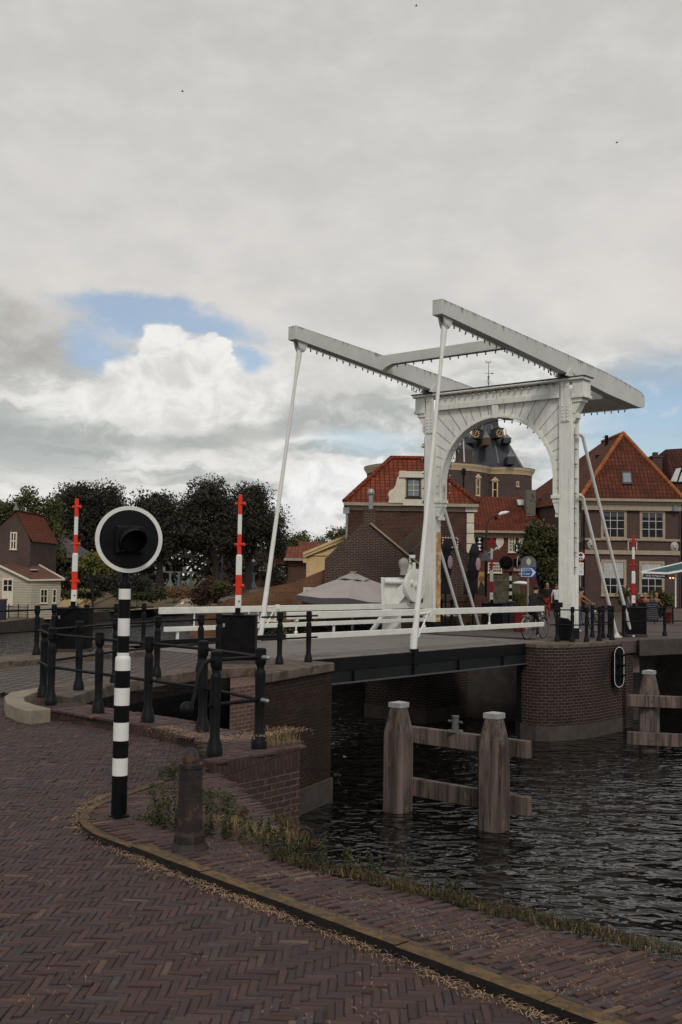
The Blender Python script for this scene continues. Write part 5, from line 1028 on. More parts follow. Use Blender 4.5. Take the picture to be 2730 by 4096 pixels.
for (px, py, fa) in ((1904, 1735, -.35), (2000, 1732, .22)):
    c_ = ay(px, py, YT + 5.2); n_ = Vector((math.sin(fa), -math.cos(fa), 0)); ax_ = Vector((math.cos(fa), math.sin(fa), 0))
    q = MB(); q.obox(c_ - n_ * .9 - Z * .02, ax_, n_, Z, .80, 1.8, .95); q.lathe([(.47, -.02), (.47, .02), (0, .03)], c_, n_, 24); q.obox(c_ - n_ * .8 + Z * .52, ax_, n_, Z, .95, 1.9, .10); ck = q.build('clock', SLATE, rf, smooth=30); ORG[ck] = ORG[rf]
    q = MB()
    for i in range(12): a_ = R(30 * i); p_ = c_ + ax_ * (.36 * math.sin(a_)) + Z * (.38 * math.cos(a_)) + n_ * .045; q.obox(p_, ax_ * math.cos(a_) - Z * math.sin(a_), n_, ax_ * math.sin(a_) + Z * math.cos(a_), .09, .02, .17)
    for a_, l_ in ((R(25), .34), (R(215), .26)): d_ = ax_ * math.sin(a_) + Z * math.cos(a_); h_q = MB(); h_q.bar(c_ + n_ * .06, c_ + d_ * l_ + n_ * .06, .02, .06); h_q.build('clock_hand', M('gilt_hand', (.62, .44, .20), .4, .1, 3, 0, .3), ck)
    q.build('gilt_dial', M('gilding', (.62, .44, .20), .4, .1, 3, 0, .3), ck); q = MB(); q.lathe([(.30, .031), (.30, .034), (0, .035)], c_, n_, 24); q.build('clock_face', M('dark_red_face', (.07, .015, .012), .6, .1, 3, 0), ck)
def turret(px, py0, py1, wpx_, Yd, mat_b):
    b_ = ay(px, py0, Yd); zt = fx(px, py1, Yd)[1]; w_ = wpx_ * Yd / F; h = zt - b_.z
    q = MB(); q.k = 0; q.box((b_.x, Yd + 1.2, b_.z + h * .25), w_, 2.6, h * .56); q.k = 1; q.lathe([(w_ * .86, b_.z + h * .50), (w_ * .78, b_.z + h * .55), (.30 * w_, b_.z + h * .82), (.08, zt)], (b_.x, Yd + .42, 0), n=4, a0=R(45)); q.lathe([(.05, zt - .05), (.03, zt + .7)], (b_.x, Yd + 1, 0), n=6); q.build('turret', [mat_b, SLATEL], rf)
turret(1947, 1778, 1725, 25, YT + 3.6, WOODB); turret(2046, 1855, 1800, 30, YT + 3.2, SLATE); turret(1878, 1770, 1728, 30, YT + 5.5, SLATE); turret(2030, 1770, 1735, 30, YT + 5.5, SLATE)
b_ = ay(1850, 1848, YT + 1.5); z1 = fx(1850, 1776, YT + 1.5)[1]; q = MB(); q.k = 0; q.bx(b_.x - .45, b_.x + 1.1, YT + 1.5, YT + 4, zc1, b_.z + (z1 - b_.z) * .72); q.k = 1; q.lathe([(1.25, b_.z + (z1 - b_.z) * .7), (1.1, b_.z + (z1 - b_.z) * .78), (.1, z1 + .3)], (b_.x + .3, YT + 2.7, 0), n=6); q.build('stair_turret', [BRICKTW, SLATE], t)
for (px0, py0, px1, py1) in ((1914, 1905, 1928, 1978), (1993, 1910, 2017, 1982)):
    c_, w_, h_ = wpx(px0, py0, px1, py1, YT); cx_, cy_, r_ = (A_ if px0 < 1950 else B_); dx_ = c_[0] - cx_; yy = cy_ - math.sqrt(max(.1, r_ * r_ - dx_ * dx_)) ; n_ = Vector((dx_, yy - cy_, 0)).normalized(); ax_ = Vector((-n_.y, n_.x, 0)); ax_ = -ax_ if ax_.x < 0 else ax_
    w3 = window(t, (c_[0], yy, c_[2]), ax_, n_, .62, h_, 1, 2, CREAM, GLASS, .12, .10, dep=.12); q = MB(); tp = Vector((c_[0], yy, c_[2] + h_ / 2 + .02)); q.ext([tp - ax_ * .5 + n_ * .03, tp + ax_ * .5 + n_ * .03, tp + Z * .42 + n_ * .03], n_ * .16); q.build('pediment', CREAM, w3)
c_, w_, h_ = wpx(2094, 1912, 2101, 1933, YT); cx_, cy_, r_ = B_; dx_ = c_[0] - cx_; yy = cy_ - math.sqrt(r_ * r_ - dx_ * dx_); n_ = Vector((dx_, yy - cy_, 0)).normalized(); ax_ = Vector((-n_.y, n_.x, 0)); window(t, (c_[0], yy, c_[2]), ax_, n_, .32, .6, 1, 1, CREAM, GLASS, .08, dep=.1)
q = MB(); p_ = fx(1859, 1885, YT); cx_, cy_, r_ = A_; dx_ = p_[0] - cx_; yy = cy_ - math.sqrt(r_ * r_ - dx_ * dx_) - .1; q.tube((p_[0], yy, 2), (p_[0], yy, p_[1]), .07); q.box((p_[0], yy, p_[1] + .1), .4, .3, .5); q.build('drainpipe', IRON, t)
for px, py, Yo in ((1864, 1885, 0), (1890, 1880, 0), (1948, 1888, 1)):
    p_ = fx(px, py, YT); dx_ = p_[0] - A_[0]; 
    if abs(dx_) < A_[2]: yy = A_[1] - math.sqrt(A_[2] ** 2 - dx_ * dx_); q = MB(); q.box((p_[0], yy - .03, p_[1]), .05, .06, .7); q.build('wall_anchor', IRON, t)
t = thing('flagpole', 'white flagpole flying a blue flag beside the tower spire', 'flagpole', tuple(ay(1858, 1850, YT + .8)))
a_ = ay(1858, 1848, YT + .8); b_ = ay(1854, 1735, YT + .8); q = MB(); q.tube(a_, b_, .06, .045, 8); q.build('pole', LETTER, t)
q = MB(); n = 8
for i in range(n):
    f0, f1 = i / n, (i + 1) / n; y0, y1 = .12 * math.sin(6 * f0), .12 * math.sin(6 * f1); q.quad(b_ + X * (-1.1 * f0) + Yv * y0 - Z * (.1 + .25 * f0), b_ + X * (-1.1 * f1) + Yv * y1 - Z * (.1 + .25 * f1), b_ + X * (-1.1 * f1) + Yv * y1 - Z * (.95 + .25 * f1), b_ + X * (-1.1 * f0) + Yv * y0 - Z * (.95 + .25 * f0))
q.build('flag', M('flag_blue', (.05, .17, .36), .8, .08, 2, 0), t, smooth=60, fix=False)
# --- right corner house
YC = 67.0
xl, ze_ = fx(2334, 1998, YC); xr, _ = fx(2716, 1998, YC); zg = .05; apx, zap = fx(2494, 1735, YC + 3.0)
t = thing('corner_house', 'brown brick corner house with steep hipped pantile roof and white-barred windows at right', 'house', (xl, YC, 0))
xb = fx(2215, 2000, YC + 6.5)[0]; YK = YC + 6.5
q = MB(); foot = [(xl, YC), (xr, YC), (xr, YC + 13), (xb - 2, YC + 13), (xb, YK)]; q.slab(foot, ze_, -.4); q.build('wall', BRICKR, t)
e = .3; E_ = [Vector((xl - e, YC - e, ze_)), Vector((xr + e, YC - e, ze_)), Vector((xr + e, YC + 13, ze_)), Vector((xb - e - 2, YC + 13, ze_)), Vector((xb - e, YK - e * .2, ze_))]
ap = Vector((apx, YC + 3.0, zap)); rx, rz = fx(2410, 1783, YC + 9.5); r2 = Vector((rx, YC + 9.5, rz + .25))
q = MB(); q.quad(E_[0], E_[1], ap); q.quad(E_[4], E_[0], ap, r2); q.quad(E_[3], E_[4], r2); q.quad(E_[1], E_[2], r2, ap); q.quad(E_[2], E_[3], r2); q.quad(*E_[::-1]); rf = q.build('roof', TILE2, t, fix=True); ORG[rf] = ORG[t]
q = MB()
for p_, r_ in ((E_[0], ap), (E_[1], ap), (ap, r2)):
    n = 26
    for i in range(n):
        s_, e_ = p_.lerp(r_, i / n), p_.lerp(r_, min(1, (i + 1.08) / n)); q.tube(s_ + Z * .02, e_ + Z * .05, .15, .12, 8)
q.build('ridge_tiles', TILE2 if 0 else M('orange_ridge_tile', (.30, .095, .032), .85, .25, 2, .2, spot=((.14, .05, .025), 3, .55)), rf, smooth=40)
q = MB(); q.bx(xl - .35, xr + .35, YC - .5, YC - .28, ze_ - .1, ze_ + .06); q.bx(xl - .1, xr + .1, YC - .2, YC - .004, ze_ - .65, ze_ - .12); q.bx(xl - .14, xr + .14, YC - .26, YC - .004, ze_ - .28, ze_ - .11); q.build('eaves_cornice', SANDST, t)
for y_ in (2158, 2205):
    zz = fx(2500, y_, YC)[1]; q = MB(); q.bx(xl - .05, xr + .05, YC - .10, YC - .004, zz - (.08 if y_ < 2200 else .20), zz + .06); q.build('string_course', SANDST, t)
BAR_ = M('window_bar_white', (.50, .50, .48), .5, .04, 4, 0)
for i, (p0, p1, kind) in enumerate((((2404, 2038), (2507, 2158), 'up'), ((2559, 2042), (2661, 2160), 'up'), ((2405, 2238), (2506, 2384), 'lo'), ((2557, 2244), (2658, 2385), 'lo'))):
    c_, w_, h_ = wpx(*p0, *p1, YC); w3 = window(t, c_, X, -Yv, w_, h_, 3, 3 if kind == 'up' else 4, SANDST, GLASS, .16, .036, mmat=BAR_)
    cc = Vector(c_); hh = h_ - .32; q = MB()
    if kind == 'up': q.obox(cc - Yv * .018 + Z * (hh * .40), X, Yv, Z, w_ - .36, .008, hh * .17); q.build('blind', M('grey_blind', (.07, .065, .085), .7, .1, 3, 0), w3)
    else: q.obox(cc - Yv * .018 + Z * (hh * .24), X, Yv, Z, w_ - .36, .008, hh * .52); q.build('blind', GLASSB, w3)
ax_ = Vector((xl - xb, YC - YK, 0)).normalized(); n_ = Vector((ax_.y, -ax_.x, 0)); n_ = -n_ if n_.y > 0 else n_
p_ = ay(2325, 2110, YC + .9); base_p = Vector((xl, YC, 0)) - ax_ * 1.0; window(t, (base_p.x, base_p.y, p_.z), ax_, n_, 1.1, 1.8, 3, 4, SANDST, GLASS, .14, .036, mmat=BAR_)
base_p = Vector((xl, YC, 0)) - ax_ * 5.2; window(t, (base_p.x, base_p.y, fx(2225, 2330, YC + 5)[1]), ax_, n_, 1.2, 1.7, 2, 3, SANDST, GLASS, .14, .036, mmat=BAR_)
for p in ((2365, 2178), (2698, 2188)):
    c_ = Vector((fx(*p, YC)[0], YC - .02, fx(*p, YC)[1])); q = MB(); q.ball(c_, .30, 12, (.9, .5, 1.15)); q.ball(c_ + Vector((0, -.14, -.02)), .12, 8, (1, .8, .8)); q.ball(c_ + Vector((-.1, -.13, .1)), .05, 6); q.ball(c_ + Vector((.1, -.13, .1)), .05, 6); q.build('lion_mask', M('stone_mask', (.42, .41, .38), .8, .15, 6, .3, spot=((.12, .11, .10), 9, .55)), t, smooth=60)
q = MB(); c_, w_, h_ = wpx(2513, 2166, 2547, 2200, YC); c_ = Vector(c_)
for s in (-1, 1): q.obox(c_ - Yv * .03 + X * (s * w_ / 2), X, Yv, Z, .05, .05, h_)
q.obox(c_ - Yv * .03 + Z * h_ / 2, X, Yv, Z, w_, .05, .05); q.build('stone_frame', CREAMW, t)
def onf(px, py, n0, p0): d = ray(px, py); return CAM + d * ((p0 - CAM).dot(n0) / d.dot(n0))
fn_ = (E_[1] - E_[0]).cross(ap - E_[0]).normalized(); fn_ = -fn_ if fn_.y > 0 else fn_
cs = [onf(*p, fn_, E_[0]) for p in ((2491, 1897), (2520, 1897), (2524, 1934), (2493, 1934))]; c_ = sum(cs, Vector()) / 4
q = MB(); q.ext([c_ + (p - c_) * 1.35 for p in cs], fn_ * .12); s_ = q.build('skylight', SLATE, rf); q = MB(); q.ext([p + fn_ * .122 for p in cs], fn_ * .02); q.build('pane', GLASSG, s_)
q = MB(); a_ = onf(2427, 1785, Vector((0, 1, 0)), Vector((0, YC + 6, 0))); q.tube(a_ - Z * .6, a_ + Z * .75, .12); q.tube(a_ + Z * .62 - X * .28, a_ + Z * .62 + X * .1, .02); q.build('roof_vent', BLACK, rf); q = MB(); a_ = onf(2390, 1835, Vector((0, 1, 0)), Vector((0, YC + 5, 0))); q.tube(a_ - Z * .4, a_ + Z * .25, .13); q.build('roof_vent', BLACK, rf)
q = MB(); q.tube((xr + .15, YC - .12, 0), (xr + .15, YC - .12, ze_ - .5), .06); q.tube((xl + .02, YC - .1, 0), (xl + .02, YC - .1, ze_ - .5), .06); q.build('drainpipe', IRON, t); q = MB(); c_ = Vector((fx(2697, 2033, YC)[0], YC - .2, fx(2697, 2033, YC)[1])); q.lathe([(.17, -.2), (.17, .1), (.1, .16), (.03, .26)], c_, n=10); q.build('alarm_box', SIGNB, t)
q = MB(); c_ = Vector((fx(2700, 2203, YC)[0], YC - .05, fx(2700, 2211, YC)[1])); q.obox(c_, X, Yv, Z, .50, .03, .11); q.build('street_name_plate', M('enamel_blue', (.03, .06, .18), .4, .1, 4, 0), t)
# neighbour at the picture edge
Yn = 71.0; n0, nz = fx(2690, 1793, Yn + 2.5); ne, nze = fx(2700, 2000, Yn)
t = thing('neighbour_house', 'dark-roofed neighbour house with slanting skylights, cut off by the right picture edge', 'house', (ne, Yn, 0))
q = MB(); q.bx(ne + .3, ne + 12, Yn, Yn + 10, -.3, nze - .2); q.build('wall', BRICKR, t)
xL = fx(2640, 1900, Yn)[0]; q = MB(); R4 = [Vector((ne - .1, Yn - .3, nze)), Vector((ne + 12, Yn - .3, nze)), Vector((ne + 12, Yn + 4, nz + 1)), Vector((n0, Yn + 4, nz + .1)), Vector((xL - 2.2, Yn + 8, nze + .5))]; q.quad(R4[0], R4[1], R4[2], R4[3]); q.quad(R4[0], R4[3], R4[4]); q.quad(R4[3], R4[2], R4[1] + Yv * 9, R4[4]); rf = q.build('roof', TILED, t); ORG[rf] = ORG[t]
nf = (R4[1] - R4[0]).cross(R4[3] - R4[0]).normalized(); nf = -nf if nf.y > 0 else nf
for ps in (((2704, 1880), (2724, 1877), (2706, 1932), (2682, 1930)), ((2733, 1880), (2755, 1877), (2737, 1932), (2713, 1932))):
    cs = [onf(*p, nf, R4[0]) for p in ps]; c_ = sum(cs, Vector()) / 4; q = MB(); q.ext([c_ + (p - c_) * 1.22 for p in cs], nf * .10); s_ = q.build('skylight', BLACK, rf); q = MB(); q.ext([p + nf * .102 for p in cs], nf * .02); q.build('pane', GLASSB, s_)
q = MB(); c0 = fx(2604, 1832, Yn + 3); c1_ = fx(2643, 1832, Yn + 3); q.bx(c0[0], c1_[0], Yn + 2.6, Yn + 3.6, c0[1] - 3.6, c0[1]); q.bx(c0[0] - .06, c1_[0] + .06, Yn + 2.54, Yn + 3.66, c0[1], c0[1] + .12); q.bx((c0[0] + c1_[0]) / 2 - .15, (c0[0] + c1_[0]) / 2 + .15, Yn + 2.9, Yn + 3.3, c0[1] + .12, c0[1] + .4); q.build('chimney', BRICKR, rf)
# --- left bank cottage: brick gable house with white boarded annex
YL = 96.0
g_ = [fx(60, 2045, YL), fx(108, 2125, YL), fx(122, 2165, YL)]; zg = -2.0
t = thing('gabled_cottage', 'brown brick cottage with tiled gable roof at the far left bank', 'house', (g_[0][0], YL, zg))
xr_ = g_[2][0]; xa = g_[0][0]; xl_ = xa - (xr_ - xa); q = MB(); q.ext([(xl_ - 3, YL, zg - .3), (xr_, YL, zg - .3), (xr_, YL, g_[2][1]), (g_[1][0], YL, g_[1][1]), (xa, YL, g_[0][1]), (xa - .4, YL, g_[0][1] - .45), (xl_ - 3, YL, g_[2][1] - 2)], (0, 9, 0)); q.build('wall', BRICKTW, t)
q = MB(); q.quad((xa + .2, YL - .15, g_[0][1] + .1), (xa + .2, YL + 9, g_[0][1] + .1), (xl_ - 3.4, YL + 9, g_[2][1] - 1.8), (xl_ - 3.4, YL - .15, g_[2][1] - 1.8)); q.quad((xa, YL - .1, g_[0][1] + .15), (xa, YL + 9, g_[0][1] + .15), (xr_ + .2, YL + 9, g_[2][1]), (xr_ + .2, YL - .1, g_[2][1])); rf = q.build('roof', TILE, t, fix=False)
q = MB(); q.lathe([(.3, 0), (.08, .5), (.05, .6), (0, .85)], (xa + .05, YL + .2, g_[0][1] + .1), n=6); q.build('finial', SLATEL, t)
c_, w_, h_ = wpx(43, 2128, 68, 2199, YL); window(t, c_, X, -Yv, w_, h_, 2, 2, CREAMW, GLASS, .12, .10)
YA = 93.0
ax0, az0 = fx(128, 2322, YA); ax1, az1 = fx(245, 2320, YA + 2.2); ab = fx(128, 2478, YA)[1]
t = thing('boarded_annex', 'cream weatherboarded annex with brown roof, half-glazed door and narrow windows on the left bank', 'house', (ax0, YA, ab))
xw = fx(-190, 2400, YA)[0]; zt_ = fx(0, 2268, YA)[1]
q = MB(); q.ext([(xw, YA, ab), (ax0, YA, ab), (ax0, YA, az0), (fx(0, 2268, YA)[0], YA, zt_), (xw, YA, zt_ + .5)], (0, 3.5, 0)); q.ext([(ax0, YA, ab), (ax1, YA + 2.2, ab), (ax1, YA + 2.2, az1), (ax0, YA, az0)], (-3, 1.5, 0)); q.build('wall', BOARDS, t)
q = MB()
for i in range(1, 16): zz = ab + i * .21; q.bx(xw, ax0 + .01, YA - .02, YA - .003, zz, zz + .02) if zz < az0 else None; a_, b_ = Vector((ax0, YA - .012, zz)), Vector((ax1, YA + 2.188, zz)); q.bar(a_, b_, .02, .02) if zz < az0 else None
q.build('board_joints', M('board_joint', (.16, .145, .11), .8, .1, 3, 0), t)
rt0, rt1 = fx(125, 2262, YA + 4), fx(240, 2305, YA + 3)
q = MB(); A0 = Vector((ax0 - .1, YA - .25, az0)); A1 = Vector((ax1 + .35, YA + 2.1, az1 + .03)); B1 = Vector((fx(135, 2258, YA + 4)[0], YA + 4, fx(135, 2262, YA + 4)[1])); B0 = Vector((fx(0, 2262, YA)[0], YA - .25, zt_ + .1)); q.quad(A0, A1, B1 + X * .5, B1); q.quad(A0, B1, B0 + Yv * 3 + Z * .3, B0); rf = q.build('roof', M('brown_roof', (.10, .045, .032), .85, .2, 3, .3), t, fix=False); ORG[rf] = ORG[t]
q = MB(); q.bar(A0 + Z * .02, A1 + Z * .02, .12, .14); q.bar(A0 + Z * .02, B0 + Z * .04, .12, .16); q.bar(A1 + Z * .06, B1 + X * .5 + Z * .08, .10, .10); q.build('fascia', CREAMW, t)
q = MB(); c_ = A0.lerp(B1, .62) + X * .25 + Z * .12; q.obox(c_, X, Yv, Z, .6, .8, .1); q.build('skylight', GLASSB, rf)
c_, w_, h_ = wpx(12, 2312, 53, 2424, YA); c_ = Vector(c_); q = MB(); q.k = 0; q.obox(c_ - Yv * .04, X, Yv, Z, w_, .08, h_); q.k = 1
for i in (-1, 1):
    for j in (0, 1): q.obox(c_ - Yv * .085 + X * (i * w_ * .2) + Z * (h_ * (.13 + .21 * j)), X, Yv, Z, w_ * .32, .01, h_ * .18)
q.build('door', [CREAMW, GLASS], t)
axd = (Vector((ax1, YA + 2.2, 0)) - Vector((ax0, YA, 0))).normalized(); nd = Vector((axd.y, -axd.x, 0))
for f_, w_ in ((.42, .75), (.78, .42)):
    p_ = Vector((ax0, YA, 0)).lerp(Vector((ax1, YA + 2.2, 0)), f_); window(t, (p_.x, p_.y, ab + 2.0), axd, nd, w_, 1.25, 2 if w_ > .5 else 1, 2, CREAMW, GLASS, .08, .05)
# iron fence, bin
t = thing('iron_fence', 'low black iron fence with gate in front of the cream annex', 'fence', (fx(35, 2450, YA - 1.5)[0], YA - 1.5, ab)); q = MB(); f0, f1 = fx(35, 2450, YA - 1.5)[0], fx(112, 2450, YA - 1.5)[0]; n = 16
for i in range(n + 1): q.tube((f0 + (f1 - f0) * i / n, YA - 1.5, ab), (f0 + (f1 - f0) * i / n, YA - 1.5, ab + (1.25 if i not in (0, 8, 16) else 1.35)), .018 if i not in (0, 8, 16) else .05, n=5)
for z_ in (.15, .8, 1.1): q.bar((f0, YA - 1.5, ab + z_), (f1, YA - 1.5, ab + z_), .03, .04)
q.build('fence_panel', IRON, t)
t = thing('wheelie_bin', 'dark bin with orange-red lid at the left picture edge by the annex', 'bin', (fx(8, 2470, 88)[0], 88, -2)); b_ = fx(8, 2475, 88); q = MB(); q.box((b_[0] - .1, 88, -1.2), .75, .7, 1.7); q.build('body', BIND, t, bevel=.04); q = MB(); q.box((b_[0] - .1, 88, -.28), .85, .8, .14); q.build('lid', TERRA, t, bevel=.05)
t = thing('grey_roof_barn', 'grey hip-roofed house half hidden among trees on the left bank', 'house', (fx(250, 2200, 120)[0], 120, -2)); c_ = fx(245, 2150, 120); q = MB(); q.box((c_[0], 123, -.3), 5.2, 5, 3.6); q.build('wall', YELLOW, t); q = MB(); e0 = fx(215, 2225, 120); b1_ = [Vector((c_[0] - 3, 120, e0[1])), Vector((c_[0] + 3, 120, e0[1] - .2)), Vector((c_[0] + 3, 126, e0[1])), Vector((c_[0] - 3, 126, e0[1]))]; tp = Vector((fx(238, 2135, 122)[0], 122.5, fx(238, 2135, 122)[1])); q.quad(b1_[0], b1_[1], tp); q.quad(b1_[1], b1_[2], tp); q.quad(b1_[2], b1_[3], tp); q.quad(b1_[3], b1_[0], tp); q.build('roof', M('grey_roof', (.065, .058, .062), .85, .2, 3, .2), t)
# dark lock house behind the trees
YD = 178.0
t = thing('lock_house', 'long dark brick lock house with white windows in the shade of the big trees', 'house', (fx(1010, 2300, YD)[0], YD, 0)); h0, hz = fx(850, 2255, YD); h1, _ = fx(1190, 2255, YD); q = MB(); q.bx(h0, h1, YD, YD + 6, -.5, hz); q.build('wall', BRICKH, t); q = MB(); hr = fx(1000, 2215, YD)[1]; q.quad((h0 - .3, YD - .4, hz), (h1 + .3, YD - .4, hz), (h1 - 1, YD + 3, hr), (h0 + 1, YD + 3, hr)); q.quad((h0 + 1, YD + 3, hr), (h1 - 1, YD + 3, hr), (h1 + .3, YD + 6, hz), (h0 - .3, YD + 6, hz)); q.build('roof', TILED, t)
for p0, p1, c in (((1037, 2258), (1066, 2283), 3), ((1100, 2268), (1120, 2306), 2), ((1125, 2265), (1145, 2306), 2)): c_, w_, h_ = wpx(*p0, *p1, YD); window(t, c_, X, -Yv, w_, h_, c, 2, CREAMW, GLASS, .12, .06)
# ------------------------------------------------------------------ trees and plants
import numpy as np
rng = np.random.default_rng(5)
def leafmesh(name, cent, rad, nper, size, mat, parent=None, loc=(0, 0, 0), flat=.8, aspect=.6):
    cent = np.asarray(cent, float); k = len(cent); d = rng.normal(size=(k * nper, 3)); d /= np.linalg.norm(d, axis=1)[:, None] + 1e-9
    r_ = np.repeat(np.asarray(rad, float) * np.ones(k), nper)[:, None] * rng.random((k * nper, 1)) ** .45
    p = np.repeat(cent, nper, 0) + d * r_ * np.array([1, 1, flat])
    a = rng.normal(size=p.shape); a /= np.linalg.norm(a, axis=1)[:, None]; b = np.cross(a, rng.normal(size=p.shape)); b /= np.linalg.norm(b, axis=1)[:, None] + 1e-9
    s = (size * (0.55 + .9 * rng.random((len(p), 1))))
    a *= s * .5; b *= s * .5 * aspect
    v = np.stack([p - a, p - b * .9, p + a, p + b * .9], 1).reshape(-1, 3) - np.asarray(loc, float)
    me = bpy.data.meshes.new(name); n = len(p)
    me.vertices.add(4 * n); me.vertices.foreach_set('co', v.ravel()); me.loops.add(4 * n); me.loops.foreach_set('vertex_index', np.arange(4 * n)); me.polygons.add(n); me.polygons.foreach_set('loop_start', np.arange(0, 4 * n, 4)); me.polygons.foreach_set('loop_total', np.full(n, 4)); me.update(); me.validate()
    me.materials.append(mat); o = bpy.data.objects.new(name, me); COL.objects.link(o)
    if parent is not None: o.parent = parent
    else: o.location = loc
    return o
def tree(label, Yd, px, pbase_z, blobs, mat, nclump=120, nper=46, leaf=.42, crad=1.15, trunk_r=.35, group=None, limbs=5, name='broadleaf_tree', hollow=.55):
    """blobs: list of (px,py,rx,ry) in photo pixels at depth Yd"""
    bx_ = ay(px, 2300, Yd).x; base = Vector((bx_, Yd, pbase_z)); t = thing(name, label, 'tree', tuple(base), group)
    cents = []; tot = sum(b[2] * b[3] for b in blobs); ctr = []
    for (x_, y_, rx, ry) in blobs:
        c = ay(x_, y_, Yd); k = Yd / F; m_ = max(6, int(nclump * rx * ry / tot)); ctr.append(c)
        d = rng.normal(size=(m_, 3)); d /= np.linalg.norm(d, axis=1)[:, None]; rr = (hollow + (1 - hollow) * rng.random((m_, 1))) * (1 + .10 * rng.normal(size=(m_, 1)))
        cents.append(np.array([c.x, c.y, c.z]) + d * rr * np.array([max(.1, rx * k - crad * .6), max(.1, rx * k * .9), max(.1, ry * k - crad * .5)]))
    cents = np.concatenate(cents); rad = crad * (.6 + .7 * rng.random(len(cents)))
    leafmesh('crown', cents, rad, nper, leaf, mat, t, tuple(base))
    q = MB(); top = sum(ctr, Vector()) / len(ctr); hgt = top.z - base.z; mid = base.lerp(top, .42); mid.x = base.x * .7 + mid.x * .3
    q.poly([base, base + Z * hgt * .12, mid, base.lerp(top, .75)], [trunk_r * 1.4, trunk_r, trunk_r * .75, trunk_r * .4], 9)
    for i in range(limbs):
        c = Vector(cents[int(rng.integers(len(cents)))]); s_ = base.lerp(mid, .75 + .25 * i / limbs); m2 = s_.lerp(c, .5) + Z * .5; q.poly([s_, m2, c], [trunk_r * .45, trunk_r * .28, trunk_r * .1], 6)
    q.build('trunk', BARK, t, smooth=60); return t
G1 = 'dark trees on the far left bank'
tree('tall dark elm with sky gaps in its domed crown, behind the upright barrier boom', 152, 868, -.1, [(845, 1990, 120, 110), (770, 2060, 105, 95), (905, 2070, 105, 110), (830, 2140, 140, 90), (740, 2160, 90, 70)], LEAF_D, 300, 100, .36, 1.75, .55, G1, hollow=.2)
tree('broad dark elm whose crown ends beside the far hanger rod', 156, 990, -.1, [(1000, 2010, 105, 105), (1075, 2090, 85, 85), (1000, 2120, 120, 100), (1105, 2170, 55, 75), (940, 2190, 70, 55)], LEAF_D, 300, 100, .36, 1.75, .55, G1, hollow=.2)
tree('wide dark elm in the middle of the row, right of the round signal disc', 150, 640, -.2, [(620, 2045, 110, 100), (690, 2110, 90, 90), (560, 2100, 90, 90), (640, 2160, 120, 75)], LEAF_D, 300, 100, .36, 1.75, .55, G1, hollow=.2)
tree('dark round-topped elm rising just left of the round signal disc', 148, 470, -1, [(420, 2010, 110, 95), (480, 2080, 110, 100), (350, 2060, 100, 110), (420, 2160, 120, 80)], LEAF_D, 300, 100, .36, 1.75, .55, G1, hollow=.2)
tree('dark elm behind the left barrier boom', 146, 300, -1.2, [(300, 2000, 95, 80), (250, 2060, 80, 80), (330, 2090, 90, 100), (300, 2170, 90, 70)], LEAF_D, 300, 100, .36, 1.75, .55, G1, hollow=.2)
tree('olive green leafy tree overhanging the brick cottage at left', 108, 190, -2, [(120, 2000, 50, 65), (190, 2050, 85, 75), (150, 2110, 100, 80), (220, 2140, 60, 70), (190, 2210, 90, 70)], LEAF_O, 130, 44, .32, .95, .32)
tree('olive tree at the left picture edge behind the cottage gable', 128, 20, -2, [(20, 2050, 70, 65), (70, 2030, 50, 55), (-60, 2060, 70, 70)], LEAF_O, 90, 44, .36, 1.1, .3)
tree('yellow-green small tree in front of the dark elms, touching the signal disc rim', 104, 375, -2, [(370, 2235, 55, 36), (400, 2270, 60, 40), (330, 2270, 45, 38)], LEAF_Y, 70, 44, .26, .62, .12)
tree('round olive tree beyond the orange cottage roof', 185, 1205, 0, [(1195, 2175, 60, 62), (1235, 2200, 30, 40), (1160, 2200, 50, 50)], LEAF_O, 80, 44, .42, 1.3, .3)
tree('olive trees crown above the bitumen roof, left of the brick house', 190, 1330, 0, [(1340, 2155, 55, 50), (1385, 2145, 45, 50), (1280, 2175, 40, 40), (1420, 2170, 50, 50)], LEAF_O, 80, 44, .42, 1.3, .3)
tree('dense olive-green bushy tree inside the portal arch beside the near post', 62, 2165, 0, [(2150, 2130, 52, 55), (2190, 2170, 55, 75), (2130, 2200, 60, 60), (2170, 2260, 70, 55), (2210, 2300, 50, 50)], leafmat('mixed_tree_leaves', (.022, .024, .012), (.058, .058, .022)), 150, 44, .22, .62, .15)
cw = []
for i in range(520):
    px_ = random.uniform(-60, 1190); yy_ = random.uniform(2120 if px_ < 1000 else 2210, 2322); Y_ = random.uniform(176, 192); p = ay(px_, yy_, Y_); cw.append(tuple(p))
tag(leafmesh('distant_woods', cw, 2.2, 46, .8, LEAF_D), kind='stuff')
def shrub(label, Yd, blobs, mat, zb, n=50, nper=40, leaf=.2, crad=.5, name='shrub', cat='shrub', group=None, top=None):
    b = blobs[0]; base = Vector((ay(b[0], 2400, Yd).x, Yd, zb)); t = thing(name, label, cat, tuple(base), group); cents = []
    for (x_, y_, rx, ry) in blobs:
        c = ay(x_, y_, Yd); k = Yd / F; m_ = max(5, n // len(blobs)); d = rng.normal(size=(m_, 3)); d /= np.linalg.norm(d, axis=1)[:, None]
        cents.append(np.array([c.x, c.y, c.z]) + d * (.5 + .5 * rng.random((m_, 1))) * np.array([rx * k, rx * k * .7, ry * k]))
    cents = np.concatenate(cents); leafmesh('foliage', cents, crad, nper, leaf, mat, t, tuple(base)); q = MB()
    for i in range(3):
        c = Vector(cents[int(rng.integers(len(cents)))]); q.poly([base + X * (.1 * i), base.lerp(c, .6), c], [.05, .035, .015], 5)
    q.build('stems', BARK, t)
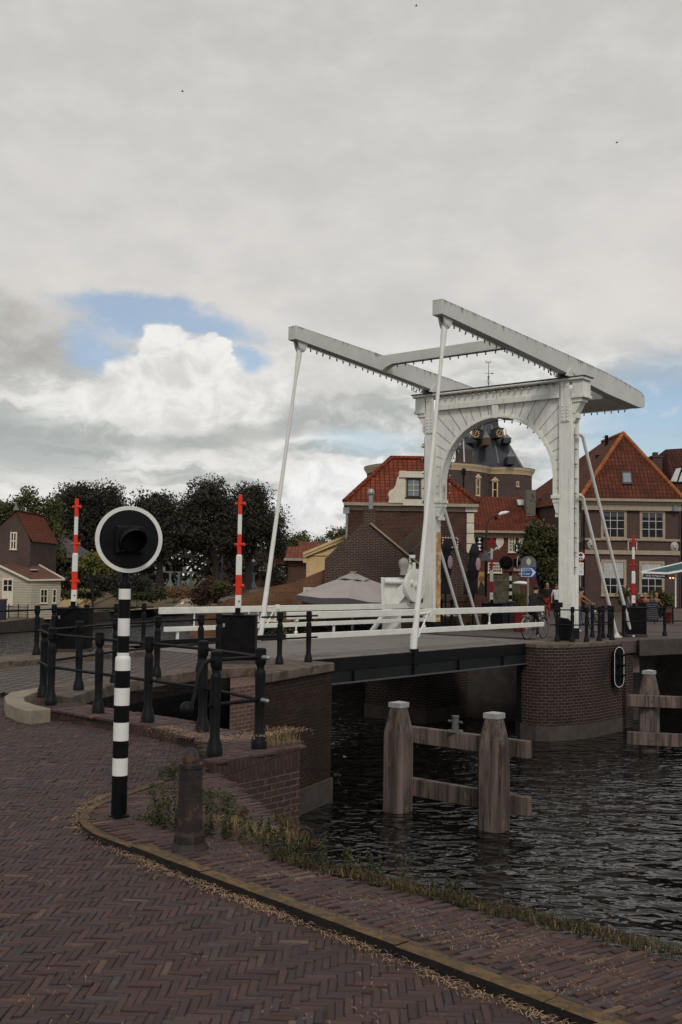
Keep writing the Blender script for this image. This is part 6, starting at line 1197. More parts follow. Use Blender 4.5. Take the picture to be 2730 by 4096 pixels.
shrub('clipped hedge with brown dry top beside the garden path', 134, [(690, 2372, 22, 16), (725, 2372, 26, 17), (765, 2370, 26, 17), (800, 2372, 20, 16)], LAVEND, -1.6, 150, 40, .22, .5, 'hedge', 'hedge')
shrub('dark green underside shrubs with white flowers left of the garden path', 126, [(540, 2375, 50, 28), (600, 2380, 45, 30), (640, 2372, 25, 24), (490, 2370, 45, 30)], LEAF_W, -2, 130, 40, .24, .55)
shrub('copper-leaved shrubs behind the upright barrier boom by the water', 112, [(810, 2385, 45, 42), (880, 2375, 55, 45), (945, 2380, 45, 34), (850, 2345, 45, 25)], LEAF_R, -2, 150, 42, .24, .6)
shrub('green shrub in the gap between copper shrubs and bastion wall', 100, [(960, 2395, 45, 28), (1010, 2400, 40, 20), (880, 2350, 30, 20)], LEAF_O, -2, 80, 40, .22, .5)
shrub('dark thicket under the trees between left barrier and signal disc', 116, [(330, 2320, 60, 34), (400, 2330, 60, 36), (460, 2330, 60, 40), (560, 2330, 60, 30), (280, 2330, 40, 35)], LEAF_D, -2, 170, 42, .28, .7)
shrub('low trimmed hedge behind the left barrier boom', 108, [(260, 2378, 30, 16), (320, 2376, 40, 16), (380, 2382, 30, 14)], LEAF_W, -2, 80, 40, .2, .4, 'hedge', 'hedge')
shrub('dry grassy patch on the slope at the foot of the bastion wall', 60, [(1010, 2395, 45, 14), (960, 2412, 40, 10)], GRASSD, -1, 60, 40, .16, .3)
shrub('green bush behind the bridge deck under the white rail end', 44, [(1180, 2520, 28, 24), (1200, 2500, 20, 20)], LEAF_O, -1, 40, 40, .13, .28)
shrub('row of dark planting in the sunken terrace, seen between the white rails', 46, [(1010, 2520, 34, 22), (1080, 2530, 40, 20), (1250, 2510, 40, 22), (1330, 2505, 45, 22), (1420, 2500, 45, 20), (1490, 2495, 35, 20)], LEAF_D, -1, 120, 40, .14, .3)
shrub('dark green plants in the terrace right of the black cabinet', 50, [(1130, 2470, 30, 18), (1180, 2465, 25, 20), (1050, 2480, 25, 14)], LEAF_O, -1, 60, 40, .13, .3)
shrub('green leafy plants around the cafe terrace behind the right barrier boom', 61, [(2640, 2385, 30, 26), (2670, 2400, 28, 26), (2495, 2390, 14, 34)], LEAF_O, 0, 70, 40, .14, .32, 'potted_plant', 'plant')
# spiky grass clump
def spikes(name, label, cat, base, n, h, spread, mat, w_=.05, group=None, kind=None, lean=.6):
    vs = []; fs = []
    for i in range(n):
        a = random.uniform(0, 2 * math.pi); r_ = random.random() ** .5 * spread * .4; p = Vector((base[0] + r_ * math.cos(a), base[1] + r_ * math.sin(a), base[2])); hh = h * random.uniform(.55, 1.1); a += random.gauss(0, .5); out = Vector((math.cos(a), math.sin(a), 0)) * (spread * random.uniform(.1, 1) * lean); s_ = Vector((-math.sin(a), math.cos(a), 0)) * w_ * .5; b = len(vs)
        m1 = p + out * .35 + Z * hh * .65; m2 = p + out * 1.0 + Z * hh * random.uniform(.7, 1.0)
        vs += [p - s_, p + s_, m1 + s_ * .8, m1 - s_ * .8, m2]; fs += [(b, b + 1, b + 2, b + 3), (b + 3, b + 2, b + 4)]
    t = thing(name, label, cat, tuple(base), group); q = MB(); q.add(vs, fs); q.build('blades', mat, t, fix=False, uv=False); return t
yb = at(2092, 2498, .05); spikes('ornamental_grass', 'tall yellowish ornamental grass clump behind the cyclist in black', 'plant', (fx(2088, 2400, 46)[0], 46, .05), 420, 1.75, .95, YUCCA, .05)
t = thing('white_boat_cover', 'white rounded boat cover or tarp behind the ornamental grass', 'cover', (fx(2090, 2330, 49)[0], 49, 1.4)); q = MB(); q.ball((fx(2092, 2330, 49)[0], 49.5, fx(2092, 2334, 49)[1]), .5, 14, (.75, .8, .22)); q.build('cover', LETTER, t, smooth=60)
# grass, weeds and straw along the quay
def strip(name, pts, n, h, mat, w_, off, z=.1, kindlab=None, lean=.5, tuft=0):
    vs = []; fs = []; L = [0]
    for a, b in zip(pts, pts[1:]): L.append(L[-1] + (b - a).length)
    tc = [random.uniform(0, L[-1]) for _ in range(tuft)] if tuft else None
    for i in range(n):
        s = (random.choice(tc) + random.gauss(0, .07)) if tc else random.uniform(0, L[-1]); s = max(0, min(L[-1], s))
        for k in range(len(pts) - 1):
            if s <= L[k + 1] or k == len(pts) - 2: p = pts[k].lerp(pts[k + 1], (s - L[k]) / (L[k + 1] - L[k])); d = (pts[k + 1] - pts[k]).normalized(); break
        nn = Vector((-d.y, d.x, 0)); p = p + nn * random.uniform(*off); hh = h * random.uniform(.3, 1.0); a = random.uniform(0, 2 * math.pi); o = Vector((math.cos(a), math.sin(a), 0)) * hh * lean * random.uniform(.2, 1.2); sd_ = Vector((-math.sin(a), math.cos(a), 0)) * w_ * .5; b = len(vs)
        vs += [p - sd_, p + sd_, p + o * .45 + Z * hh * .7 + sd_ * .7, p + o * .45 + Z * hh * .7 - sd_ * .7, p + o + Z * hh]; fs += [(b, b + 1, b + 2, b + 3), (b + 3, b + 2, b + 4)]
    q = MB(); q.add(vs, fs); return tag(q.build(name, mat, fix=False, uv=False), kind='stuff')
quay_line = [P(1100, 3280, .03), P(1215, 3368, .045)] + [br(-26.47, v_, .05) for v_ in (11.4, 12.2, 13, 14, 15, 17)]
GREENG = leafmat('quay_grass', (.020, .018, .009), (.070, .052, .024))
strip('quay_grass', quay_line, 9000, .042, GREENG, .005, (-.05, .12), lean=1.1)
strip('quay_tufts', quay_line, 2600, .075, GREENG, .005, (-.03, .10), lean=.9, tuft=60)
strip('dry_quay_grass', quay_line, 500, .07, GRASSD, .005, (-.05, .06), lean=.9, tuft=40)
kl = [kp(s__, -.055) - Z * KZ for s__ in (-.3, 1, 2, 3, 4, 5, 6, 7)]
def straw(name, pts, n, wid, z, ln=.07, cl=None):
    vs = []; fs = []; L = [0]
    for a, b in zip(pts, pts[1:]): L.append(L[-1] + (b - a).length)
    cs_ = [(random.uniform(0, L[-1]), random.gauss(0, .35)) for _ in range(cl)] if cl else None
    for i in range(n):
        if cs_: c_ = random.choice(cs_); s = c_[0] + random.gauss(0, .10); of = c_[1] * wid + random.gauss(0, .03)
        else: s = random.uniform(0, L[-1]); of = random.gauss(0, wid * .4)
        s = max(0, min(L[-1] - .001, s))
        k = max(j for j in range(len(pts) - 1) if L[j] <= s); d = (pts[k + 1] - pts[k]).normalized(); nn = Vector((-d.y, d.x, 0)); p = pts[k].lerp(pts[k + 1], (s - L[k]) / (L[k + 1] - L[k])) + nn * of
        a = math.atan2(d.y, d.x) + random.gauss(0, .8); l = ln * random.uniform(.3, 1.3); e = Vector((math.cos(a), math.sin(a), 0)); sd_ = Vector((-e.y, e.x, 0)) * .0016; z1, z2 = random.uniform(.002, .02), random.uniform(.002, .02); m_ = p + e * l * .5 + sd_ * random.uniform(-3, 3) + Z * (max(z1, z2) + .004); b = len(vs)
        vs += [p - sd_ + Z * (z + z1), p + sd_ + Z * (z + z1), m_ + sd_ + Z * z, m_ - sd_ + Z * z, p + e * l + Z * (z + z2)]; fs += [(b, b + 1, b + 2, b + 3), (b + 3, b + 2, b + 4)]
    q = MB(); q.add(vs, fs); return tag(q.build(name, STRAW, fix=False, uv=False), kind='stuff')
straw('straw_along_kerb', kl, 1100, .07, .002, .06)
straw('straw_drift', kl, 1000, .11, .002, .05, 45)
straw('straw_on_sidewalk', [kp(s__, .45) - Z * KZ for s__ in (0, 2, 4, 6)], 1300, .7, SZ, .035, 110)
straw('straw_on_street', [kp(s__, -1.2) - Z * KZ for s__ in (-2, 2, 6)], 700, 2.2, .002, .035, 120)
straw('straw_round_kerb', [P(470, 3172, 0), P(340, 3225, 0), P(300, 3275, 0), P(325, 3325, 0), P(440, 3380, 0)], 420, .08, .002, .05)
straw('straw_on_wall', [P(640, 2960, .14), P(860, 3020, .14), P(1150, 2975, .14), P(1195, 2965, .14)], 1200, .30, .142, .07)
strip('wall_grass', [P(1050, 2985, .14), P(1180, 2968, .14)], 160, .22, GRASSD, .006, (-.1, .1), lean=.6)
# vegetated slope below the breast wall
edge = [P(690, 3110, .04), P(745, 3185, .045), P(817, 3238, .05), P(900, 3288, .05), P(1000, 3336, .05), P(1085, 3352, .05), P(1210, 3368, .05)]
foot = []
for i, e_ in enumerate(edge): f_ = wall_c.lerp(wall_r, i / 6) + Vector((-.01, -.03, 0)); f_.z = -.30 - .75 * i / 6; foot.append(f_)
q = MB()
for i in range(6): q.quad(edge[i], edge[i + 1], foot[i + 1], foot[i])
q.quad(edge[6], edge[6] - Z * 3, foot[6] - Z * 3, foot[6]); tag(q.build('slope', SOIL, fix=False), kind='structure')
cw = []; rw = []
for i in range(330):
    k = min(5, int(random.random() ** .8 * 6)); p = edge[k].lerp(edge[k + 1], random.random()).lerp(foot[k].lerp(foot[k + 1], .5), random.random() ** 1.6 * .6); top = .05 + .17 * math.exp(-((k - 2.2) / 1.6) ** 2); cw.append((p.x, p.y, p.z + random.uniform(.0, top))); rw.append(.03 + .035 * random.random())
tag(leafmesh('weeds', cw, rw, 26, .026, LEAF_W), kind='stuff')
strip('edge_grass', edge[3:], 900, .10, GRASSD, .005, (-.08, .05), lean=.8)
cw = []; rw = []
for i in range(70):
    v_ = 9.9 + 3.0 * random.random() ** 1.3; h_ = random.uniform(.10, .34) * max(.35, 1 - abs(v_ - 10.5) / 3.2); b_ = br(-26.36 + random.uniform(-.05, .14), v_, .02); ln = Vector((random.gauss(0, .12), random.gauss(0, .12), 1))
    for k in range(9): p = b_ + ln * (h_ * (k + 1) / 9); cw.append(tuple(p)); rw.append(.030 * (1.15 - k / 9) + .006)
tag(leafmesh('nettles', cw, rw, 9, .024, LEAF_W), kind='stuff')
cw = [tuple(P(random.uniform(640, 722), random.uniform(3085, 3128), .05) + Z * random.uniform(0, .10)) for i in range(34)] + [tuple(P(random.uniform(590, 720), random.uniform(3140, 3190), .05) + Z * random.uniform(0, .02)) for i in range(30)] + [tuple(P(random.uniform(540, 640), random.uniform(3262, 3285), .05) + Z * random.uniform(0, .015)) for i in range(16)]
tag(leafmesh('kerb_weeds', cw, .042, 22, .020, LEAF_W), kind='stuff')
# ------------------------------------------------------------------ terrace, parasols, signs, small things
t = thing('parasol', 'large open grey parasol with dark valance in front of the dark brick gable', 'parasol', (fx(1415, 2500, 43)[0], 43, -1.4))
YP = 43.0; tp = ay(1414, 2298, YP); k_ = YP / F
rim_px = [(1186, 2380, -1.2), (1394, 2392, -3.0), (1560, 2412, -1.0), (1650, 2385, .8), (1410, 2372, 2.8), (1230, 2365, 1.2)]
rim = [ay(x_, y_, YP + d_) for x_, y_, d_ in rim_px]
q = MB(); n = len(rim); rows = [[tp.lerp(r_, f_) - Z * (-.05 * math.sin(math.pi * f_)) for r_ in rim] for f_ in (.02, .3, .55, .8, 1)]
for i in range(n):
    j = (i + 1) % n
    for a, b in zip(rows, rows[1:]):
        ma_, mb_ = (a[i] + a[j]) / 2 - Z * .03, (b[i] + b[j]) / 2 - Z * .06; q.quad(a[i], b[i], mb_, ma_); q.quad(ma_, mb_, b[j], a[j])
q.build('canopy', LGREY, t, smooth=70, fix=False)
q = MB()
for i in range(n):
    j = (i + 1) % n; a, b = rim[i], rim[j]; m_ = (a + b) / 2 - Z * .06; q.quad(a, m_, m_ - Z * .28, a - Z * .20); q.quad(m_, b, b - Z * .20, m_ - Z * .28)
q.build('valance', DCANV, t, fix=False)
q = MB(); vr = [tp.lerp(r_, .28) + Z * .05 for r_ in rim]
for i in range(n): j = (i + 1) % n; m_ = (vr[i] + vr[j]) / 2 + Z * .03; q.quad(tp + Z * .10, vr[i], m_); q.quad(tp + Z * .10, m_, vr[j])
q.build('vent_flap', LGREY, t, fix=False); q = MB(); q.lathe([(.14, 0), (.14, .06), (0, .07)], tp + Z * .06, n=10); q.tube((tp.x, tp.y, -1.4), tp, .05); q.build('mast', METALG, t)
def folded(px, y0, y1, label, Yd, tw):
    a = ay(px, y0, Yd); b = ay(px + tw, y1, Yd); t = thing('folded_parasol', label, 'parasol', (b.x, Yd, .05), 'folded black parasols'); h = a.z - b.z
    q = MB(); prof = [(.05, 0), (.12, -.04), (.19, -.30), (.22, -.42), (.16, -.5), (.20, -.75), (.24, -h * .45), (.20, -h * .66), (.12, -h * .74), (.2, -h * .86), (.23, -h)]
    q.lathe(prof, a, n=16)
    for i, v_ in enumerate(q.v): an_ = math.atan2(v_.y - a.y, v_.x - a.x); s_ = 1 + .18 * math.sin(5 * an_); f_ = (a.z - v_.z) / h; q.v[i] = Vector((a.x + (v_.x - a.x) * s_ + tw * Yd / F * f_, a.y + (v_.y - a.y) * s_, v_.z))
    q.build('canopy', DARKC, t, smooth=60); q = MB(); c_ = a + Vector((.10, -.27, -h * .42)); q.ball(c_, .16, 10, (.62, .25, 1.7)); q.build('printed_patch', PINK, t, smooth=60)
    q = MB(); q.tube((b.x, Yd, .05), a, .035); q.lathe([(.35, .05), (.35, .12), (.05, .14)], (b.x, Yd, 0), n=14); q.build('mast', IRON, t)
folded(1790, 2158, 2375, 'folded black parasol between the far post and the slanting white stay rods', 43.6, -8); folded(1901, 2174, 2372, 'folded black parasol with pink print right of the slanting stay rods', 44.2, -8)
t = thing('traffic_mirror', 'square traffic mirror with red-and-white checkered frame on the brick gable', 'mirror', (fx(1801, 2170, 46.4)[0], 46.4, 2)); c_, w_, h_ = wpx(1770, 2148, 1834, 2192, 46.45); c_ = Vector(c_); q = MB()
for i in range(12):
    for j in range(8):
        if 0 < i < 11 and 0 < j < 7: continue
        q.k = (i + j) % 2; q.obox(c_ + X * (w_ * (i + .5) / 12 - w_ / 2) + Z * (h_ * (j + .5) / 8 - h_ / 2), X, Yv, Z, w_ / 12, .05, h_ / 8)
q.build('frame', [REDD, LETTER], t); q = MB(); q.obox(c_ + Yv * .005, X, Yv, Z, w_ * .84, .04, h_ * .76); q.build('glass', GLASS, t)
def sign_post(q, px, Yd, z1, z0=.05, r_=.04): x_ = ay(px, 2300, Yd).x; q.tube((x_, Yd + .05, z0), (x_, Yd + .05, z1), r_, n=8); return x_
YSg = 43.2
t = thing('direction_sign', 'blue traffic arrow sign reading Doorgaand verkeer under a round-topped grey sign back', 'sign', (ay(2114, 2300, YSg).x, YSg, .05)); c_, w_, h_ = wpx(2083, 2270, 2145, 2309, YSg); c_ = Vector(c_)
q = MB(); q.obox(c_, X, Yv, Z, w_, .03, h_); q.build('blue_panel', BLUE, t)
q = MB(); y_ = c_.y - .019
def pl2(pts): q.ext([(c_.x + a * w_, y_, c_.z + b * h_) for a, b in pts], (0, -.006, 0))
pl2([(-.47, .46), (.20, .46), (.20, .405), (-.47, .405)]); pl2([(-.47, -.46), (.20, -.46), (.20, -.405), (-.47, -.405)]); pl2([(-.47, -.40), (-.435, -.40), (-.435, .40), (-.47, .40)]); pl2([(.16, .40), (.22, .46), (.48, 0), (.22, -.46), (.16, -.40), (.28, 0)]); q.build('white_border', LETTER, t)
def text(body, p, size, mat, parent, ax=X, n=-Yv, align='CENTER', ext=.004, sx=1):
    cu = bpy.data.curves.new('lettering', 'FONT'); cu.body = body; cu.size = size; cu.align_x = align; cu.align_y = 'CENTER'; cu.extrude = ext; cu.materials.append(mat); o = bpy.data.objects.new('lettering', cu); COL.objects.link(o); o.parent = parent
    M_ = Matrix((ax * sx, Z, n)).transposed().to_4x4(); M_.translation = Vector(p) - ORG[parent]
    dg = bpy.context.evaluated_depsgraph_get(); me = bpy.data.meshes.new_from_object(o.evaluated_get(dg)); bpy.data.objects.remove(o); o = bpy.data.objects.new('lettering', me); COL.objects.link(o); o.parent = parent; me.transform(M_); return o
text('Doorgaand\nverkeer', (c_.x + .14 * w_, y_ - .008, c_.z + .02), .15, LETTER, t, align='RIGHT')
q = MB(); gc, gw, gh = wpx(2085, 2224, 2146, 2269, YSg); q.ext([(gc[0] - gw / 2, YSg, gc[2] - gh / 2)] + [(gc[0] + gw / 2 * math.cos(a), YSg, gc[2] - gh / 2 + .17 + gw / 2 * math.sin(a) * .9) for a in [math.pi - math.pi * i / 20 for i in range(21)]] + [(gc[0] + gw / 2, YSg, gc[2] - gh / 2)], (0, .03, 0)); q.build('round_top_panel', SIGNG, t)
q = MB(); q.ext([(gc[0] + .10 * math.cos(a), YSg - .008, gc[2] + .0 + .15 * math.sin(a)) for a in [R(90 + 60 * i) for i in range(6)]], (0, -.004, 0)); q.build('pale_sticker', PALEG, t)
q = MB(); sign_post(q, 2114, YSg, gc[2]); q.build('pole', METALG, t)
YQ = 44.6
t = thing('bridge_signal', 'striped signal pole with crossbar, dark round disc back and edge-on white-rimmed disc', 'signal', (ay(2043, 2300, YQ).x, YQ, .05), 'bridge warning signals'); sx_ = ay(2043, 2300, YQ).x
q = MB(); zz = [ay(2043, y_, YQ).z for y_ in (2288, 2304, 2322, 2338, 2352, 2366, 2381, 2398, 2430)] + [.05]
for i in range(len(zz) - 1): q.k = i % 2 ^ 0; r_ = .052 if i < 4 else .062; q.lathe([(r_, zz[i + 1]), (r_, zz[i])], (sx_, YQ, 0), n=12)
q.build('pole', [BLACK, SIGW], t, smooth=30); q = MB(); q.obox((ay(2044, 2300, YQ).x + .02, YQ, zz[0]), X, Yv, Z, .62, .06, .05); q.build('crossbar', BLACK, t)
dc_ = ay(2025, 2252, YQ); q = MB(); q.lathe([(.285, -.015), (.285, .015), (0, .015)], dc_, Yv, 32); q.obox(dc_ - Yv * .06, X, Yv, Z, .26, .10, .26); q.build('disc', BLACK, t, smooth=30)
dc_ = ay(2074, 2252, YQ); nn_ = Vector((.93, -.37, 0)).normalized(); q = MB(); q.lathe([(.27, -.01), (.27, .01), (0, .01)], dc_, nn_, 32); q.obox(dc_ - nn_ * .1, Vector((.37, .93, 0)).normalized(), nn_, Z, .22, .16, .34); q.tube(dc_, dc_ + nn_ * .22 + Z * .03, .10, .09, 14); q.build('edge_on_disc', BLACK, t, smooth=30)
q = MB(); rr = [dc_ + Vector((.37, .93, 0)).normalized() * (.275 * math.cos(a)) + Z * (.275 * math.sin(a)) + nn_ * .012 for a in [2 * math.pi * i / 32 for i in range(32)]]; q.poly(rr, .013, 6, closed=True); q.build('rim', SIGW, t, smooth=60)
t = thing('street_lamp', 'slim street lamp with curved arm and white head before the red pantile roof', 'street lamp', (ay(1946, 2300, 48).x, 48, .05)); q = MB(); L_ = lambda x_, y_: ay(x_, y_, 48); p0 = L_(1945, 2300); q.poly([(p0.x, 48, .05), L_(1946, 2150), L_(1948, 2110), L_(1951, 2088), L_(1960, 2073), L_(1976, 2064), L_(2000, 2056)], [.06, .05, .045, .04, .035, .033, .03], 8); q.build('pole', M('brown_grey_pole', (.05, .042, .04), .6, .2, 5, .1), t, smooth=60)
q = MB(); q.poly([L_(1996, 2059), L_(2006, 2054), L_(2024, 2050), L_(2038, 2047)], [.05, .085, .075, .02], 10); q.build('lamp_head', LETTER, t, smooth=60); q = MB(); q.poly([L_(1985, 2066), L_(1984, 2080)], [.05, .07], 8); q.build('loudspeaker', BLACK, t); q = MB()
for a_, b_ in (((1983, 2197), (1991, 2190)), ((1992, 2196), (2003, 2187))): q.poly([L_(*a_), L_(*b_)], [.05, .045], 8)
q.poly([L_(1946, 2215), L_(1984, 2198)], .02, 6); q.build('camera', LETTER, t)
t = thing('warning_sign', 'triangular warning sign seen from its grey back, on the lamp post', 'sign', (ay(1946, 2200, 47.8).x, 47.8, 2)); q = MB(); q.ext([ay(1945, 2199, 47.7), ay(1969, 2243, 47.7), ay(1918, 2243, 47.7)], Yv * .03); q.build('panel', SIGNB, t); q = MB(); q.tube(ay(1946, 2205, 47.75), (ay(1946, 2205, 47.75).x, 47.75, .05), .045); q.build('pole', IRON, t)
t = thing('poster_board', 'tall framed advertising board with a yellow and brown picture behind the folded parasol', 'board', (ay(1900, 2380, 45.2).x, 45.2, .05)); q = MB(); c_, w_, h_ = wpx(1857, 2283, 1940, 2382, 45.3); c_ = Vector(c_); q.obox(c_, X, Yv, Z, w_, .05, h_); q.build('frame', WOODB, t); q = MB(); q.k = 0; q.obox(c_ - Yv * .03, X, Yv, Z, w_ * .95, .02, h_ * .96); q.k = 1; q.ext([(c_.x + w_ * a, c_.y - .045, c_.z + h_ * b) for a, b in ((.18, .47), (.46, .47), (.46, -.1), (.30, .12), (.16, -.3))], (0, -.004, 0)); q.k = 2; q.ball(c_ + Vector((w_ * .33, -.05, h_ * .18)), .12, 10, (1, .08, 1.1)); q.build('picture', [M('poster_dark', (.04, .03, .026), .7, .3, 4, 0), M('poster_yellow', (.42, .24, .06), .7, .2, 3, 0), M('poster_skin', (.20, .09, .05), .7, .2, 4, 0)], t)
t = thing('restriction_sign', 'round red-rimmed no-vehicles sign with car and motorcycle above two white plates, beside the near post', 'sign', (ay(2323, 2300, 52).x, 52, .05)); YZ = 52.0; c_ = ay(2323, 2225, YZ); q = MB(); q.k = 0; q.lathe([(.24, 0), (.24, .03), (0, .03)], c_ + Yv * .0, -Yv, 32); q.k = 1; q.lathe([(.185, .031), (.185, .034), (0, .035)], c_, -Yv, 32); q.k = 2; yy = c_.y - .045
q.obox((c_.x, yy, c_.z + .06), X, Yv, Z, .19, .01, .06); q.ext([(c_.x - .07, yy, c_.z + .09), (c_.x + .07, yy, c_.z + .09), (c_.x + .045, yy, c_.z + .135), (c_.x - .045, yy, c_.z + .135)], (0, -.008, 0))
for s in (-1, 1): q.obox((c_.x + s * .065, yy, c_.z + .02), X, Yv, Z, .035, .01, .04); q.lathe([(.038, 0), (.038, .01), (0, .01)], (c_.x + s * .055, yy + .005, c_.z - .115), -Yv, 12)
q.bar((c_.x - .05, yy, c_.z - .1), (c_.x, yy, c_.z - .02), .01, .02); q.bar((c_.x + .05, yy, c_.z - .1), (c_.x, yy, c_.z - .02), .01, .02); q.build('disc', [REDD, LETTER, BLACK], t)
for y0, y1 in ((2250, 2271), (2273, 2301)):
    cc, w_, h_ = wpx(2314, y0, 2335, y1, YZ); q = MB(); q.k = 0; q.obox(cc, X, Yv, Z, w_, .02, h_); q.k = 1
    for i in range(3): q.obox((cc[0], cc[1] - .012, cc[2] + h_ * (.25 - .22 * i)), X, Yv, Z, w_ * .6, .006, h_ * .08)
    q.build('text_plate', [LETTER, SIGNG], t)
q = MB(); q.tube((c_.x, YZ + .04, .05), (c_.x, YZ + .04, c_.z + .2), .035); q.build('pole', METALG, t)
def bin_(px0, px1, y0, Yd, label, mat, lidr=0):
    t = thing('wheelie_bin', label, 'bin', (ay((px0 + px1) / 2, 2480, Yd).x, Yd, .05), 'dark bins behind the bridge'); x0_, z1 = fx(px0, y0, Yd); x1_, _ = fx(px1, y0, Yd); q = MB(); w_ = x1_ - x0_; cx_ = (x0_ + x1_) / 2
    q.ext([(cx_ - w_ * .42, Yd - .3, .12), (cx_ + w_ * .42, Yd - .3, .12), (cx_ + w_ / 2, Yd - .34, z1 - .12), (cx_ - w_ / 2, Yd - .34, z1 - .12)], (0, .62, 0)); q.build('body', mat, t, bevel=.03); q = MB(); q.box((cx_, Yd, z1 - .09), w_ * 1.06, .74, .06)
    if lidr: q.ball((cx_, Yd, z1 - .08), w_ * .42, 14, (1, .8, .45))
    q.build('lid', mat, t, bevel=.02, smooth=40)
    for s in (-1, 1): q = MB(); q.lathe([(.09, -.03), (.09, .03)], (cx_ + s * w_ * .36, Yd + .28, .14), X, 12); q.build('wheel', BLACK, t)
bin_(1999, 2028, 2402, 42.9, 'dark wheelie bin directly behind the barrier boom seen through the arch', BIND); bin_(2032, 2061, 2400, 43.2, 'bluish domed wheelie bin left of the red crate', BIND, 1)
t = thing('red_crate', 'bright red box standing behind the rear wheel of the black-clad cyclist', 'crate', (ay(2080, 2470, 41).x, 41, .05)); c_, w_, h_ = wpx(2062, 2452, 2102, 2500, 41); q = MB(); q.box((c_[0], 41.2, (.05 + c_[2] + h_ / 2) / 2), w_, .45, c_[2] + h_ / 2 - .05); q.box((c_[0], 41.2, c_[2] + h_ / 2), w_ * 1.05, .5, .05); q.build('box', M('crate_red', (.17, .009, .009), .5, .1, 4, .02), t, bevel=.02)
t = thing('terrace_screen', 'brown boarded terrace screen behind the stay rods and bins', 'screen', (ay(1870, 2420, 44.8).x, 44.8, .05)); c_, w_, h_ = wpx(1835, 2384, 1960, 2470, 44.9); q = MB()
for i in range(9): q.obox((c_[0], 44.9, .1 + i * (c_[2] + h_ / 2 - .1) / 9 + .06), X, Yv, Z, w_, .04, (c_[2] + h_ / 2) / 9 - .02)
q.build('boards', WOODB, t); q = MB(); q.box((c_[0] - w_ / 2, 44.95, .6), .08, .08, 1.1); q.box((c_[0] + w_ / 2, 44.95, .6), .08, .08, 1.1); q.build('posts', WOODB, t)
for (px, lab) in ((1805, 'round pale table top low behind the railing posts at the far portal post'), (1905, 'pale bench top low behind the railing right of the stay rods')):
    t = thing('terrace_table', lab, 'table', (ay(px, 2480, 46).x, 46, .02)); c_ = ay(px, 2484 if px < 1850 else 2478, 46); q = MB(); q.lathe([(.42, 0), (.42, .035), (0, .036)], (c_.x, 46, .42), n=20); q.build('table_top', CREAMW, t); q = MB(); q.lathe([(.22, .02), (.22, .05), (.04, .06), (.035, .42)], (c_.x, 46, 0), n=12); q.build('leg', IRON, t)
t = thing('chalkboard', 'dark A-frame menu board with rows of chalk writing beside the right barrier cabinet', 'menu board', (ay(2610, 2490, 50).x, 50, .05)); c_, w_, h_ = wpx(2585, 2408, 2634, 2488, 50); q = MB(); q.obox(c_, X, Yv, Z, w_, .05, h_); q.bar((c_[0] - w_ * .45, 50.5, .05), (c_[0] - w_ * .45, 50.03, c_[2] + h_ * .4), .04, .04); q.bar((c_[0] + w_ * .45, 50.5, .05), (c_[0] + w_ * .45, 50.03, c_[2] + h_ * .4), .04, .04); q.build('board', M('slate_board', (.02, .019, .026), .7, .2, 4, .05), t); q = MB()
for i in range(8):
    x_ = -.4
    while x_ < .36: l_ = random.uniform(.04, .16); q.obox((c_[0] + w_ * (x_ + l_ / 2), 50 - .03, c_[2] + h_ * (.38 - .10 * i) + random.uniform(-.01, .01)), X, Yv, Z, w_ * l_, .004, .018); x_ += l_ + random.uniform(.02, .06)
q.build('chalk_writing', M('chalk', (.22, .21, .26), .9, .3, 20, 0), t)
# cafe awning
t = thing('awning', 'green cafe parasol awning with white trim and lettered valance at the right picture edge', 'awning', (ay(2703, 2400, 55).x, 55, .05)); YW = 55.0
a0, a1 = ay(2567, 2289, YW), ay(2672, 2293, YW - .3); b1 = ay(2790, 2272, YW + .6); tpw = ay(2800, 2236, YW + 1.8)
q = MB(); q.k = 0; q.quad(a0, a1, tpw); q.quad(a1, b1, tpw); q.quad(b1, tpw + X * .8, tpw); q.build('canopy', M('awning_green', (.025, .075, .075), .8, .1, 2, .05), t, fix=False)
q = MB()
for s_, e_ in ((a0, a1), (a1, b1), (a0, tpw)): q.bar(s_, e_, .05, .10)
q.build('white_trim', LETTER, t); q = MB(); q.ext([a0 + X * .12 - Z * .06, a1 - Z * .06, a1 - Z * .27 - X * .02, a0 - Z * .24 + X * .06], Yv * .01); q.build('valance', M('valance_green', (.008, .020, .020), .8, .1, 3, 0), t)
cv = (a0 + a1) / 2 - Z * .155 - Yv * .02; text('Café Bar  Het Wapen van Enk', (cv.x + .02, cv.y - .02, cv.z), .125, LETTER, t, ax=(a1 - a0).normalized(), sx=.62)
q = MB(); q.tube((ay(2703, 2300, YW + .3).x, YW + .3, .05), ay(2703, 2285, YW + .3), .035); q.build('pole', LETTER, t)
for px in (2682, 2694): tt = thing('terrace_bulb', 'glowing amber bulb under the cafe awning', 'bulb', tuple(ay(px, 2312, 57)), 'amber bulbs under the awning'); q = MB(); q.ball(ay(px, 2312, 57), .05, 8); m, nt, bs = newmat('amber_glow') if 'amber_glow' not in bpy.data.materials else (bpy.data.materials['amber_glow'], None, None); (setattr(bs.inputs['Emission Color'], 'default_value', (1, .42, .12, 1)), setattr(bs.inputs['Emission Strength'], 'default_value', 1.6)) if bs else None; q.build('glass', m, tt, smooth=60); q = MB(); q.lathe([(.03, .04), (.03, .11)], ay(px, 2312, 57), n=8); q.build('socket', BLACK, tt)
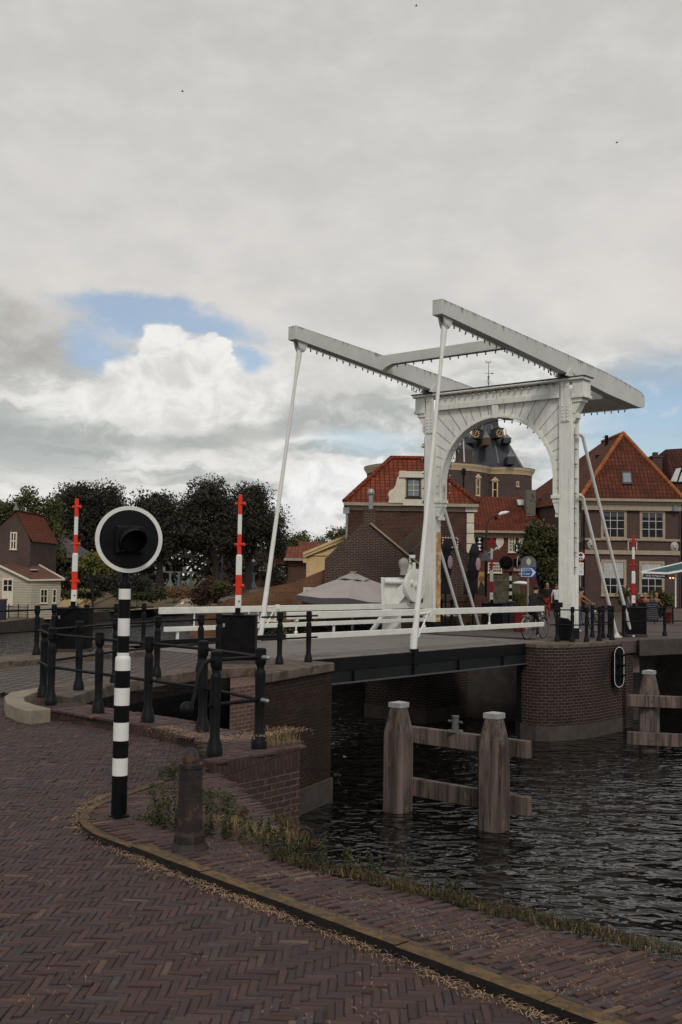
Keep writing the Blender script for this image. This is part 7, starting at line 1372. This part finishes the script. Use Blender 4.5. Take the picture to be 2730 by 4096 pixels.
t = thing('terrace_screen', 'greyish glass terrace screen at the right picture edge behind the quay railing', 'screen', (ay(2710, 2480, 49).x, 49, .05)); c_, w_, h_ = wpx(2692, 2432, 2790, 2492, 49); q = MB(); q.obox(c_, X, Yv, Z, w_, .04, h_); q.build('panel', M('screen_grey', (.13, .105, .095), .5, .1, 3, 0), t); q = MB(); q.obox((c_[0] - w_ / 2, 49, c_[2]), X, Yv, Z, .06, .07, h_ + .1); q.build('frame', IRON, t)
t = thing('red_pot', 'dull red flower pot between chalkboard and glass screen', 'pot', (ay(2672, 2480, 51).x, 51, .05)); q = MB(); q.lathe([(.15, .05), (.20, .52), (.22, .54), (.22, .60), (.17, .60)], (ay(2672, 2480, 51).x, 51, 0), n=16); q.build('pot', M('dull_red_glaze', (.11, .012, .009), .6, .15, 6, .03), t, smooth=40); q = MB(); q.lathe([(.19, .55), (0, .57)], (ay(2672, 2480, 51).x, 51, 0), n=14); q.build('earth', SOIL, t)
# lock gantries, benches and masts far left
for i, (px, lab) in enumerate(((656, 'pale teal lock winch frame at the end of the garden path'), (740, 'pale teal lock winch frame behind the clipped hedge'), (990, 'pale teal lock winch frame beside the dark lock house'))):
    t = thing('winch_frame', lab, 'winch', (ay(px, 2350, 165).x, 165, 0), 'lock winches'); x_ = ay(px, 2350, 165).x; q = MB()
    for s in (-1, 1): q.lathe([(.75 if s > 0 else .4, 0), (.22, 1.0), (.2, 2.2)], (x_ + s * .95, 165, 0), n=4, a0=R(45))
    q.build('legs', TEALP, t); q = MB(); q.box((x_, 165, 2.28), 2.9, .3, .16); q.box((x_ - .1, 165, 2.7), .5, .4, .7); q.build('crossbeam', TEALP, t)
t = thing('sailing_ship', 'far moored sailing ship with varnished wooden mast and white gear behind the trees', 'ship', (ay(665, 2300, 200).x, 200, -.5)); L_ = lambda x_, y_: ay(x_, y_, 200); q = MB(); q.poly([L_(663, 2320), L_(662, 2230)], [.30, .22], 8); q.build('mast', MASTO, t); q = MB(); q.poly([L_(690, 2310), L_(681, 2250)], .14, 6); q.poly([L_(650, 2270), L_(655, 2235)], .12, 6); q.bar(L_(672, 2272), L_(692, 2272), .2, .4); q.bar(L_(675, 2300), L_(690, 2280), .3, .5); q.build('rigging', LETTER, t); q = MB(); q.ext([L_(630, 2318), L_(720, 2318), L_(712, 2332), L_(640, 2332)], Yv * 3); q.build('hull', M('hull_white', (.35, .34, .33), .6, .2, 1, 0), t)
t = thing('sailing_boat', 'white-masted boat far behind the trees right of the wooden mast', 'boat', (ay(735, 2300, 198).x, 198, -.5)); L_ = lambda x_, y_: ay(x_, y_, 198); q = MB(); q.poly([L_(729, 2320), L_(728, 2252)], .12, 6); q.build('mast', LETTER, t); q = MB(); q.ext([L_(712, 2303), L_(756, 2302), L_(748, 2316), L_(718, 2316)], Yv * 3); q.build('hull', M('hull_grey', (.24, .24, .25), .6, .2, 1, 0), t)
t = thing('boat_cabin', 'white motor boat roof far behind the tree trunks', 'boat', (ay(822, 2300, 200).x, 200, -.5)); L_ = lambda x_, y_: ay(x_, y_, 200); q = MB(); q.ext([L_(808, 2264), L_(838, 2264), L_(838, 2268), L_(808, 2268)], Yv * 2); q.build('roof', LETTER, t); q = MB(); q.ext([L_(806, 2270), L_(840, 2270), L_(842, 2312), L_(804, 2312)], Yv * 2); q.build('hull', M('hull_blue_grey', (.05, .05, .06), .6, .3, 1, 0), t)
t = thing('lamp_post', 'blue-grey lamp post beside the lock, left of the barrier boom', 'street lamp', (ay(888, 2300, 165).x, 165, 0)); q = MB(); q.poly([ay(889, 2320, 165), ay(891, 2215, 165)], .16, 6); q.build('pole', M('blue_pole', (.05, .08, .12), .5, .1, 3, 0), t); q = MB(); q.bar(ay(870, 2221, 165), ay(900, 2221, 165), .15, .15); q.build('arm', SIGNB, t)
t = thing('lamp_post', 'blue-grey lamp post before the lock house, right of the barrier boom', 'street lamp', (ay(1010, 2300, 165).x, 165, 0)); q = MB(); q.poly([ay(1010, 2320, 165), ay(1011, 2235, 165)], .16, 6); q.build('pole', bpy.data.materials['blue_pole'], t); q = MB(); q.ball(ay(1014, 2244, 165), .28, 8); q.build('lamp_head', LETTER, t)
t = thing('park_bench', 'pale green bench near two small figures by the lock', 'bench', (ay(850, 2330, 160).x, 160, 0)); q = MB(); b_ = ay(850, 2334, 160); q.box((b_.x, 160, .45), 1.3, .4, .06); q.build('seat', TEALP, t); q = MB(); q.box((b_.x, 160.2, .85), 1.3, .06, .4); q.build('backrest', TEALP, t)
for s in (-1, 1): q = MB(); q.box((b_.x + s * .6, 160, .22), .06, .4, .45); q.build('leg', IRON, t)
t = thing('duck', 'tiny white bird on the lawn by the water', 'bird', (ay(729, 2414, 128.5).x, 128.5, -1.95)); b_ = ay(729, 2414, 128.5); q = MB(); q.ball(b_, .16, 10, (1.3, .8, .8)); q.ball(b_ + Vector((.16, 0, .16)), .08, 8); q.tube(b_ + Vector((.22, 0, .15)), b_ + Vector((.31, 0, .14)), .025, .01, 6); q.tube(b_ + Vector((.02, .05, -.1)), b_ + Vector((.02, .05, -.22)), .015); q.tube(b_ + Vector((.02, -.05, -.1)), b_ + Vector((.02, -.05, -.22)), .015); q.build('body', LETTER, t, smooth=60)
for px, py, lab in ((1666, 24, 'tiny dark bird at the very top of the sky'), (2468, 571, 'tiny dark bird high in the sky at right'), (731, 366, 'tiny dark bird high in the sky left of centre')):
    p_ = ay(px, py, 150); t = thing('bird', lab, 'bird', tuple(p_), 'birds in the sky'); q = MB(); q.ball(p_, .07, 8, (2.4, 1, 1)); q.ball(p_ + X * .17, .045, 6); q.quad(p_ + Vector((.06, 0, .02)), p_ + Vector((-.06, 0, .02)), p_ + Vector((-.05, -.35, .12)), p_ + Vector((.05, -.30, .12))); q.quad(p_ + Vector((.06, 0, .02)), p_ + Vector((-.06, 0, .02)), p_ + Vector((-.05, .35, .12)), p_ + Vector((.05, .30, .12))); q.add([p_ - X * .14, p_ - X * .28 + Yv * .06, p_ - X * .28 - Yv * .06], [(0, 1, 2)]); q.build('body', BLACK, t)
# ------------------------------------------------------------------ bicycles and people
def bicycle(label, pos, head, col):
    t = thing('bicycle', label, 'bicycle', (0, 0, 0)); D = X
    def w_(x_):
        q = MB(); pts = [Vector((x_ + .335 * math.cos(a), 0, .345 + .335 * math.sin(a))) for a in [2 * math.pi * i / 28 for i in range(28)]]; q.poly(pts, .019, 6, closed=True); o = q.build('wheel', BLACK, t, smooth=60); ORG[o] = ORG[t]
        q = MB(); pts = [Vector((x_ + .312 * math.cos(a), 0, .345 + .312 * math.sin(a))) for a in [2 * math.pi * i / 28 for i in range(28)]]; q.poly(pts, .009, 5, closed=True)
        for i in range(16): a = 2 * math.pi * i / 16; q.tube((x_, .02 * (-1) ** i, .345), (x_ + .31 * math.cos(a), 0, .345 + .31 * math.sin(a)), .002, n=3)
        q.lathe([(.025, -.04), (.025, .04)], (x_, 0, .345), Yv, 8); q.build('rim', METALG, o)
        q = MB(); arc = [Vector((x_ + .375 * math.cos(a), 0, .345 + .375 * math.sin(a))) for a in [R(20 if x_ < 0 else 40) + R(150) * i / 12 for i in range(13)]]
        for a, b in zip(arc, arc[1:]): q.bar(a, b, .05, .008)
        q.build('mudguard', METALG, t)
    w_(-.53); w_(.53); q = MB(); bb = Vector((-.05, 0, .30)); seat = Vector((-.18, 0, .84)); hd = Vector((.38, 0, .88)); hb = Vector((.40, 0, .70)); ra = Vector((-.53, 0, .345)); fa = Vector((.53, 0, .345))
    for a, b, r_ in ((bb, seat, .016), (seat.lerp(bb, .12), hd, .015), (bb, hb, .018), (hd + Z * .05, hb, .02), (bb + Yv * .03, ra + Yv * .04, .01), (bb - Yv * .03, ra - Yv * .04, .01), (seat.lerp(bb, .2) + Yv * .03, ra + Yv * .05, .009), (seat.lerp(bb, .2) - Yv * .03, ra - Yv * .05, .009), (hb + Yv * .04, fa + Yv * .04, .012), (hb - Yv * .04, fa - Yv * .04, .012)): q.tube(a, b, r_, n=7)
    q.build('frame', col, t, smooth=60)
    q = MB(); q.poly([(.22, .30, 1.08), (.34, .24, 1.10), (.40, .08, 1.06), (.37, 0, 1.02), (.40, -.08, 1.06), (.34, -.24, 1.10), (.22, -.30, 1.08)], .012, 6); q.tube((.37, 0, .9), (.37, 0, 1.03), .014); q.build('handlebar', METALG, t, smooth=60)
    q = MB(); q.ball((-.20, 0, .93), .11, 10, (1.25, .85, .4)); q.tube((-.18, 0, .8), (-.19, 0, .92), .014); q.build('saddle', BLACK, t, smooth=60)
    q = MB(); q.lathe([(.09, -.004), (.09, .004)], bb + Yv * .05, Yv, 14); q.bar(bb + Yv * .07, bb + Yv * .07 + Vector((.10, 0, -.13)), .02, .01); q.bar(bb - Yv * .07, bb - Yv * .07 + Vector((-.10, 0, .13)), .02, .01); q.box(bb + Vector((.10, .12, -.13)), .08, .09, .02); q.box(bb + Vector((-.10, -.12, .13)), .08, .09, .02); q.build('crank', METALG, t)
    q = MB(); q.box((-.52, 0, .76), .36, .14, .012); q.tube((-.40, .06, .75), ra + Yv * .06, .006, n=4); q.tube((-.40, -.06, .75), ra - Yv * .06, .006, n=4); q.build('luggage_rack', METALG, t); q = MB(); q.ball((.46, 0, .80), .05, 8); q.build('head_lamp', LETTER, t, smooth=60)
    t.location = pos; t.rotation_euler.z = head; return t
SKIN = M('skin', (.34, .19, .13), .6, .08, 8, 0); HAIRD = M('dark_hair', (.015, .012, .011), .6, .2, 12, .1); HAIRL = M('fair_hair', (.30, .20, .11), .6, .2, 12, .1); HAIRB = M('brown_hair', (.075, .045, .03), .6, .2, 12, .1); HAIRG = M('grey_hair', (.30, .27, .25), .6, .2, 12, .1)
def cloth(n, c): return M('cloth_' + n, c, .85, .15, 7, .15)
CB = cloth('black', (.011, .010, .012)); CRED = cloth('red', (.36, .016, .012)); CWH = cloth('white', (.55, .55, .55)); CJ = cloth('denim', (.045, .065, .11)); CBR = cloth('tan', (.26, .135, .075)); CMA = cloth('maroon', (.14, .02, .014)); COR = cloth('orange', (.42, .17, .06)); CGR = cloth('grey', (.10, .095, .10)); CLJ = cloth('light_denim', (.12, .16, .22)); SHOEW = M('white_shoe', (.5, .5, .49), .6, .1, 8, 0); CHOR = cloth('bright_orange', (.6, .12, .03))
STAND = dict(pel=(0, 0, .95), spi=(0, 0, 1.10), che=(0, .01, 1.30), nek=(0, .01, 1.46), hb=(0, .03, 1.55), ht=(0, .03, 1.66), nose=(0, .125, 1.585), sh=(.17, 0, 1.40), el=(.24, -.02, 1.12), wr=(.25, .06, .87), hip=(.09, 0, .90), kn=(.10, .02, .49), an=(.10, -.02, .08), toe=(.11, .13, .035))
def person(label, pos, head, top, leg, shoe, hair, pose=None, scale=1.0, sleeves=True, longhair=False, group=None, shorts=False):
    t = thing('person', label, 'person', (0, 0, 0), group); p = dict(STAND); L = dict(p); Rr = {k: ((-v[0], v[1], v[2])) for k, v in p.items()}
    if pose:
        for k, v in pose.items():
            if k.startswith('L_'): L[k[2:]] = v
            elif k.startswith('R_'): Rr[k[2:]] = v
            elif k in ('pel', 'spi', 'che', 'nek', 'hb', 'ht', 'nose'): p[k] = v
            else: L[k] = v; Rr[k] = (-v[0], v[1], v[2])
    bm = bmesh.new(); sk = bm.verts.layers.skin.verify(); segs = []
    def vert(c, r_, root=False):
        v = bm.verts.new(c); v[sk].radius = (r_, r_ * .82) if not isinstance(r_, tuple) else r_; v[sk].use_root = root; return v
    def bone(a, b, reg): bm.edges.new((a, b)); segs.append((a.co.copy(), b.co.copy(), reg))
    pel = vert(p['pel'], (.155, .115), True); spi = vert(p['spi'], (.135, .10)); che = vert(p['che'], (.165, .115)); nek = vert(p['nek'], .052); hb = vert(p['hb'], (.072, .085)); ht = vert(p['ht'], (.070, .085))
    bone(pel, spi, 'top'); bone(spi, che, 'top'); bone(che, nek, 'top'); bone(nek, hb, 'skin'); bone(hb, ht, 'skin'); ns = vert(p['nose'], .016); bone(hb, ns, 'skin')
    for S, s in ((L, 1), (Rr, -1)):
        sh = vert(S['sh'], .066); el = vert(S['el'], .043); wr = vert(S['wr'], .030); bone(che, sh, 'top'); bone(sh, el, 'top' if sleeves else 'skin'); bone(el, wr, 'top' if sleeves is True else 'skin')
        d = (wr.co - el.co).normalized(); side = d.cross(Vector((0, 1, 0)) if abs(d.y) < .9 else Vector((0, 0, 1))).normalized(); pa = vert(wr.co + d * .075, (.040, .018)); bone(wr, pa, 'skin')
        cur = d.cross(side).normalized() * (.018 * s)
        for i, l_ in enumerate((.068, .078, .072, .055)):
            b_ = pa.co + side * ((i - 1.5) * .021); f1 = vert(b_ + d * l_ * .5 + cur * .4, .009); f2 = vert(b_ + d * l_ + cur, .007); bone(pa, f1, 'skin'); bone(f1, f2, 'skin')
        th = vert(wr.co + d * .05 + side * (.045 * s) + cur, .010); th2 = vert(th.co + d * .03 + cur * .6, .008); bone(wr, th, 'skin'); bone(th, th2, 'skin')
        hp = vert(S['hip'], .10); kn = vert(S['kn'], .062); an = vert(S['an'], .042); to = vert(S['toe'], (.042, .032)); bone(pel, hp, 'leg'); bone(hp, kn, 'leg'); bone(kn, an, 'skin' if shorts else 'leg'); bone(an, to, 'shoe')
    me = bpy.data.meshes.new('body'); bm.to_mesh(me); bm.free(); o = bpy.data.objects.new('body', me); COL.objects.link(o); o.modifiers.new('Skin', 'SKIN'); sd_ = o.modifiers.new('Sub', 'SUBSURF'); sd_.levels = 1; sd_.render_levels = 1
    dg = bpy.context.evaluated_depsgraph_get(); m2 = bpy.data.meshes.new_from_object(o.evaluated_get(dg)); bpy.data.objects.remove(o); bpy.data.meshes.remove(me)
    regs = ['skin', 'top', 'leg', 'shoe']; m2.materials.clear()
    for m in (SKIN, top, leg, shoe): m2.materials.append(m)
    for f in m2.polygons:
        c = f.center; best = None
        for a, b, rg in segs:
            ab = b - a; k = max(0, min(1, (c - a).dot(ab) / max(ab.length_squared, 1e-9))); dd = (c - (a + ab * k)).length
            if best is None or dd < best[0]: best = (dd, rg)
        f.material_index = regs.index(best[1]); f.use_smooth = True
    b_ = bpy.data.objects.new('body', m2); COL.objects.link(b_); b_.parent = t
    hb_, ht_ = Vector(p['hb']), Vector(p['ht']); nd = (Vector(p['nose']) - hb_); nd.z = 0; nd.normalize(); q = MB(); q.ball(ht_ - nd * .022 + Z * .012, .103, 12, (.86, 1, .92))
    if longhair: q.ball(hb_ - nd * .06 - Z * .03, .09, 10, (.9, .7, 1.5))
    q.build('hair', hair, t, smooth=60)
    q = MB(); sd2 = Vector((-nd.y, nd.x, 0)); fc = hb_.lerp(ht_, .35) + nd * .082
    for s in (-1, 1): q.ball(fc + sd2 * (.030 * s), .009, 6)
    q.obox(hb_ + nd * .083 - Z * .032, sd2, nd, Z, .045, .008, .010); q.build('face_features', M('face_dark', (.06, .025, .02), .6, .1, 5, 0) if 'face_dark' not in bpy.data.materials else bpy.data.materials['face_dark'], t)
    for s in (-1, 1): q = MB(); q.ball(hb_.lerp(ht_, .25) + sd2 * (.078 * s), .026, 6, (.5, .8, 1.2)); q.build('ear', SKIN, t, smooth=60)
    t.location = pos; t.rotation_euler.z = head; t.scale = (scale,) * 3; return t
# cyclist in black riding away along the bridge: facing +Y(local) -> U
hu = -TH
RIDE = dict(pel=(0, -.10, .96), spi=(0, -.06, 1.12), che=(0, .08, 1.32), nek=(0, .14, 1.47), hb=(0, .18, 1.55), ht=(0, .20, 1.66), nose=(0, .28, 1.58), sh=(.18, .10, 1.41), el=(.27, .28, 1.20), wr=(.27, .46, 1.09), L_hip=(.09, -.08, .93), L_kn=(.11, .16, .56), L_an=(.12, .02, .13), L_toe=(.12, .15, .10), R_hip=(-.09, -.08, .93), R_kn=(-.11, .30, .72), R_an=(-.12, .12, .38), R_toe=(-.12, .25, .36))
rw = at(2106, 2558, .10); ctr_b = rw + U * .56; ctr_b.z = .10
bicycle('black city bicycle with silver mudguards ridden across the bridge by the cyclist in black', ctr_b, math.pi / 2 - TH, M('purple_grey_frame', (.06, .05, .07), .4, .1, 4, 0))
person('cyclist in black jacket and trousers with white shoes, riding away over the bridge', ctr_b + U * -.12, hu, CB, CB, SHOEW, HAIRD, RIDE, 1.0)
pos = at(2190, 2452, .08); Yw = 58.0; pos = Vector((ay(2190, 2400, Yw).x, Yw, .05))
person('fair-haired person in black jacket, white collar and red trousers walking towards the bridge', pos, math.pi, CB, CRED, CB, HAIRL, dict(L_kn=(.10, .10, .50), L_toe=(.10, .22, .06), L_an=(.10, .06, .10), wr=(.22, .14, .92)), 1.02)
pos2 = Vector((ay(2226, 2400, 56).x, 56, .05)); person('person in white short-sleeved shirt half hidden behind the near portal post', pos2, math.pi, CWH, CB, CB, HAIRB, None, 1.0, sleeves='short')
t = thing('shoulder_bag', 'black bag carried beside the red-trousered walker', 'bag', (ay(2213, 2400, 57).x, 57, .8)); q = MB(); c_ = Vector((ay(2213, 2390, 57).x, 57, .95)); q.ball(c_, .22, 12, (.9, .5, 1.3)); q.build('bag', CB, t, smooth=60); q = MB(); q.poly([c_ + Z * .2 - X * .1, c_ + Z * .45, c_ + Z * .2 + X * .1], .015, 6); q.build('strap', CB, t)
bp2 = Vector((ay(2326, 2500, 41.2).x, 41.2, .05)); bicycle('dark bicycle held by the rider in the tan sweater behind the near portal post', bp2 + X * .12, R(18), BLACK)
person('rider in tan sweater and blue jeans leaning on handlebars beside the near post', bp2 + Vector((-.18, -.08, 0)), R(-72), CBR, CJ, SHOEW, HAIRD, dict(che=(0, .10, 1.30), nek=(0, .16, 1.44), hb=(0, .20, 1.52), ht=(0, .22, 1.63), nose=(0, .30, 1.55), sh=(.17, .12, 1.39), el=(.24, .32, 1.22), wr=(.24, .54, 1.10), L_kn=(.14, .04, .49), L_an=(.18, -.04, .08), L_toe=(.18, .10, .04)), 1.0)
pos = Vector((ay(2512, 2400, 57.5).x, 57.5, .05)); person('waitress in black top and pale jeans with dark tied hair, behind the right barrier', pos, R(-100), CB, CLJ, SHOEW, HAIRB, dict(ht=(0, .02, 1.65)), 1.0, sleeves='short', longhair=True)
SIT = dict(pel=(0, 0, .50), spi=(0, -.02, .66), che=(0, 0, .86), nek=(0, .02, 1.01), hb=(0, .05, 1.10), ht=(0, .06, 1.21), nose=(0, .15, 1.13), sh=(.18, 0, .95), el=(.24, .08, .70), wr=(.18, .30, .66), hip=(.10, .04, .47), kn=(.12, .44, .48), an=(.12, .42, .09), toe=(.12, .57, .04))
for px, Yd, lab, hd, tp_, hr in ((2559, 56.5, 'seated guest in maroon sweater with bald grey head, right of the barrier boom', R(20), CMA, HAIRG), (2583, 58, 'seated guest in orange top and tan cap at the cafe terrace', R(120), COR, HAIRL), (2607, 58.5, 'seated fair-haired guest in grey behind the chalkboard', R(160), CGR, HAIRB), (2625, 59, 'seated guest in brown at the terrace, next to the potted plants', R(200), CBR, HAIRL)):
    c_ = Vector((ay(px, 2400, Yd).x, Yd, .05)); tt = thing('terrace_chair', 'dark terrace chair under the ' + lab.split(',')[0].split(' at ')[0].split(' behind ')[0], 'chair', (c_.x, c_.y, .05), 'cafe terrace chairs'); f_ = Vector((-math.sin(hd), math.cos(hd), 0)); r2_ = Vector((f_.y, -f_.x, 0))
    q = MB(); q.obox(c_ + Z * .36, r2_, f_, Z, .44, .44, .05); q.build('seat', IRON, tt); q = MB(); q.obox(c_ - f_ * .22 + Z * .62, r2_, f_, Z, .44, .04, .45); q.build('backrest', IRON, tt)
    for a in (-1, 1):
        for b in (-1, 1): q = MB(); q.tube(c_ + r2_ * (.19 * a) + f_ * (.19 * b), c_ + r2_ * (.19 * a) + f_ * (.19 * b) + Z * .34, .018); q.build('leg', IRON, tt)
    person(lab, c_, hd, tp_, CB, CB, hr, SIT, 1.03)
pos = Vector((ay(815, 2330, 160).x, 160, -.05)); person('tiny figure in white standing by the lock', pos, math.pi, CWH, CGR, CB, HAIRD); pos = Vector((ay(831, 2330, 160).x, 160, -.05)); person('tiny figure in bright orange standing by the lock', pos, math.pi, CHOR, CB, CB, HAIRD)
